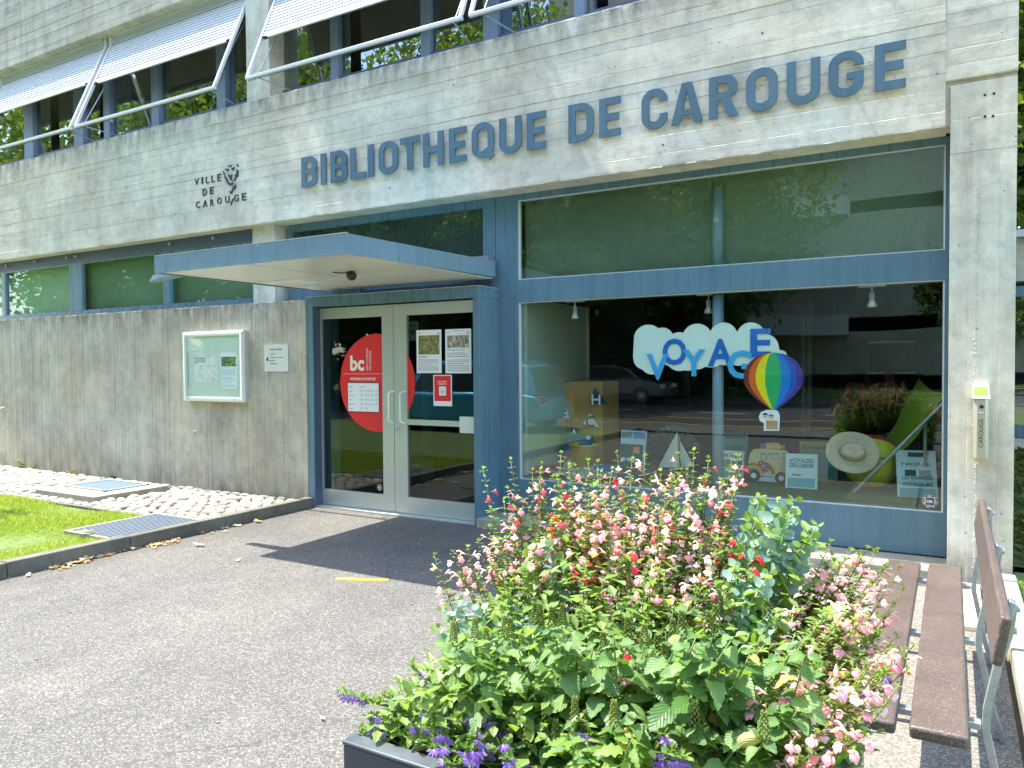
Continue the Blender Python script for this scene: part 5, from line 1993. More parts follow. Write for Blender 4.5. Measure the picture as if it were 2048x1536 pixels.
for (x, y, hair) in ((1440, 1082, (.03, .02, .015)), (1500, 1095, (.03, .25, .13))):
    c = zc4(x, y)
    obj('head', MB().disc((c.x, YC-.0136, c.z), (1, 0, 0), (0, 0, 1), .021, .021, 14), plain('drawn_skin', (.72, .48, .34), .7), bl)
    obj('hair', MB().disc((c.x, YC-.0150, c.z+.006), (1, 0, 0), (0, 0, 1), .022, .018, 10, 0, math.pi), plain('hair_%d' % x, hair, .7), bl)

# cardboard panel with bunting
YB = 7.35
cb = at(1101, 920, YB)
x0, x1 = at(1101, 850, YB).x, at(1205, 850, YB).x
z1 = at(1150, 763, YB).z
tag(obj('cardboard_panel', MB().box(x0, x1, YB, YB+.45, ZP+.005, z1), plain('cardboard', (.42, .25, .07), .8, vary=.1, vs=2.5), bevel=.006), 'tall brown cardboard block standing at the left of the window display', 'cardboard block')
bt = thing('bunting', 'string of dark and pale pennants spelling a word across the cardboard block', 'bunting', (cb.x, YB, 1.2))
zb5 = lambda x, y: at(1000+x/3.2, 560+y/3.2, YB-.04)
pen = [('B', [(375, 695), (415, 765), (300, 775)], 1, (360, 735)), ('E', [(345, 885), (425, 820), (448, 885)], 0, (400, 865)), ('A', [(452, 935), (520, 965), (455, 1055)], 2, (475, 985)), ('C', [(575, 850), (637, 945), (530, 920)], 0, (578, 905)), ('H', [(605, 690), (690, 795), (575, 790)], 2, (615, 765))]
pm = [plain('pennant_pale', (.62, .66, .56), .8), plain('pennant_green', (.02, .16, .13), .8), plain('pennant_navy', (.02, .05, .12), .8)]
for ch, tri, mi, cc in pen:
    p = [zb5(*q) for q in tri]
    po = obj('pennant', MB().prism([(a.x, a.z) for a in p], 'y', YB-.042, YB-.038), pm[mi], bt)
    m = MB()
    c = zb5(*cc)
    add_text(m, ch, c.x-.05, c.x+.05, c.z-.055, c.z+.055, YB-.044, bold=.01)
    obj('letter', m, plain('pennant_ink', (.03, .05, .08), .8) if mi == 0 else M_PAPER, po)
st = [zb5(*q) for q in ((375, 700), (345, 800), (425, 825), (448, 885), (455, 935), (520, 965), (530, 920), (575, 850), (605, 690))]
obj('string', MB().tube([(p.x, YB-.036, p.z) for p in st], .002, 4), M_BLACK, bt)
ca = [zb5(*q) for q in ((575, 630), (500, 640), (430, 648), (330, 655), (318, 720), (325, 850), (335, 980), (325, 1080), (330, 1150))]
tag(obj('black_cable', MB().tube([(p.x, YB-.02, p.z) for p in ca], .006, 6), M_BLACK), 'black cable looping round the left edge of the cardboard block', 'cable')


def on_p(u, v, z=ZP):
    return gz(u, v, z)


# bucket and spade
q = on_p(1168, 940)
bk = thing('bucket', 'yellow toy bucket on the sand in front of the cardboard block', 'bucket', (q.x, q.y, ZP+.01))
hgt = (940-893)/FPX*q.y*1.12
obj('pail', MB().lathe([(0, .004), (.11, .004), (.145, hgt), (.155, hgt), (.155, hgt+.012), (.138, hgt+.01), (.10, .02)], (q.x, q.y, ZP+.012), 24), plain('bucket_yellow', (.78, .50, .02), .4), bk, smooth=True)
tag(obj('toy_spade', MB().tube([(q.x-.20, q.y-.20, ZP+.06), (q.x+.02, q.y-.16, ZP+.22)], .012, 8).hexa([(q.x-.29, q.y-.22, ZP+.03), (q.x-.20, q.y-.25, ZP+.03), (q.x-.18, q.y-.19, ZP+.05), (q.x-.27, q.y-.17, ZP+.05), (q.x-.29, q.y-.22, ZP+.045), (q.x-.20, q.y-.25, ZP+.045), (q.x-.18, q.y-.19, ZP+.065), (q.x-.27, q.y-.17, ZP+.065)]), plain('spade_red', (.5, .05, .02), .4)), 'red toy spade leaning on the yellow bucket', 'toy spade')
q = on_p(1075, 944)
tag(obj('flying_disc', MB().lathe([(0, .030), (.12, .030), (.15, .022), (.162, .0), (.155, .0), (.14, .018), (0, .022)], (q.x, q.y-.05, ZP+.035), 28), plain('disc_dull_red', (.42, .06, .06), .45), smooth=True), 'dull red flying disc lying on the sand', 'flying disc')
q = on_p(1218, 945)
tag(obj('toy_shovel', MB().box(q.x-.12, q.x+.10, q.y-.06, q.y+.06, ZP+.03, ZP+.07).tube([(q.x-.12, q.y, ZP+.05), (q.x-.36, q.y-.02, ZP+.045)], .016, 8), plain('shovel_blue', (.02, .16, .62), .4), bevel=.012), 'bright blue toy shovel lying at the edge of the sand', 'toy shovel')


def book(name, label, u, vb, w_, h_, face, title, tilt=.22, rot=0.0, th=.025, blocks=(), ink=None, zs=ZP, cat='book', tpos=(.72, .86), dist=None):
    q = on_p(u, vb, zs)
    y = q.y
    t = thing(name, label, cat, (q.x, y, zs))
    ca_, sa_ = math.cos(rot), math.sin(rot)

    def tr(p):
        lx, ly, lz = p
        yy_ = ly*math.cos(tilt)+lz*math.sin(tilt)
        zz_ = -ly*math.sin(tilt)+lz*math.cos(tilt)
        return (q.x+lx*ca_-yy_*sa_, y+lx*sa_+yy_*ca_, zs+zz_+.003)
    m = MB().box(-w_/2, w_/2, 0, th, 0, h_)
    m.v = [tr(p) for p in m.v]
    obj('cover', m, face, t, bevel=.002)
    m = MB().box(-w_/2+.004, w_/2-.001, th*.2+.0, th*.8, h_, h_+.001)
    k = 0
    for (bx0, bx1, bz0, bz1, mt) in blocks:
        k += 1
        m = MB().box(-w_/2+bx0*w_, -w_/2+bx1*w_, -.0012-.0006*k, -.0004, bz0*h_, bz1*h_)
        m.v = [tr(p) for p in m.v]
        obj('cover_print', m, mt, t)
    m = MB()
    for i, s in enumerate(title):
        a, b = tpos[0]-i*.14, tpos[1]-i*.14
        add_text(m, s, -w_/2+.12*w_, w_/2-.12*w_, a*h_, b*h_, -.004, bold=.02)
    m.v = [tr(p) for p in m.v]
    if title:
        obj('title', m, ink or M_INK, t)
    st_ = MB().box(-.02, .02, th+.002, th+.006, 0, h_*.7)
    st_.v = [tr(p) for p in st_.v]
    return t


P_TEAL = plain('cover_teal', (.05, .25, .27), .5)
P_PALE = plain('cover_pale', (.52, .68, .66), .5)
P_DGRN = plain('cover_dark_green', (.02, .08, .07), .5)
P_NAVY = plain('cover_navy', (.015, .08, .16), .5)
P_SEA = plain('cover_sea', (.12, .36, .38), .5)
P_ORG = plain('cover_orange', (.7, .2, .08), .5)
P_GRY = plain('cover_grey', (.25, .3, .3), .5)
P_OLV = plain('cover_olive', (.30, .32, .10), .5)
book('book', 'dark blue illustrated book with fish leaning at the yellow bucket', 1148, 940, .30, .40, P_NAVY, [], .5, .15, blocks=((.1, .9, .05, .35, plain('cover_sand', (.45, .40, .25), .6)), (.2, .6, .55, .62, P_TEAL), (.35, .85, .72, .78, P_TEAL), (.78, .92, .84, .95, P_PALE)))
book('book', 'white and blue magazine standing behind the dark green book', 1262, 945, .27, .42, P_PALE, ['TRAVERSER'], .2, .0, tpos=(.60, .68), ink=P_ORG, blocks=((.04, .46, .80, .96, P_GRY), (.5, .96, .80, .96, plain('cover_blue', (.08, .25, .5), .5)), (.08, .92, .08, .5, P_SEA)))
book('book', 'dark green book with an orange dot and script title', 1255, 962, .23, .34, P_DGRN, ['en voyage'], .22, -.1, tpos=(.50, .62), ink=M_PAPER, blocks=((.62, .9, .76, .94, P_ORG), (.38, .58, .08, .12, M_PAPER)))
book('book', 'green grey magazine behind the train book near the inner column', 1468, 945, .24, .38, P_SEA, ['MONTS'], .2, .0, tpos=(.86, .94), ink=P_DGRN, blocks=((.1, .9, .1, .7, P_TEAL),))
book('book', 'white book about train journeys with small pictures by the inner column', 1462, 960, .22, .27, M_PAPER, ['EN TRAIN'], .2, .0, tpos=(.78, .90), ink=plain('cover_red_ink', (.4, .05, .04), .6), blocks=((.1, .45, .42, .7, P_OLV), (.52, .9, .42, .7, P_NAVY), (.08, .92, .06, .36, P_SEA)))
book('book', 'pale green white book with a title about travels standing on the turf', 1602, 978, .26, .30, P_PALE, ['VOYAGES', 'ZERO CARBONE'], .2, .08, tpos=(.74, .86), ink=plain('ink_teal', (.02, .16, .18), .6), blocks=((.08, .92, .04, .3, P_SEA), (.2, .5, .36, .42, P_GRY)))
book('book', 'olive green picture book standing behind the pale travel book', 1636, 962, .33, .36, P_OLV, ['L\'imagier'], .2, .1, tpos=(.78, .9), ink=P_DGRN, blocks=((.45, .95, .08, .66, P_TEAL), (.08, .36, .3, .66, plain('cover_yellow', (.6, .55, .08), .5))))
book('book', 'pale blue book with cattle drawings in the lower right corner of the window', 1836, 996, .29, .38, P_PALE, ['NOUS,', '', 'LES GRANDS', 'VOYAGEURS'], .25, .25, tpos=(.66, .74), ink=plain('ink_green', (.02, .22, .24), .6), blocks=((.05, .95, .02, .20, P_SEA), (.2, .48, .46, .58, P_DGRN), (.55, .85, .46, .58, P_GRY), (.3, .7, .86, .95, P_DGRN)))

# shell shaped green paper fan
q = on_p(1345, 950)
fn = thing('paper_fan', 'round pale green paper fan of rippled segments behind the sailing boat', 'paper fan', (q.x, 7.5, ZP))
c = at(1345, 905, 7.5)
M_FAN = leafmat('fan_paper', ((.07, .15, .12), (.11, .21, .16)), .3, .6, False)
for i in range(17):
    a0 = R(-20+220*i/17)
    a1 = R(-20+220*(i+1)/17)
    am = (a0+a1)/2
    m = MB()
    Rr = .29
    P = lambda a, rad, off: (c.x+rad*math.cos(a), 7.5+off, c.z-.02+rad*math.sin(a))
    n_ = 6
    for j in range(n_+1):
        rad = .02+(Rr-.02)*j/n_
        bulge = .012*math.sin(math.pi*j/n_)
        m.v += [P(a0, rad*.97, .02), P(am, rad*(1.05 if j == n_ else 1), -.01-bulge), P(a1, rad*.97, .02)]
    for j in range(n_):
        k = j*3
        m.face((k, k+1, k+4, k+3))
        m.face((k+1, k+2, k+5, k+4))
    obj('fan_segment', m, M_FAN, fn)

# sailing boat
q = on_p(1355, 955)
yb0 = q.y
sb = thing('model_sailing_boat', 'model sailing boat of driftwood with two cream sails', 'model boat', (q.x, yb0, ZP))
zs5 = lambda x, y: at(1000+x/3.2, 560+y/3.2, yb0)
M_WOOD = plain('driftwood', (.34, .26, .16), .8, vary=.3, vs=12, bumpy=.4)
a, b = zs5(1165, 1250), zs5(1145, 1000)
obj('mast', MB().tube([(a.x, yb0, a.z), (b.x, yb0, b.z)], .008, 8), M_WOOD, sb)
M_SAIL = leafmat('sail_cloth', ((.80, .80, .70), (.86, .86, .76)), .3, .8, False)
for tri in (((1015, 1195), (1150, 1198), (1135, 968)), ((1160, 1195), (1245, 1192), (1150, 1025))):
    p = [zs5(*t) for t in tri]
    m = MB()
    n_ = 6
    for i in range(n_+1):
        for j in range(n_+1-i):
            s_, t_ = i/n_, j/n_
            x = p[0].x*(1-s_-t_)+p[1].x*s_+p[2].x*t_
            z = p[0].z*(1-s_-t_)+p[1].z*s_+p[2].z*t_
            m.v.append((x, yb0-.04*4*s_*(1-s_-t_)-.02*t_*(1-t_), z))
    k = 0
    idx = {}
    for i in range(n_+1):
        for j in range(n_+1-i):
            idx[i, j] = k
            k += 1
    for i in range(n_):
        for j in range(n_-i):
            m.face((idx[i, j], idx[i+1, j], idx[i, j+1]))
            if j < n_-i-1:
                m.face((idx[i+1, j], idx[i+1, j+1], idx[i, j+1]))
    obj('sail', m, M_SAIL, sb, smooth=True)
for i in range(9):
    s0 = 1000+r.uniform(0, 40)+i*4
    s1 = 1275-r.uniform(0, 35)
    y_ = 1212+i*9
    a, b = zs5(s0, y_), zs5(s1, y_+r.uniform(-8, 8)+18)
    obj('hull_stick', MB().tube([(a.x, yb0-.02+.008*(i % 3), a.z), ((a.x+b.x)/2, yb0-.05+.008*(i % 3), (a.z+b.z)/2-.012), (b.x, yb0-.02, b.z)], .008, 7), M_WOOD, sb)

# camper van cutout
q = on_p(1540, 972)
yv = 7.0
vn = thing('van_cutout', 'cream camper van cutout with rainbow and flowers standing on the turf', 'cutout', (q.x, yv, ZP))
z6 = lambda x, y, Y=yv: at(1450+x/3.2, 560+y/3.2, Y)


def flat(name, pts, mat, par, dy, th=.0016, conv=z6, Y=yv):
    p = [conv(*t) for t in pts]
    p2 = [(a.x, a.z) for a in p]
    return obj(name, MB().prism(list(reversed(p2)), 'y', Y-dy-th, Y-dy), mat, par)


M_CRM = plain('van_cream', (.62, .55, .26), .6, vary=.03)
flat('body', [(150, 1165), (160, 1110), (185, 1082), (240, 1078), (390, 1090), (412, 1110), (432, 1160), (438, 1225), (425, 1250), (330, 1258), (200, 1250), (145, 1215)], M_CRM, vn, 0, .008)
flat('valance', [(190, 1262), (215, 1258), (330, 1262), (352, 1298), (200, 1285)], plain('pale_blue', (.42, .58, .66), .6), vn, .0, .006)
for i, (a, b) in enumerate(((228, 268), (274, 308), (314, 348), (366, 404))):
    flat('window', [(a, 1142), (a+3, 1104), (b-2, 1108), (b, 1150)], plain('van_window', (.05, .22, .40), .4), vn, .0085)
    c = z6((a+b)/2, 1130)
    obj('passenger_face', MB().disc((c.x, yv-.0115, c.z), (1, 0, 0), (0, 0, 1), .022, .022, 12), plain('drawn_skin', (.72, .48, .34), .7), vn)
for i, (r0, r1, col) in enumerate(((70, 80, (.45, .05, .03)), (60, 70, (.6, .3, .03)), (50, 60, (.5, .5, .05)), (40, 50, (.05, .3, .08)))):
    m = MB()
    for k in range(10):
        a0, a1 = math.pi*.05+math.pi*.72*k/10, math.pi*.05+math.pi*.72*(k+1)/10
        f = lambda rad, a: (lambda p: (p.x, yv-.0096, p.z))(z6(180+rad*math.cos(a), 1250-rad*math.sin(a)))
        m.quad(f(r0, a0), f(r1, a0), f(r1, a1), f(r0, a1))
    obj('rainbow_band', m, plain('rainbow_%d' % i, col, .6), vn)
m = MB()
for k in range(10):
    a0, a1 = math.pi*.0+math.pi*.5*k/10, math.pi*.5*(k+1)/10
    f = lambda rad, a: (lambda p: (p.x, yv-.0096, p.z))(z6(240+rad*math.cos(a), 1240-rad*math.sin(a)*1.0))
    m.quad(f(58, a0), f(78, a0), f(78, a1), f(58, a1))
obj('red_band', m, plain('rainbow_0', (.45, .05, .03), .6), vn)
for (x, y, col) in ((232, 1172, (.45, .05, .15)), (266, 1208, (.08, .05, .35))):
    c = z6(x, y)
    m = MB()
    for k in range(5):
        a = k*2*math.pi/5
        m.disc((c.x+.018*math.cos(a), yv-.0105-.0002*k, c.z+.018*math.sin(a)), (1, 0, 0), (0, 0, 1), .012, .012, 8)
    obj('flower', m, plain('van_flower_%d' % x, col, .6), vn)
for x, y in ((186, 1250), (362, 1268)):
    c = z6(x, y)
    wv = obj('wheel', MB().tube([(c.x, yv-.012, c.z), (c.x, yv+.004, c.z)], .055, 20), M_BLACK, vn)
    obj('hub_cap', MB().tube([(c.x, yv-.016, c.z), (c.x, yv-.0125, c.z)], .024, 16), M_PAPER, wv)
flat('luggage', [(225, 1076), (228, 1050), (262, 1045), (262, 1078)], plain('lug_blue', (.03, .15, .42), .6), vn, .001, .006)
flat('luggage', [(264, 1078), (266, 1042), (340, 1042), (362, 1062), (355, 1082)], plain('lug_straw', (.55, .40, .16), .6, vary=.3, vs=25), vn, .001, .006)
flat('luggage', [(357, 1080), (364, 1055), (385, 1056), (385, 1086)], plain('lug_tan', (.35, .18, .10), .6), vn, .001, .006)

# deck chair, hat, ball
dc = thing('deck_chair', 'lime green canvas deck chair with grey tube frame in the window display', 'deck chair', (-.5, 7.0, ZP))
M_TUBE = plain('frame_tube', (.25, .31, .29), .35, .4)
F1 = on_p(1708, 988)
F2 = on_p(1666, 975)
T1 = at(1893, 790, 7.0)
T2 = at(1830, 800, 7.6)
obj('long_rail', MB().tube([tuple(F1+Vector((0, 0, .015))), (T1.x+.05, F1.y+.1, T1.z+.02)], .013, 8), M_TUBE, dc)
obj('long_rail', MB().tube([(F2.x+.15, F2.y+.5, ZP+.015), (T2.x, F2.y+.62, T2.z)], .013, 8), M_TUBE, dc)
obj('foot_bar', MB().tube([tuple(F1+Vector((0, 0, .015))), (F2.x+.15, F2.y+.5, ZP+.015)], .012, 8), M_TUBE, dc)
L1 = at(1851, 832, F1.y+.12)
obj('support_leg', MB().tube([tuple(L1), (L1.x+.0, F1.y+.12, ZP+.01)], .013, 8), M_TUBE, dc)
L3 = on_p(1800, 955)
obj('support_leg', MB().tube([(at(1760, 915, F1.y+.3).x, F1.y+.3, at(1760, 915, F1.y+.3).z), (at(1850, 958, F1.y+.4).x, F1.y+.4, ZP+.02)], .013, 8), M_TUBE, dc)
M_LIME = leafmat('lime_canvas', ((.28, .42, .03), (.34, .50, .04)), .3, .8, False)
n_ = 18
pr = [(1890, 782), (1872, 806), (1852, 838), (1832, 868), (1812, 890), (1790, 906), (1768, 914), (1748, 912)]
pr2 = [(1838, 757), (1822, 785), (1806, 815), (1793, 845), (1780, 872), (1766, 893), (1750, 905), (1736, 906)]
near = [at(u+4, v+2, F1.y+.10) for u, v in pr]
far = [at(u, v, F1.y+.62) for u, v in pr2]
m = MB()
for a, b in zip(near, far):
    for k in range(5):
        t_ = k/4
        p = a.lerp(b, t_)
        m.v.append((p.x, p.y, p.z-.05*math.sin(math.pi*t_)))
for i in range(len(near)-1):
    for k in range(4):
        j = i*5+k
        m.face((j, j+1, j+6, j+5))
obj('canvas', m, M_LIME, dc, smooth=True)
# ball
c = at(1745, 870, 7.15)
ball = thing('beach_ball', 'yellow green and red beach ball behind the straw hat', 'beach ball', (c.x, 7.15, ZP))
rb = .235
bc_ = Vector((c.x, 7.15, ZP+rb))
bcol = [plain('ball_yellow', (.62, .60, .05), .35), plain('ball_green', (.02, .20, .10), .35), plain('ball_pale', (.50, .60, .40), .35), plain('ball_red', (.45, .04, .06), .35)]
for gi in range(6):
    m = MB()
    for j in range(13):
        ph = math.pi*j/12
        for k in range(4):
            a = 2*math.pi*(gi+k/3)/6+.5
            v_ = Vector((math.sin(ph)*math.cos(a), math.sin(ph)*math.sin(a), math.cos(ph)))
            v_.rotate(Matrix.Rotation(R(75), 3, 'Y'))
            m.v.append(tuple(bc_+v_*rb))
    for j in range(12):
        for k in range(3):
            i0 = j*4+k
            m.face((i0, i0+1, i0+5, i0+4))
    obj('ball_segment', m, bcol[(0, 1, 3, 0, 0, 1)[gi]], ball, smooth=True)
# hat
q = at(1705, 905, 6.86)
ht = thing('straw_hat', 'wide brimmed straw hat leaning in front of the beach ball', 'hat', tuple(q))
M_STRAW = plain('straw', (.60, .50, .34), .85, vary=.2, vs=60, bumpy=.6, bs=220)
Mh = Matrix.Translation(q) @ Matrix.Rotation(R(68), 4, 'X') @ Matrix.Rotation(R(12), 4, 'Y')
m = MB().lathe([(.082, .0), (.12, -.006), (.16, -.004), (.196, .008), (.198, .004), (.16, -.008), (.12, -.011)], (0, 0, 0), 36)
m.v = [tuple(Mh @ Vector((v[0]*1.05, v[1]*.92, v[2]+.012*math.sin(3*math.atan2(v[1], v[0]))*(math.hypot(v[0], v[1])/.2)))) for v in m.v]
obj('brim', m, M_STRAW, ht, smooth=True)
m = MB().lathe([(.084, .0), (.082, .03), (.076, .07), (.060, .092), (.030, .085), (.001, .070)], (0, 0, 0), 28)
m.v = [tuple(Mh @ Vector((v[0]*1.2, v[1]*.88, v[2]*(1-.25*math.exp(-(v[1]/.03)**2) if v[2] > .06 else 1)))) for v in m.v]
obj('crown', m, M_STRAW, ht, smooth=True)
m = MB().lathe([(.087, .001), (.0855, .018)], (0, 0, 0), 28)
m.v = [tuple(Mh @ Vector((v[0]*1.2, v[1]*.88, v[2]))) for v in m.v]
obj('hat_band', m, plain('hat_band', (.35, .28, .18), .8), ht, smooth=True)

# ------------------------------------------------------------------ bench
bn = thing('park_bench', 'red brown speckled plank bench on galvanised steel legs beside the planter', 'bench', (-.1, 3.6, 0))
m_, N, L, Bp = nt('bench_plank')
p_ = pos(N)
f1 = noise(N, L, p_, 260, 3, .8)
k1 = ramp(N, L, f1.outputs[0], [(.36, (.046, .033, .027)), (.5, (.092, .070, .059)), (.66, (.20, .165, .142))])
f2 = noise(N, L, p_, 5, 5, .6)
k2 = ramp(N, L, f2.outputs[0], [(.3, (.80, .78, .78)), (.7, (1.18, 1.12, 1.1))])
cc = mixc(N, L, k1.outputs[0], k2.outputs[0], .9, 'MULTIPLY')
vv = N.new('ShaderNodeTexVoronoi')
vv.inputs['Scale'].default_value = 210
L.new(p_, vv.inputs['Vector'])
sc_ = N.new('ShaderNodeSeparateColor')
L.new(vv.outputs['Color'], sc_.inputs[0])
k3 = ramp(N, L, sc_.outputs[0], [(.0, (.75, .75, .75)), (.8, (1.1, 1.1, 1.1)), (.95, (1.9, 1.8, 1.7))])
cc = mixc(N, L, cc, k3.outputs[0], .7, 'MULTIPLY')
L.new(cc, Bp.inputs['Base Color'])
Bp.inputs['Roughness'].default_value = .38
L.new(bump(N, L, f1.outputs[0], .35, .002), Bp.inputs['Normal'])
M_PLANK = m_
sy0, sy1, sz0, sz1 = 2.558, 4.68, .408, .45
obj('seat_plank', MB().box(-.108, .048, sy0, sy1, sz0, sz1), M_PLANK, bn, bevel=.012, seg=4)
obj('seat_plank', MB().box(-.305, -.145, sy0, sy1, sz0, sz1), M_PLANK, bn, bevel=.012, seg=4)
m = MB().hexa([(.098, sy0, .675), (.128, sy0, .669), (.128, sy1, .669), (.098, sy1, .675), (.121, sy0, .822), (.152, sy0, .816), (.152, sy1, .816), (.121, sy1, .822)])
obj('back_plank', m, M_PLANK, bn, bevel=.010, seg=4)
for y in (2.80, 3.62, 4.50):
    m = MB()
    w2 = .02
    # seat bar, back upright and rear leg as flat bars
    m.box(-.32, .085, y-w2, y+w2, .384, .4065)
    obj('seat_bar', m, M_GALV, bn, bevel=.003)
    pts = [(.165, .78), (.155, .70), (.128, .60), (.100, .45), (.098, .38), (.118, .28), (.150, .12), (.185, .007)]
    m = MB()
    t_ = .011
    for i in range(len(pts)-1):
        (xa, za), (xb, zb) = pts[i], pts[i+1]
        m.hexa([(xb-t_, y-w2, zb), (xb+t_, y-w2, zb), (xb+t_, y+w2, zb), (xb-t_, y+w2, zb), (xa-t_, y-w2, za), (xa+t_, y-w2, za), (xa+t_, y+w2, za), (xa-t_, y+w2, za)])
    obj('leg', m, M_GALV, bn)
    m = MB()
    pts = [(-.27, .384), (-.285, .2), (-.32, .007)]
    for i in range(len(pts)-1):
        (xa, za), (xb, zb) = pts[i], pts[i+1]
        m.hexa([(xb-t_, y-w2, zb), (xb+t_, y-w2, zb), (xb+t_, y+w2, zb), (xb-t_, y+w2, zb), (xa-t_, y-w2, za), (xa+t_, y-w2, za), (xa+t_, y+w2, za), (xa-t_, y+w2, za)])
    obj('leg', m, M_GALV, bn)
    m = MB()
    for z, x in ((.78, .160), (.71, .152)):
        m.tube([(x-.02, y, z), (x+.024, y, z)], .011, 8)
    obj('bolt', m, M_GALV, bn)
    obj('back_bracket', MB().hexa([(.131, y-.022, .69), (.149, y-.022, .69), (.149, y+.022, .69), (.131, y+.022, .69), (.155, y-.022, .81), (.176, y-.022, .80), (.176, y+.022, .80), (.155, y+.022, .81)]), M_GALV, bn, bevel=.004)
obj('cross_rail', MB().tube([(.02, 2.82, .372), (.02, 4.5, .372)], .009, 8), M_GALV, bn)

# ------------------------------------------------------------------ planter
PX0, PX1, PY0, PY1, PZ = -1.40, -.208, 1.50, 2.30, .55
pt = thing('planter_box', 'dark grey rectangular planter full of flowers in the foreground', 'planter', ((PX0+PX1)/2, (PY0+PY1)/2, 0))
M_PLT = plain('planter_dark', (.045, .052, .065), .42, .0, .5, .2, 5)
M_PLR = plain('planter_grey_side', (.20, .195, .17), .6, vary=.06)
m = MB()
rw = .05
m.box(PX0, PX1, PY0, PY0+.012, 0, PZ-.012).box(PX0, PX0+.012, PY0+.012, PY1-.012, 0, PZ-.012).box(PX0, PX1-.012, PY1-.012, PY1, 0, PZ-.012)
obj('box_wall', m, M_PLT, pt, bevel=.003)
obj('box_wall', MB().box(PX1-.012, PX1, PY0+.012, PY1, 0, PZ-.012), M_PLR, pt)
obj('rim', MB().box(PX0-.003, PX1+.003, PY0-.003, PY0+rw, PZ-.011, PZ).box(PX0-.003, PX1+.003, PY1-rw, PY1+.003, PZ-.011, PZ).box(PX0-.003, PX0+rw, PY0+rw, PY1-rw, PZ-.011, PZ).box(PX1-rw, PX1+.003, PY0+rw, PY1-rw, PZ-.011, PZ), plain('rim_grey', (.10, .115, .13), .38, .2, .5, .3, 9), pt, bevel=.004)
sl_ = MB()
nx, ny = 30, 22
for j in range(ny+1):
    for i in range(nx+1):
        sl_.v.append((PX0+.012+(PX1-PX0-.024)*i/nx, PY0+.012+(PY1-PY0-.024)*j/ny, PZ-.05+r.uniform(-.012, .012)))
for j in range(ny):
    for i in range(nx):
        k = j*(nx+1)+i
        sl_.face((k, k+1, k+nx+2, k+nx+1))
obj('soil', sl_, plain('potting_soil', (.022, .016, .011), .95, vary=.4, vs=40, bumpy=1, bs=150), pt, kind='stuff')

# ------------------------------------------------------------------ plants of the planter
def leaf_mesh(name, mat, wid=.36, n=8, serr=.035, fold=.16, droop=.18, heart=.35, seed=0, wave=.02):
    """leaf along +X, length 1, half width wid; one quad strip per side"""
    r = random.Random(seed)
    m = MB()
    for i in range(n+1):
        s = i/n
        hw = wid*(math.sin(math.pi*min(1, s**.72)))**.8 if 0 < s < 1 else 0
        if i == 0:
            hw = 0.0
        z = -droop*s*s
        x = s
        tw = r.uniform(-1, 1)*wave
        e = serr*(1 if i % 2 else -1)
        back = heart*.22*max(0, 1-s*3.2) if 0 < i else 0
        m.v += [(x-back, -(hw+e*(1 if 0 < i < n else 0)), z+fold*hw+tw), (x, 0, z), (x-back, hw+e*(1 if 0 < i < n else 0), z+fold*hw-tw)]
    for i in range(n):
        k = 3*i
        m.face((k, k+3, k+4, k+1))
        m.face((k+1, k+4, k+5, k+2))
    # short stalk
    k = len(m.v)
    m.v += [(-.16, -.012, .03), (-.16, .012, .03), (.03, .014, .0), (.03, -.014, .0)]
    m.face((k, k+1, k+2, k+3))
    return mesh_of(m, name, mat, True)


M_BROAD = leafmat('broad_leaf', ((.10, .205, .05), (.21, .345, .11)), .42, .42)
M_SMALL = leafmat('small_leaf', ((.12, .22, .04), (.26, .37, .10)), .45, .45, False)
M_EUC = leafmat('blue_green_leaf', ((.17, .30, .24), (.30, .44, .36)), .32, .5, False)
M_EUCY = leafmat('yellow_green_leaf', ((.17, .29, .05), (.28, .40, .10)), .5, .45, False)
M_STEM = plain('green_stem', (.14, .19, .06), .6, vary=.25, vs=20)
M_STEMB = plain('brown_stem', (.13, .10, .05), .6, vary=.25, vs=20)
M_CALYX = leafmat('calyx', ((.22, .22, .05), (.30, .22, .10)), .3, .6, False)
M_PINKW = leafmat('pale_pink_petal', ((.86, .58, .64), (.90, .75, .78)), .35, .5, False)
M_PINK = leafmat('pink_petal', ((.86, .28, .38), (.90, .48, .56)), .35, .5, False)
M_REDP = leafmat('red_petal', ((.80, .02, .04), (.85, .06, .10)), .3, .45, False)
M_PURP = leafmat('purple_petal', ((.22, .10, .52), (.36, .20, .68)), .35, .5, False)
M_LILAC = leafmat('lilac_petal', ((.62, .45, .80), (.75, .62, .85)), .35, .5, False)
M_TIP = leafmat('tip_leaf', ((.13, .19, .04), (.27, .32, .09)), .5, .45, False)

BROADS = [leaf_mesh('leaf', M_BROAD, .34+.02*i, 10, .022, .18+.05*i, .10+.12*i, .5, i, .03) for i in range(5)]
M_OLD = leafmat('yellowing_leaf', ((.36, .40, .08), (.46, .38, .12)), .45, .5)
M_DEEP = leafmat('deep_green_leaf', ((.07, .15, .04), (.13, .24, .07)), .35, .4)
OLDS = [leaf_mesh('leaf', M_OLD, .32, 10, .03, .35, .35, .4, 50+i, .07) for i in range(2)]
DEEPS = [leaf_mesh('leaf', M_DEEP, .36, 10, .024, .22, .25, .5, 60+i, .04) for i in range(3)]
TOOTH = [leaf_mesh('leaf', M_EUCY, .20+.02*i, 8, .05, .1, .12+.1*i, .1, 20+i, .03) for i in range(3)]


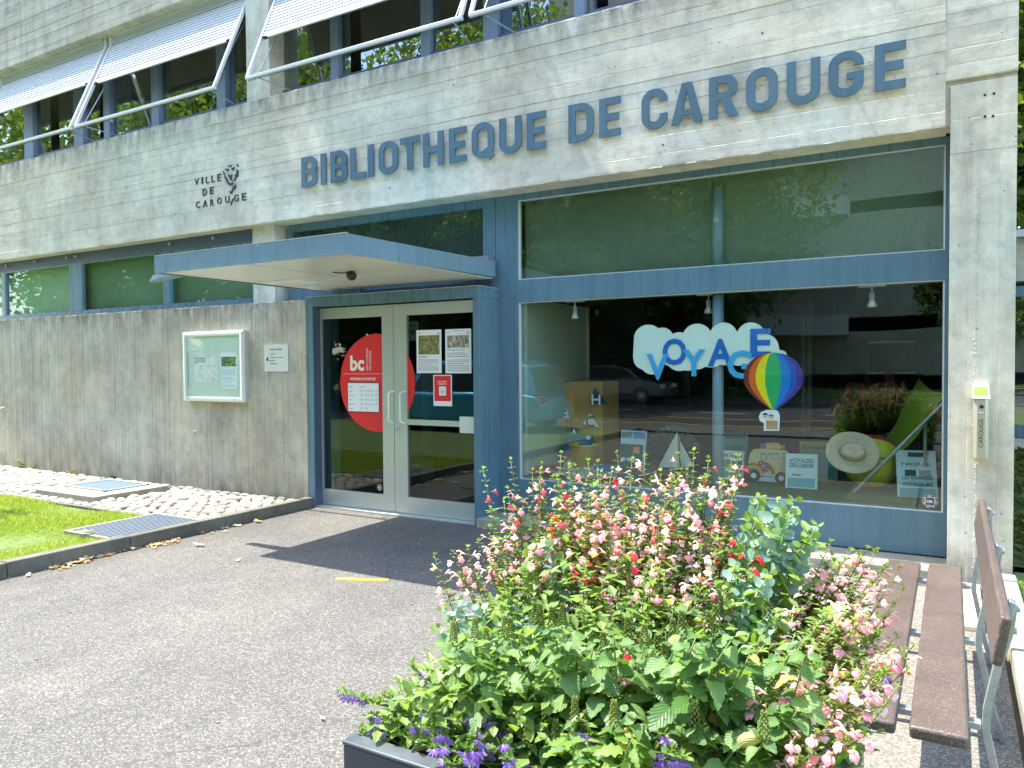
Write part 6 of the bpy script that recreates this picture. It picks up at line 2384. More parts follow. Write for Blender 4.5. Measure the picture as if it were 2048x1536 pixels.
def round_leaf(name, mat, seed):
    r = random.Random(seed)
    m = MB()
    m.v.append((.5, 0, -.06))
    for k in range(12):
        a = 2*math.pi*k/12
        m.v.append((.5+.5*math.cos(a)*(1+.04*math.sin(3*a+seed)), .46*math.sin(a), .05*math.cos(2*a+seed)))
    for k in range(12):
        m.face((0, 1+k, 1+(k+1) % 12))
    k = len(m.v)
    m.v += [(-.12, -.012, .0), (-.12, .012, .0), (.03, .012, .0), (.03, -.012, .0)]
    m.face((k, k+1, k+2, k+3))
    return mesh_of(m, name, mat, True)


EUCS = [round_leaf('leaf', M_EUC, i) for i in range(3)]
EUCY = [round_leaf('leaf', M_EUCY, i+5) for i in range(2)]


def flower_mesh(name, mats, seed, hood=1.0, lip=1.0):
    """two lipped sage flower pointing along +X, unit length"""
    r = random.Random(seed)
    m = MB()
    m.c = 0
    m.tube([(-.22, 0, -.04), (.02, 0, .02), (.16, 0, .03)], [.045, .085, .07], 6)   # calyx
    m.c = 1
    m.tube([(.10, 0, .02), (.32, 0, .07), (.52, 0, .08)], [.05, .085, .12], 7, False)
    # hood
    k = len(m.v)
    for i in range(4):
        s = i/3
        x = .48+.40*s*hood
        z = .19+.09*math.sin(s*2.6)-.10*s*s
        wd = .075*(1-s*.75)
        m.v += [(x, -wd, z-.05), (x, 0, z+.03), (x, wd, z-.05)]
    for i in range(3):
        q = k+3*i
        m.face((q, q+3, q+4, q+1))
        m.face((q+1, q+4, q+5, q+2))
    # lower lip: three lobes
    m.c = 2
    for (dy, ln, wd) in ((0, .48*lip, .17), (-.15, .34*lip, .12), (.15, .34*lip, .12)):
        k = len(m.v)
        pts = []
        for i in range(4):
            s = i/3
            x = .47+ln*.55*math.sin(s*1.9)
            z = -.02-ln*(s**1.4)
            w2 = wd*(.35+1.0*math.sin(min(1, s*1.05)*math.pi*.82))
            if i == 3:
                w2 = wd*.45
            m.v += [(x, dy*(1+.6*s)-w2, z+.03), (x+.03, dy*(1+.6*s), z), (x, dy*(1+.6*s)+w2, z+.03)]
        for i in range(3):
            q = k+3*i
            m.face((q, q+3, q+4, q+1))
            m.face((q+1, q+4, q+5, q+2))
    return mesh_of(m, name, mats, True)


F_PINK = [flower_mesh('flower', [M_CALYX, M_PINKW, M_PINK], i, 1.0+.15*i, .8+.15*i) for i in range(3)] + [flower_mesh('flower', [M_CALYX, M_PINKW, M_PINKW], 5, 1.1, .8)]
F_RED = [flower_mesh('flower', [M_TIP, M_PINKW, M_REDP], 8, .55, 1.35), flower_mesh('flower', [M_TIP, M_REDP, M_REDP], 9, .6, 1.45), flower_mesh('flower', [M_TIP, M_PINK, M_REDP], 10, .6, 1.3)]


def fan_flower(seed):
    m = MB()
    m.c = 1
    m.tube([(-.25, 0, -.02), (.0, 0, 0)], [.04, .09], 6)
    m.c = 0
    for k in range(5):
        a = R(-72+36*k)
        ca_, sa_ = math.cos(a), math.sin(a)
        q = len(m.v)
        for (s, wd, z) in ((.0, .04, 0), (.35, .12, .06), (.75, .15, .05), (1.0, .04, -.03)):
            cx_, cy_ = ca_*s, sa_*s
            m.v += [(cx_+sa_*wd, cy_-ca_*wd, z), (cx_, cy_, z+.03), (cx_-sa_*wd, cy_+ca_*wd, z)]
        for i in range(3):
            t = q+3*i
            m.face((t, t+3, t+4, t+1))
            m.face((t+1, t+4, t+5, t+2))
    m.c = 2
    m.disc((.04, 0, .06), (1, 0, 0), (0, 1, 0), .16, .12, 8)
    return mesh_of(m, 'flower', [M_PURP, M_STEM, M_LILAC], True)


F_FAN = [fan_flower(i) for i in range(2)]


def frame_m(p, d, up, size):
    """matrix whose X runs along d"""
    x = d.normalized()
    y = up.cross(x)
    if y.length < 1e-4:
        y = Vector((0, 1, 0)).cross(x)
    y.normalize()
    z = x.cross(y)
    s = size
    return Matrix(((x.x*s, y.x*s, z.x*s, p.x), (x.y*s, y.y*s, z.y*s, p.y), (x.z*s, y.z*s, z.z*s, p.z), (0, 0, 0, 1)))


rp = random.Random(2024)
UP = Vector((0, 0, 1))


def curve(base, tip, bow):
    c = base.lerp(tip, .5)+bow
    out = []
    for i in range(9):
        t = i/8
        out.append(base*(1-t)**2+c*(2*t*(1-t))+tip*t*t)
    return out


def along(pts, t):
    f = t*(len(pts)-1)
    i = min(int(f), len(pts)-2)
    return pts[i].lerp(pts[i+1], f-i), (pts[i+1]-pts[i]).normalized()


def small_leaf(mb, p, d, size, nrm=None, wid=.32):
    """a folded four point leaf added to a joined mesh"""
    d = d.normalized()
    side = (nrm or UP).cross(d)
    if side.length < 1e-3:
        side = Vector((1, 0, 0))
    side.normalize()
    n = d.cross(side)
    k = len(mb.v)
    mb.v += [tuple(p), tuple(p+d*size*.45+side*size*wid*.9+n*size*.06), tuple(p+d*size*.5-n*size*.03), tuple(p+d*size*.45-side*size*wid*.9+n*size*.06), tuple(p+d*size*.85+side*size*wid*.45-n*size*.02), tuple(p+d*size-n*size*.1), tuple(p+d*size*.85-side*size*wid*.45-n*size*.02)]
    mb.f += [(k, k+2, k+1), (k, k+3, k+2), (k+1, k+2, k+5, k+4), (k+2, k+3, k+6, k+5)]
    mb.m += [mb.c]*4


def rdir(el0, el1, az=None, spread=math.pi):
    a = rp.uniform(0, 2*math.pi) if az is None else az+rp.uniform(-spread, spread)
    e = R(rp.uniform(el0, el1))
    return Vector((math.cos(a)*math.cos(e), math.sin(a)*math.cos(e), math.sin(e)))


def base_near(tip, k=.55):
    cx, cy = (PX0+PX1)/2, (PY0+PY1)/2
    x = tip.x+(cx-tip.x)*rp.uniform(.25, .5)
    y = tip.y+(cy-tip.y)*rp.uniform(.2, .5)
    return Vector((min(max(x, PX0+.07), PX1-.07), min(max(y, PY0+.07), PY1-.07), PZ-.05))


TOCAM = Vector((.2, -1, .15)).normalized()


def sage(name, label, tips, kind, group, fl_n=(5, 9), fsize=.044, top=.42, leaves=True):
    """one sage plant: stems to the given tips, whorls of flowers near the top"""
    c = sum((t for t in tips), Vector())/len(tips)
    root = thing(name, label, 'plant', (c.x, min(max(c.y, PY0+.05), PY1-.05), PZ-.05), group)
    st = MB()
    fo = MB()
    for tip in tips:
        b = base_near(tip)
        ln = (tip-b).length
        bow = Vector((rp.uniform(-.05, .05), rp.uniform(-.05, .05), rp.uniform(.02, .08)))
        pts = curve(b, tip, bow)
        st.tube([tuple(p) for p in pts], [.0022-.0012*i/8 for i in range(9)], 5)
        # leaves in pairs
        if leaves:
            t = .22
            az = rp.uniform(0, 6.28)
            while t < 1-top*.55:
                p, d = along(pts, t)
                for s in (0, math.pi):
                    dd = Vector((math.cos(az+s), math.sin(az+s), rp.uniform(.1, .6)))
                    sz = rp.uniform(.022, .040)
                    small_leaf(fo, p, dd, sz, None, rp.uniform(.26, .36))
                    if rp.random() < .7:
                        small_leaf(fo, p, Vector((math.cos(az+s+.7), math.sin(az+s+.7), .8)), sz*.6)
                az += math.pi/2+rp.uniform(-.3, .3)
                t += .022/ln*1.15
        # flowering top
        n = rp.randint(*fl_n)
        t = 1-top
        az = rp.uniform(0, 6.28)
        steps = max(3, int(top*ln/.020))
        fl_at = set(rp.sample(range(steps*2), min(n, steps*2)))
        j = 0
        for i in range(steps):
            tt_ = 1-top+top*(i+.5)/steps
            p, d = along(pts, tt_)
            fade = 1-.5*i/steps
            for s in (0, math.pi):
                dd = Vector((math.cos(az+s), math.sin(az+s), rp.uniform(-.05, .45)))
                j += 1
                if (j-1) in fl_at and i < steps-1:
                    mats = F_RED if kind == 'red' else F_PINK
                    me = mats[rp.randrange(len(mats))]
                    if rp.random() < .6:
                        dd = (dd+TOCAM*rp.uniform(.2, 1.0)).normalized()
                    M = frame_m(p+dd*.012, dd, UP, fsize*rp.uniform(.58, .90))
                    link_mesh('flower', me, root, M=M)
                else:
                    # bud and calyx
                    q = p+dd.normalized()*.004
                    for _ in range(2):
                        small_leaf(fo, q, dd+rdir(-30, 60)*.4, .014*fade+.005, None, .28)
                small_leaf(fo, p, Vector((dd.x, dd.y, .9)), .014*fade, None, .3)
            az += math.pi/2
        for _ in range(4):
            small_leaf(fo, pts[-1], rdir(30, 85), .014, None, .4)
    obj('stems', st, M_STEMB if kind == 'pink' else M_STEM, root, smooth=True)
    obj('foliage', fo, M_SMALL if kind == 'red' else M_TIP, root, kind='stuff')
    return root


def T_(u, v, y):
    return at(u, v, y)


# --- red and white sage, back row
sage('red_sage', 'red and white sage stalk standing furthest left against the blue frame', [T_(966, 938, 2.18), T_(1016, 978, 2.15), T_(1008, 1000, 2.12)], 'red', 'red flowered sages', (3, 5), .036, .36)
sage('red_sage', 'red sage with a pair of red blooms before the blue base panel', [T_(1078, 960, 2.2), T_(1096, 1062, 2.1)], 'red', 'red flowered sages', (4, 6), .038, .30)
sage('red_sage', 'tallest red and white sage clump under the display books', [T_(1122, 908, 2.2), T_(1138, 930, 2.22), T_(1176, 922, 2.2), T_(1224, 940, 2.2), T_(1107, 955, 2.15)], 'red', 'red flowered sages', (3, 5), .036, .36)
sage('red_sage', 'red sage stalks rising in front of the model sailing boat', [T_(1388, 902, 2.2), T_(1362, 940, 2.2), T_(1352, 968, 2.18), T_(1330, 985, 2.15)], 'red', 'red flowered sages', (4, 6), .036, .36)
sage('red_sage', 'red sage stalks in front of the camper van cutout', [T_(1478, 915, 2.2), T_(1466, 985, 2.15), T_(1508, 1085, 2.05)], 'red', 'red flowered sages', (4, 6), .038, .34)
sage('red_sage', 'short red sage blooms inside the middle of the bouquet', [T_(1155, 1112, 2.0), T_(1248, 1078, 2.05), T_(1266, 1092, 2.03), T_(1172, 1128, 1.98), T_(1252, 1288, 1.75)], 'red', 'red flowered sages', (2, 4), .036, .16)
sage('red_sage', 'slender red tipped stalks standing highest behind the bouquet', [T_(1196, 925, 2.24), T_(1262, 962, 2.24), T_(1310, 950, 2.24), T_(1418, 918, 2.24), T_(1440, 962, 2.22), T_(1044, 1000, 2.2), T_(1080, 940, 2.22)], 'red', 'red flowered sages', (2, 3), .032, .30)
# --- pink sage


def fan(u0, u1, v0, v1, n, y0, y1, seed):
    r = random.Random(seed)
    out = []
    for i in range(n):
        u = u0+(u1-u0)*(i+r.random())/n
        v = r.uniform(v0, v1)
        out.append(at(u, v, r.uniform(y0, y1)))
    return out


pk = 'pink flowered sages'
sage('pink_sage', 'pale pink sage leaning furthest left over the asphalt', [T_(868, 1112, 1.95), T_(905, 1104, 1.98), T_(935, 1095, 2.0), T_(918, 1150, 1.92)], 'pink', pk, (5, 7), .042, .34)
sage('pink_sage', 'pink and white sage clump at the left back below the red stalk', fan(955, 1090, 1015, 1095, 9, 2.02, 2.18, 1), 'pink', pk, (7, 11), .042, .40)
sage('pink_sage', 'dense pink sage clump left of the middle', fan(1090, 1215, 945, 1050, 10, 2.1, 2.22, 2), 'pink', pk, (8, 12), .043, .42)
sage('pink_sage', 'dense pink sage clump in the middle under the sailing boat', fan(1205, 1345, 940, 1035, 10, 2.08, 2.22, 3), 'pink', pk, (8, 13), .045, .45)
sage('pink_sage', 'pink sage clump right of the middle under the camper van', fan(1340, 1480, 945, 1060, 9, 2.05, 2.22, 4), 'pink', pk, (8, 12), .045, .45)
sage('pink_sage', 'lower pink sage in the heart of the bouquet', fan(1190, 1460, 1080, 1200, 11, 1.92, 2.05, 5), 'pink', pk, (5, 9), .043, .34)
sage('pink_sage', 'pink sage at the right back before the concrete ledge', fan(1640, 1790, 1085, 1150, 9, 2.08, 2.22, 6), 'pink', pk, (6, 9), .045, .42)
sage('pink_sage', 'pink sage spilling over the front plank of the bench', fan(1700, 1820, 1160, 1290, 9, 1.95, 2.1, 7), 'pink', pk, (7, 10), .046, .40)
sage('pink_sage', 'pink sage reaching furthest right across the seat', fan(1760, 1838, 1290, 1350, 6, 1.85, 1.95, 8), 'pink', pk, (7, 10), .046, .40)
sage('pink_sage', 'deep pink sage cluster low at the right corner of the planter', fan(1560, 1790, 1330, 1430, 9, 1.62, 1.80, 9), 'pink', pk, (6, 9), .046, .40)
sage('pink_sage', 'pink sage hanging over the right rim near the bottom edge', fan(1590, 1740, 1440, 1520, 6, 1.52, 1.62, 10), 'pink', pk, (5, 8), .044, .36)
sage('pink_sage', 'single pink sage heads among the broad leaves at the front', [T_(1460, 1180, 1.9), T_(1235, 1340, 1.68), T_(1270, 1320, 1.7), T_(1560, 1240, 1.9), T_(1620, 1200, 1.95), T_(1150, 1290, 1.74)], 'pink', pk, (4, 6), .040, .24)


sage('pink_sage', 'thin pale pink stalks standing up behind the bouquet against the window sill', fan(1010, 1500, 905, 968, 17, 2.18, 2.26, 41), 'pink', pk, (5, 8), .036, .34)
sage('pink_sage', 'thin pale pink stalks standing against the paving at the right', fan(1600, 1800, 1105, 1190, 9, 2.1, 2.26, 42), 'pink', pk, (5, 8), .036, .40)


# --- fine leaved filler: upright green sage shoots
def shoots(name, label, tips, mat, seed, size=(.026, .044), group=None, dens=.02, wid=(.26, .36), from_=.12):
    c = sum((t for t in tips), Vector())/len(tips)
    root = thing(name, label, 'plant', (c.x, min(max(c.y, PY0+.05), PY1-.05), PZ-.05), group)
    st, fo = MB(), MB()
    for tip in tips:
        b = base_near(tip)
        pts = curve(b, tip, Vector((rp.uniform(-.06, .06), rp.uniform(-.06, .06), rp.uniform(.02, .06))))
        ln = (tip-b).length
        st.tube([tuple(p) for p in pts], [.0026-.0014*i/8 for i in range(9)], 5)
        t = from_
        az = rp.uniform(0, 6.28)
        while t < 1:
            p, d = along(pts, t)
            for s in (0, math.pi):
                dd = Vector((math.cos(az+s), math.sin(az+s), rp.uniform(.1, .8)))
                small_leaf(fo, p, dd, rp.uniform(*size)*(1-.45*t), None, rp.uniform(*wid))
                if rp.random() < .6:
                    small_leaf(fo, p, dd+rdir(-20, 60)*.9, rp.uniform(*size)*.6*(1-.4*t))
            az += math.pi/2+rp.uniform(-.3, .3)
            t += dens/ln
    obj('stems', st, M_STEM, root, smooth=True)
    obj('foliage', fo, mat, root, kind='stuff')


shoots('sage_shoots', 'fresh green leafy shoots filling the left half between the flowers', fan(930, 1290, 1120, 1240, 24, 1.85, 2.12, 21), M_SMALL, 1)
shoots('sage_shoots', 'fresh green leafy shoots filling the right half between the flowers', fan(1280, 1500, 1120, 1250, 20, 1.85, 2.12, 22), M_SMALL, 2)
shoots('yellow_green_shoots', 'yellowish fine leaved shoots at the right side above the rim', fan(1500, 1800, 1250, 1420, 34, 1.72, 1.98, 23), M_TIP, 3, (.016, .028), None, .014, (.14, .22))
shoots('sage_shoots', 'bright serrated leaf shoots beside the bench at the right', fan(1560, 1760, 1210, 1310, 18, 1.9, 2.05, 24), M_SMALL, 4, (.03, .05))
shoots('sage_shoots', 'low leafy shoots at the front edge of the planter', fan(1000, 1640, 1440, 1530, 34, 1.54, 1.66, 25), M_SMALL, 5, (.026, .04))


# --- broad leaved plants
def broad(name, label, tips, size, seed, spike=.35, meshes=None, group='broad leaved sages', stepk=.030):
    meshes = meshes or BROADS
    c = sum((t for t in tips), Vector())/len(tips)
    root = thing(name, label, 'plant', (c.x, min(max(c.y, PY0+.05), PY1-.05), PZ-.05), group)
    st, sp_ = MB(), MB()
    cnt = 0
    for tip in tips:
        b = base_near(tip)
        pts = curve(b, tip, Vector((rp.uniform(-.04, .04), rp.uniform(-.06, .02), rp.uniform(.0, .05))))
        ln = (tip-b).length
        st.tube([tuple(p) for p in pts], [.0036-.0018*i/8 for i in range(9)], 5)
        az = rp.uniform(0, 6.28)
        t = 1.0
        k = 0
        while t > .30 and cnt < 292:
            p, d = along(pts, t)
            sc_ = size*(.42+.17*min(k, 3.4))*rp.uniform(.85, 1.12)
            for s in (0, math.pi):
                dd = Vector((math.cos(az+s), math.sin(az+s), rp.uniform(-.35, .45)-.05*k))
                if rp.random() < .55:
                    dd = (dd.normalized()+TOCAM*rp.uniform(.1, .7))
                nrm = (UP*1.0+rdir(-20, 60)*.55+TOCAM*.35).normalized()
                M = frame_m(p+dd.normalized()*sc_*.16, dd, nrm, sc_)
                me_ = meshes[rp.randrange(len(meshes))]
                ch_ = rp.random()
                if meshes is BROADS and ch_ < .04:
                    me_ = OLDS[rp.randrange(2)]
                elif meshes is BROADS and ch_ < .24:
                    me_ = DEEPS[rp.randrange(3)]
                link_mesh('leaf', me_, root, M=M)
                cnt += 1
            az += math.pi/2+rp.uniform(-.25, .25)
            t -= stepk*(1+.35*k)/ln
            k += 1
        if rp.random() < spike:       # spike of green buds
            q, d = along(pts, .97)
            for i in range(9):
                pp = pts[-1]+Vector((0, 0, .006+i*.0062))
                for s in range(5):
                    a = s*1.257+i*.6
                    w_ = .0095*(1-i/13)
                    cpt = pp+Vector((math.cos(a)*w_, math.sin(a)*w_, 0))
                    sp_.tube([tuple(cpt), tuple(cpt+Vector((math.cos(a)*.003, math.sin(a)*.003, .005)))], [.0028, .0012], 5)
    obj('stems', st, M_STEM, root, smooth=True)
    if sp_.v:
        obj('bud_spikes', sp_, M_TIP, root, smooth=True, kind='stuff')
    return root


broad('broad_leaf_sage', 'broad heart leaved sage at the left flank of the bouquet', fan(890, 1060, 1270, 1400, 17, 1.62, 1.85, 31), .072, 1)
broad('broad_leaf_sage', 'broad heart leaved sage in the left centre with green bud spikes', fan(1020, 1230, 1250, 1400, 18, 1.62, 1.85, 32), .070, 2, .6)
broad('broad_leaf_sage', 'broad heart leaved sage right of the centre', fan(1220, 1440, 1255, 1400, 18, 1.60, 1.82, 33), .070, 3, .4)
broad('broad_leaf_sage', 'broad heart leaved sage at the right front below the pink heads', fan(1400, 1620, 1260, 1430, 19, 1.60, 1.82, 34), .066, 4, .4)
broad('broad_leaf_sage', 'broad heart leaved sage lowest at the front rim', fan(1040, 1600, 1420, 1510, 20, 1.53, 1.62, 35), .070, 5, .35)
broad('broad_leaf_sage', 'upper broad leaved sage behind the centre of the bouquet', fan(1080, 1560, 1170, 1250, 11, 1.85, 2.0, 36), .058, 6, .3)
broad('toothed_plant', 'light green toothed rosette leaves at the bottom centre', fan(1120, 1290, 1470, 1530, 8, 1.50, 1.56, 37), .065, 7, 0, TOOTH, None, .012)


# --- eucalyptus sprigs
def euca(name, label, tips, size, yel=.25, step=.021):
    c = sum((t for t in tips), Vector())/len(tips)
    root = thing(name, label, 'plant', (c.x, min(max(c.y, PY0+.05), PY1-.05), PZ-.05))
    st = MB()
    for tip in tips:
        b = base_near(tip)
        pts = curve(b, tip, Vector((rp.uniform(-.03, .03), rp.uniform(-.03, .03), rp.uniform(.02, .1))))
        ln = (tip-b).length
        st.tube([tuple(p) for p in pts], [.0026-.0014*i/8 for i in range(9)], 5)
        az = rp.uniform(0, 6.28)
        t = .995
        k = 0
        while t > .42:
            p, d = along(pts, t)
            s_ = size*(.5+.5*min(1, k/4))*rp.uniform(.85, 1.1)
            for s in (0, math.pi):
                dd = Vector((math.cos(az+s), math.sin(az+s), rp.uniform(.0, .8)))
                nrm = (TOCAM+UP*.7+rdir(-60, 60)*.8).normalized()
                me = EUCY[rp.randrange(2)] if (rp.random() < yel or k < 1) else EUCS[rp.randrange(3)]
                link_mesh('leaf', me, root, M=frame_m(p+dd.normalized()*.004, dd, nrm, s_))
            az += math.pi/2+rp.uniform(-.3, .3)
            t -= step/ln
            k += 1
    obj('stems', st, M_STEM, root, smooth=True)


euca('eucalyptus', 'blue green eucalyptus sprigs at the left flank', [T_(885, 1215, 1.85), T_(915, 1200, 1.88), T_(955, 1205, 1.85), T_(1000, 1225, 1.85), T_(1035, 1205, 1.88), T_(870, 1255, 1.82), T_(940, 1250, 1.8), T_(985, 1270, 1.8)], .034, .12)
euca('eucalyptus', 'tall yellow green eucalyptus sprig standing before the blue base panel', [T_(1522, 992, 2.15), T_(1556, 1000, 2.12), T_(1590, 998, 2.14), T_(1636, 1050, 2.12), T_(1512, 1040, 2.1), T_(1580, 1035, 2.1), T_(1610, 1075, 2.1)], .036, .55)
euca('eucalyptus', 'blue green eucalyptus sprigs in the right centre of the bouquet', [T_(1470, 1130, 2.0), T_(1500, 1150, 2.0), T_(1540, 1145, 2.0), T_(1450, 1180, 1.95), T_(1485, 1215, 1.92), T_(1555, 1225, 1.92), T_(1100, 1075, 2.05), T_(1060, 1090, 2.05)], .036, .15)
euca('eucalyptus', 'small drooping eucalyptus sprig below the right rim by the bench', [T_(1768, 1468, 1.95), T_(1745, 1430, 1.95)], .022, .1)

# --- purple fan flowers
def scaevola(name, label, tips, n, size=.030):
    c = sum((t for t in tips), Vector())/len(tips)
    root = thing(name, label, 'plant', (c.x, min(max(c.y, PY0+.05), PY1-.05), PZ-.03))
    st, fo = MB(), MB()
    for tip in tips:
        b = base_near(tip)
        b.z = PZ-.02
        pts = curve(b, tip, Vector((0, 0, rp.uniform(.0, .05))))
        ln = (tip-b).length
        st.tube([tuple(p) for p in pts], [.003-.0012*i/8 for i in range(9)], 5)
        t = .15
        while t < 1.0:
            p, d = along(pts, t)
            for _ in range(3):
                small_leaf(fo, p, rdir(-10, 70)+d*.4, rp.uniform(.018, .034), None, .24)
            t += .013/ln
        for k in range(n):
            t = 1-rp.uniform(.03, .5)
            p, d = along(pts, t)
            dd = (rdir(0, 60)+TOCAM*.8).normalized()
            nrm = (dd*.2+UP*.3+TOCAM+rdir(-40, 60)*.5).normalized()
            x = nrm.orthogonal()
            up_ = (UP-nrm*UP.dot(nrm)).normalized()
            link_mesh('flower', F_FAN[k % 2], root, M=frame_m(p+dd*.016, (-up_+rdir(-30, 30)*.4), nrm, size*rp.uniform(.6, .95)))
        for _ in range(7):
            small_leaf(fo, pts[-1], rdir(20, 85), rp.uniform(.012, .022), None, .28)
    obj('stems', st, M_STEM, root, smooth=True)
    obj('foliage', fo, M_SMALL, root, kind='stuff')


scaevola('fan_flower', 'purple fan flowers trailing over the left corner of the planter', [T_(678, 1388, 1.56), T_(700, 1400, 1.57), T_(770, 1392, 1.62), T_(824, 1335, 1.68), T_(740, 1440, 1.58), T_(790, 1445, 1.56), T_(720, 1465, 1.55)], 3, .024)
scaevola('fan_flower', 'purple fan flowers along the front rim at the bottom left', [T_(830, 1455, 1.55), T_(870, 1470, 1.54), T_(905, 1440, 1.58), T_(945, 1475, 1.53), T_(980, 1500, 1.51), T_(930, 1500, 1.51), T_(860, 1500, 1.51), T_(1010, 1520, 1.50), T_(890, 1530, 1.49), T_(850, 1430, 1.62), T_(960, 1440, 1.6)], 4, .026)
scaevola('fan_flower', 'purple fan flowers low among leaves at the bottom centre', [T_(1330, 1468, 1.55), T_(1345, 1500, 1.52), T_(1365, 1515, 1.5), T_(1182, 1475, 1.56)], 5)
scaevola('fan_flower', 'few purple fan flowers at the right side by the bench', [T_(1750, 1270, 1.95), T_(1725, 1360, 1.85), T_(1770, 1345, 1.85), T_(1690, 1480, 1.6)], 2, .024)

# --- inner filler: leaves deep in the planter so that nothing is see through
fo = MB()
rf = random.Random(77)
env = []
for i in range(4200):
    x = rf.uniform(PX0+.04, PX1+.02)
    y = rf.uniform(PY0+.05, PY1)
    k = (y-PY0)/(PY1-PY0)
    ex = min(1, (x-PX0)/.35)*min(1, (PX1+.10-x)/.22)
    zt_max = PZ+.02+(.13+.46*k)*max(0, ex)**.6
    z = rf.uniform(PZ-.03, max(PZ, zt_max))
    small_leaf(fo, Vector((x, y, z)), rdir(-20, 60), rf.uniform(.03, .055), None, rf.uniform(.28, .38))
fl = obj('underplanting', fo, M_SMALL, kind='stuff')
tag(fl, 'mass of green leaves low inside the planter under the flowers', 'foliage')
# a pale folded dry leaf
q = T_(1440, 1440, 1.58)
dl_ = link_mesh('dry_leaf', mesh_of(MB().lathe([(.0, 0), (.02, .03), (.026, .07), (.018, .11), (.004, .13)], (0, 0, 0), 10), 'dry_leaf', leafmat('dry_leaf', ((.38, .40, .16), (.50, .46, .22)), .4, .6), True), None, M=frame_m(q+Vector((0.02, 0, -.05)), Vector((.1, .2, 1)), Vector((1, 0, .9)), .6) @ Matrix.Rotation(R(35), 4, 'Y'))
tag(dl_, 'pale yellow green rolled dry leaf among the broad leaves', 'dry leaf')

# ------------------------------------------------------------------ weeds, litter, sprigs at the left
def weed(name, label, p, n, size, h_, mat, spread=1.0, shape=.32):
    root = thing(name, label, 'plant', tuple(p))
    st, fo = MB(), MB()
    for i in range(n):
        d = rdir(20, 85)
        tip = p+Vector((d.x*h_*spread, d.y*h_*spread*.6, d.z*h_))
        st.tube([tuple(p), tuple(p.lerp(tip, .5)+Vector((0, 0, h_*.08))), tuple(tip)], .0015, 4)
        for k in range(4):
            small_leaf(fo, p.lerp(tip, .5+.16*k), rdir(-20, 50), size*rp.uniform(.6, 1.1), None, shape)
    obj('stems', st, M_STEM, root, kind='stuff')
    obj('foliage', fo, mat, root, kind='stuff')


weed('wall_weed', 'pale leafed weed at the wall foot in the far left cobbles', at(35, 941, YL-.05), 9, .07, .16, M_EUCY)
weed('wall_weed', 'thin grassy weed at the wall foot beside the leafy weed', at(66, 944, YL-.04), 8, .05, .12, M_TIP, 1, .1)
weed('wall_weed', 'dry brownish weed tuft at the wall left of the hatch', at(143, 953, YL-.04), 8, .05, .10, leafmat('dry_weed', ((.30, .22, .08), (.36, .34, .12)), .3, .6, False), 1, .12)
weed('wall_weed', 'small green weed at the wall just left of the hatch slab', at(168, 958, YL-.04), 6, .04, .07, M_SMALL)
weed('wall_weed', 'low dark moss weed at the wall above the hatch', at(225, 960, YL-.03), 16, .03, .05, plain('dark_moss', (.03, .045, .015), .9))
sh_ = thing('shrub', 'tip of a green shrub reaching in from the left edge before the low wall', 'shrub', (-9.0, 3.9, .05))
fo, st = MB(), MB()
for i in range(34):
    d = rdir(-10, 75)
    tip = Vector((-8.72, 3.9, 1.12))+Vector((d.x*.30, d.y*.3, d.z*.16-.05))
    st.tube([(-9.0, 3.9, .05), (-8.95, 3.9, .7), tuple(tip)], [.006, .004, .0015], 5)
    for k in range(7):
        small_leaf(fo, Vector((-8.95, 3.9, .7)).lerp(tip, .45+.09*k), rdir(-20, 60), rp.uniform(.05, .08), None, .34)
obj('stems', st, M_STEM, sh_, kind='stuff')
obj('foliage', fo, M_EUCY, sh_, kind='stuff')

# fallen leaves along the kerb
def dead_leaf_mesh(i, mat):
    r_ = random.Random(300+i)
    m = MB()
    m.v.append((0, 0, .010))
    k = 9
    for j in range(k):
        a = 2*math.pi*j/k
        rad = .5*(1-.38*(j % 2))*r_.uniform(.8, 1.1)
        m.v.append((rad*math.cos(a), rad*.75*math.sin(a), .02+.22*r_.random()))
    for j in range(k):
        m.face((0, 1+j, 1+(j+1) % k))
    return mesh_of(m, 'fallen_leaf', mat)


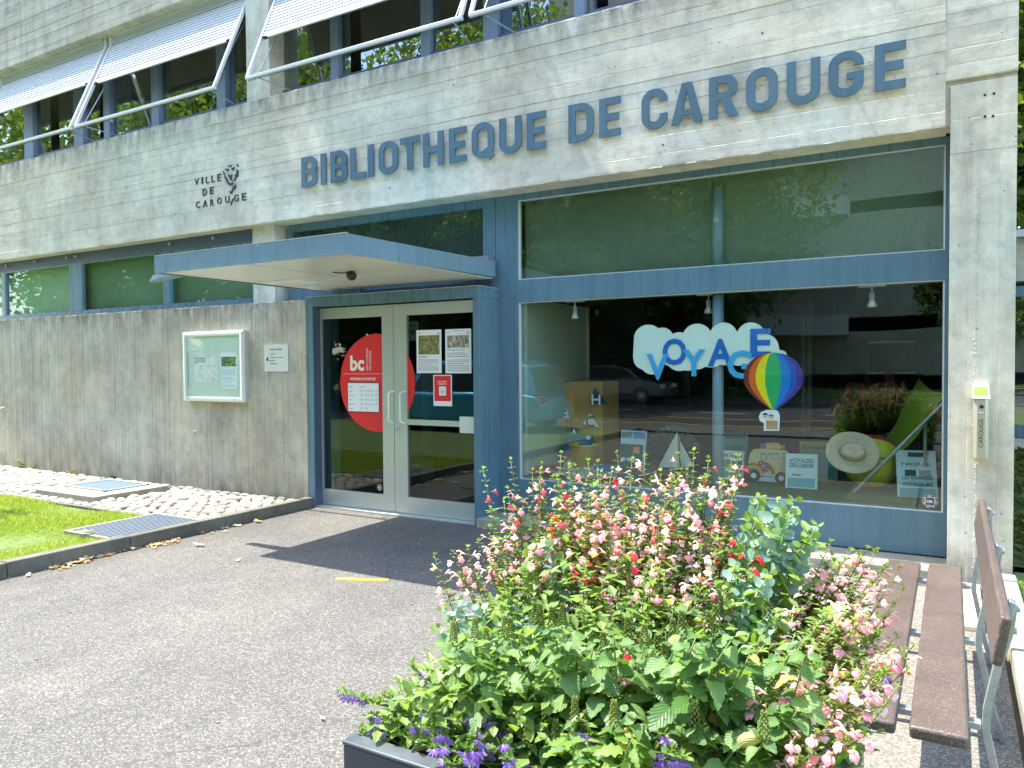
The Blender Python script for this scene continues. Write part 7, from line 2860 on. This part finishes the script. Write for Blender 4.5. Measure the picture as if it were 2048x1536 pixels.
dm = [leafmat('dead_leaf_tan', ((.52, .40, .24), (.62, .52, .36)), .25, .7, False), leafmat('dead_leaf_rust', ((.32, .12, .05), (.42, .20, .10)), .25, .7, False), leafmat('dead_leaf_pale', ((.60, .58, .42), (.66, .62, .48)), .25, .7, False), leafmat('dead_leaf_green', ((.32, .36, .12), (.42, .42, .16)), .25, .7, False)]
DLM = [dead_leaf_mesh(i, dm[i % 4]) for i in range(8)]
big = [(387, 1065, 2, .13, 'rust brown curled leaf on the asphalt close to the kerb', 1), (515, 1043, 3, .10, 'green yellow leaf on the asphalt near the doors', 3), (398, 1090, 2, .10, 'pale leaf lying flat in front of the leaf pile', 2), (165, 1065, 0, .14, 'orange tan leaf on the corner of the steel grate', 0), (175, 1118, 0, .13, 'large tan leaf in the litter by the kerb, left pile', 0), (318, 1080, 0, .12, 'large tan leaf on the middle leaf pile', 4), (250, 1094, 0, .10, 'pale leaf pressed against the kerb between the two piles', 2), (56, 1150, 2, .06, 'small pale leaf at the far left of the path', 2), (476, 1120, 2, .05, 'small pale leaf on the asphalt right of the kerb', 2), (645, 1436, 2, .03, 'small cream leaf scrap on the asphalt by the planter', 2), (468, 1051, 0, .06, 'small tan leaf at the kerb between brown and green leaves', 0), (424, 1065, 0, .05, 'small ochre leaf at the kerb beside the rust brown leaf', 0)]
for (u, v, _, s, lab, mi) in big:
    z = .11 if 'grate' in lab else .012
    p = gz(u, v, z)
    o = link_mesh('fallen_leaf', DLM[mi], None, M=Matrix.Translation(p) @ Matrix.Rotation(rp.uniform(0, 6), 4, 'Z') @ Matrix.Diagonal((s*1.3, s, s, 1)))
    tag(o, lab, 'leaf')
sc_m = MB()
lit = random.Random(5)
for (u0, v0, u1, v1, n) in ((100, 1135, 180, 1120, 50), (300, 1092, 360, 1078, 60), (150, 1124, 215, 1108, 26), (400, 1070, 480, 1050, 10), (215, 1108, 300, 1085, 12)):
    for i in range(n):
        t = lit.random()
        p = gz(u0+(u1-u0)*t+lit.gauss(0, 3), v0+(v1-v0)*t+lit.gauss(0, 2.5), .006)
        if p.x < KX+.01:
            p.x = KX+.01+lit.random()*.05
        me = DLM[lit.randrange(8)]
        s = lit.uniform(.02, .06)
        M = Matrix.Translation(p) @ Matrix.Rotation(lit.uniform(0, 6), 4, 'Z') @ Matrix.Diagonal((s*1.3, s, s*1.4, 1))
        sc_m.add([tuple(q_.co) for q_ in me.vertices], [tuple(q_.vertices) for q_ in me.polygons], M, [lit.choice((0, 0, 1, 2))]*len(me.polygons))
o = obj('leaf_litter', sc_m, dm[:3], kind='stuff')
tag(o, 'small dead leaves and crumbs piled along the foot of the kerb', 'leaf litter')
gr = MB()
for i in range(160):
    p = Vector((lit.uniform(-5.9, -.9), lit.uniform(2.0, 5.9), .002))
    if lit.random() < .5:
        p.x = KX+abs(lit.gauss(0, .15))
    s = lit.uniform(.002, .006)
    gr.box(p.x-s, p.x+s, p.y-s, p.y+s, .0, s*1.3)
o = obj('loose_grit', gr, M_SLAB, kind='stuff')
tag(o, 'scattered pale grit on the asphalt path', 'grit')
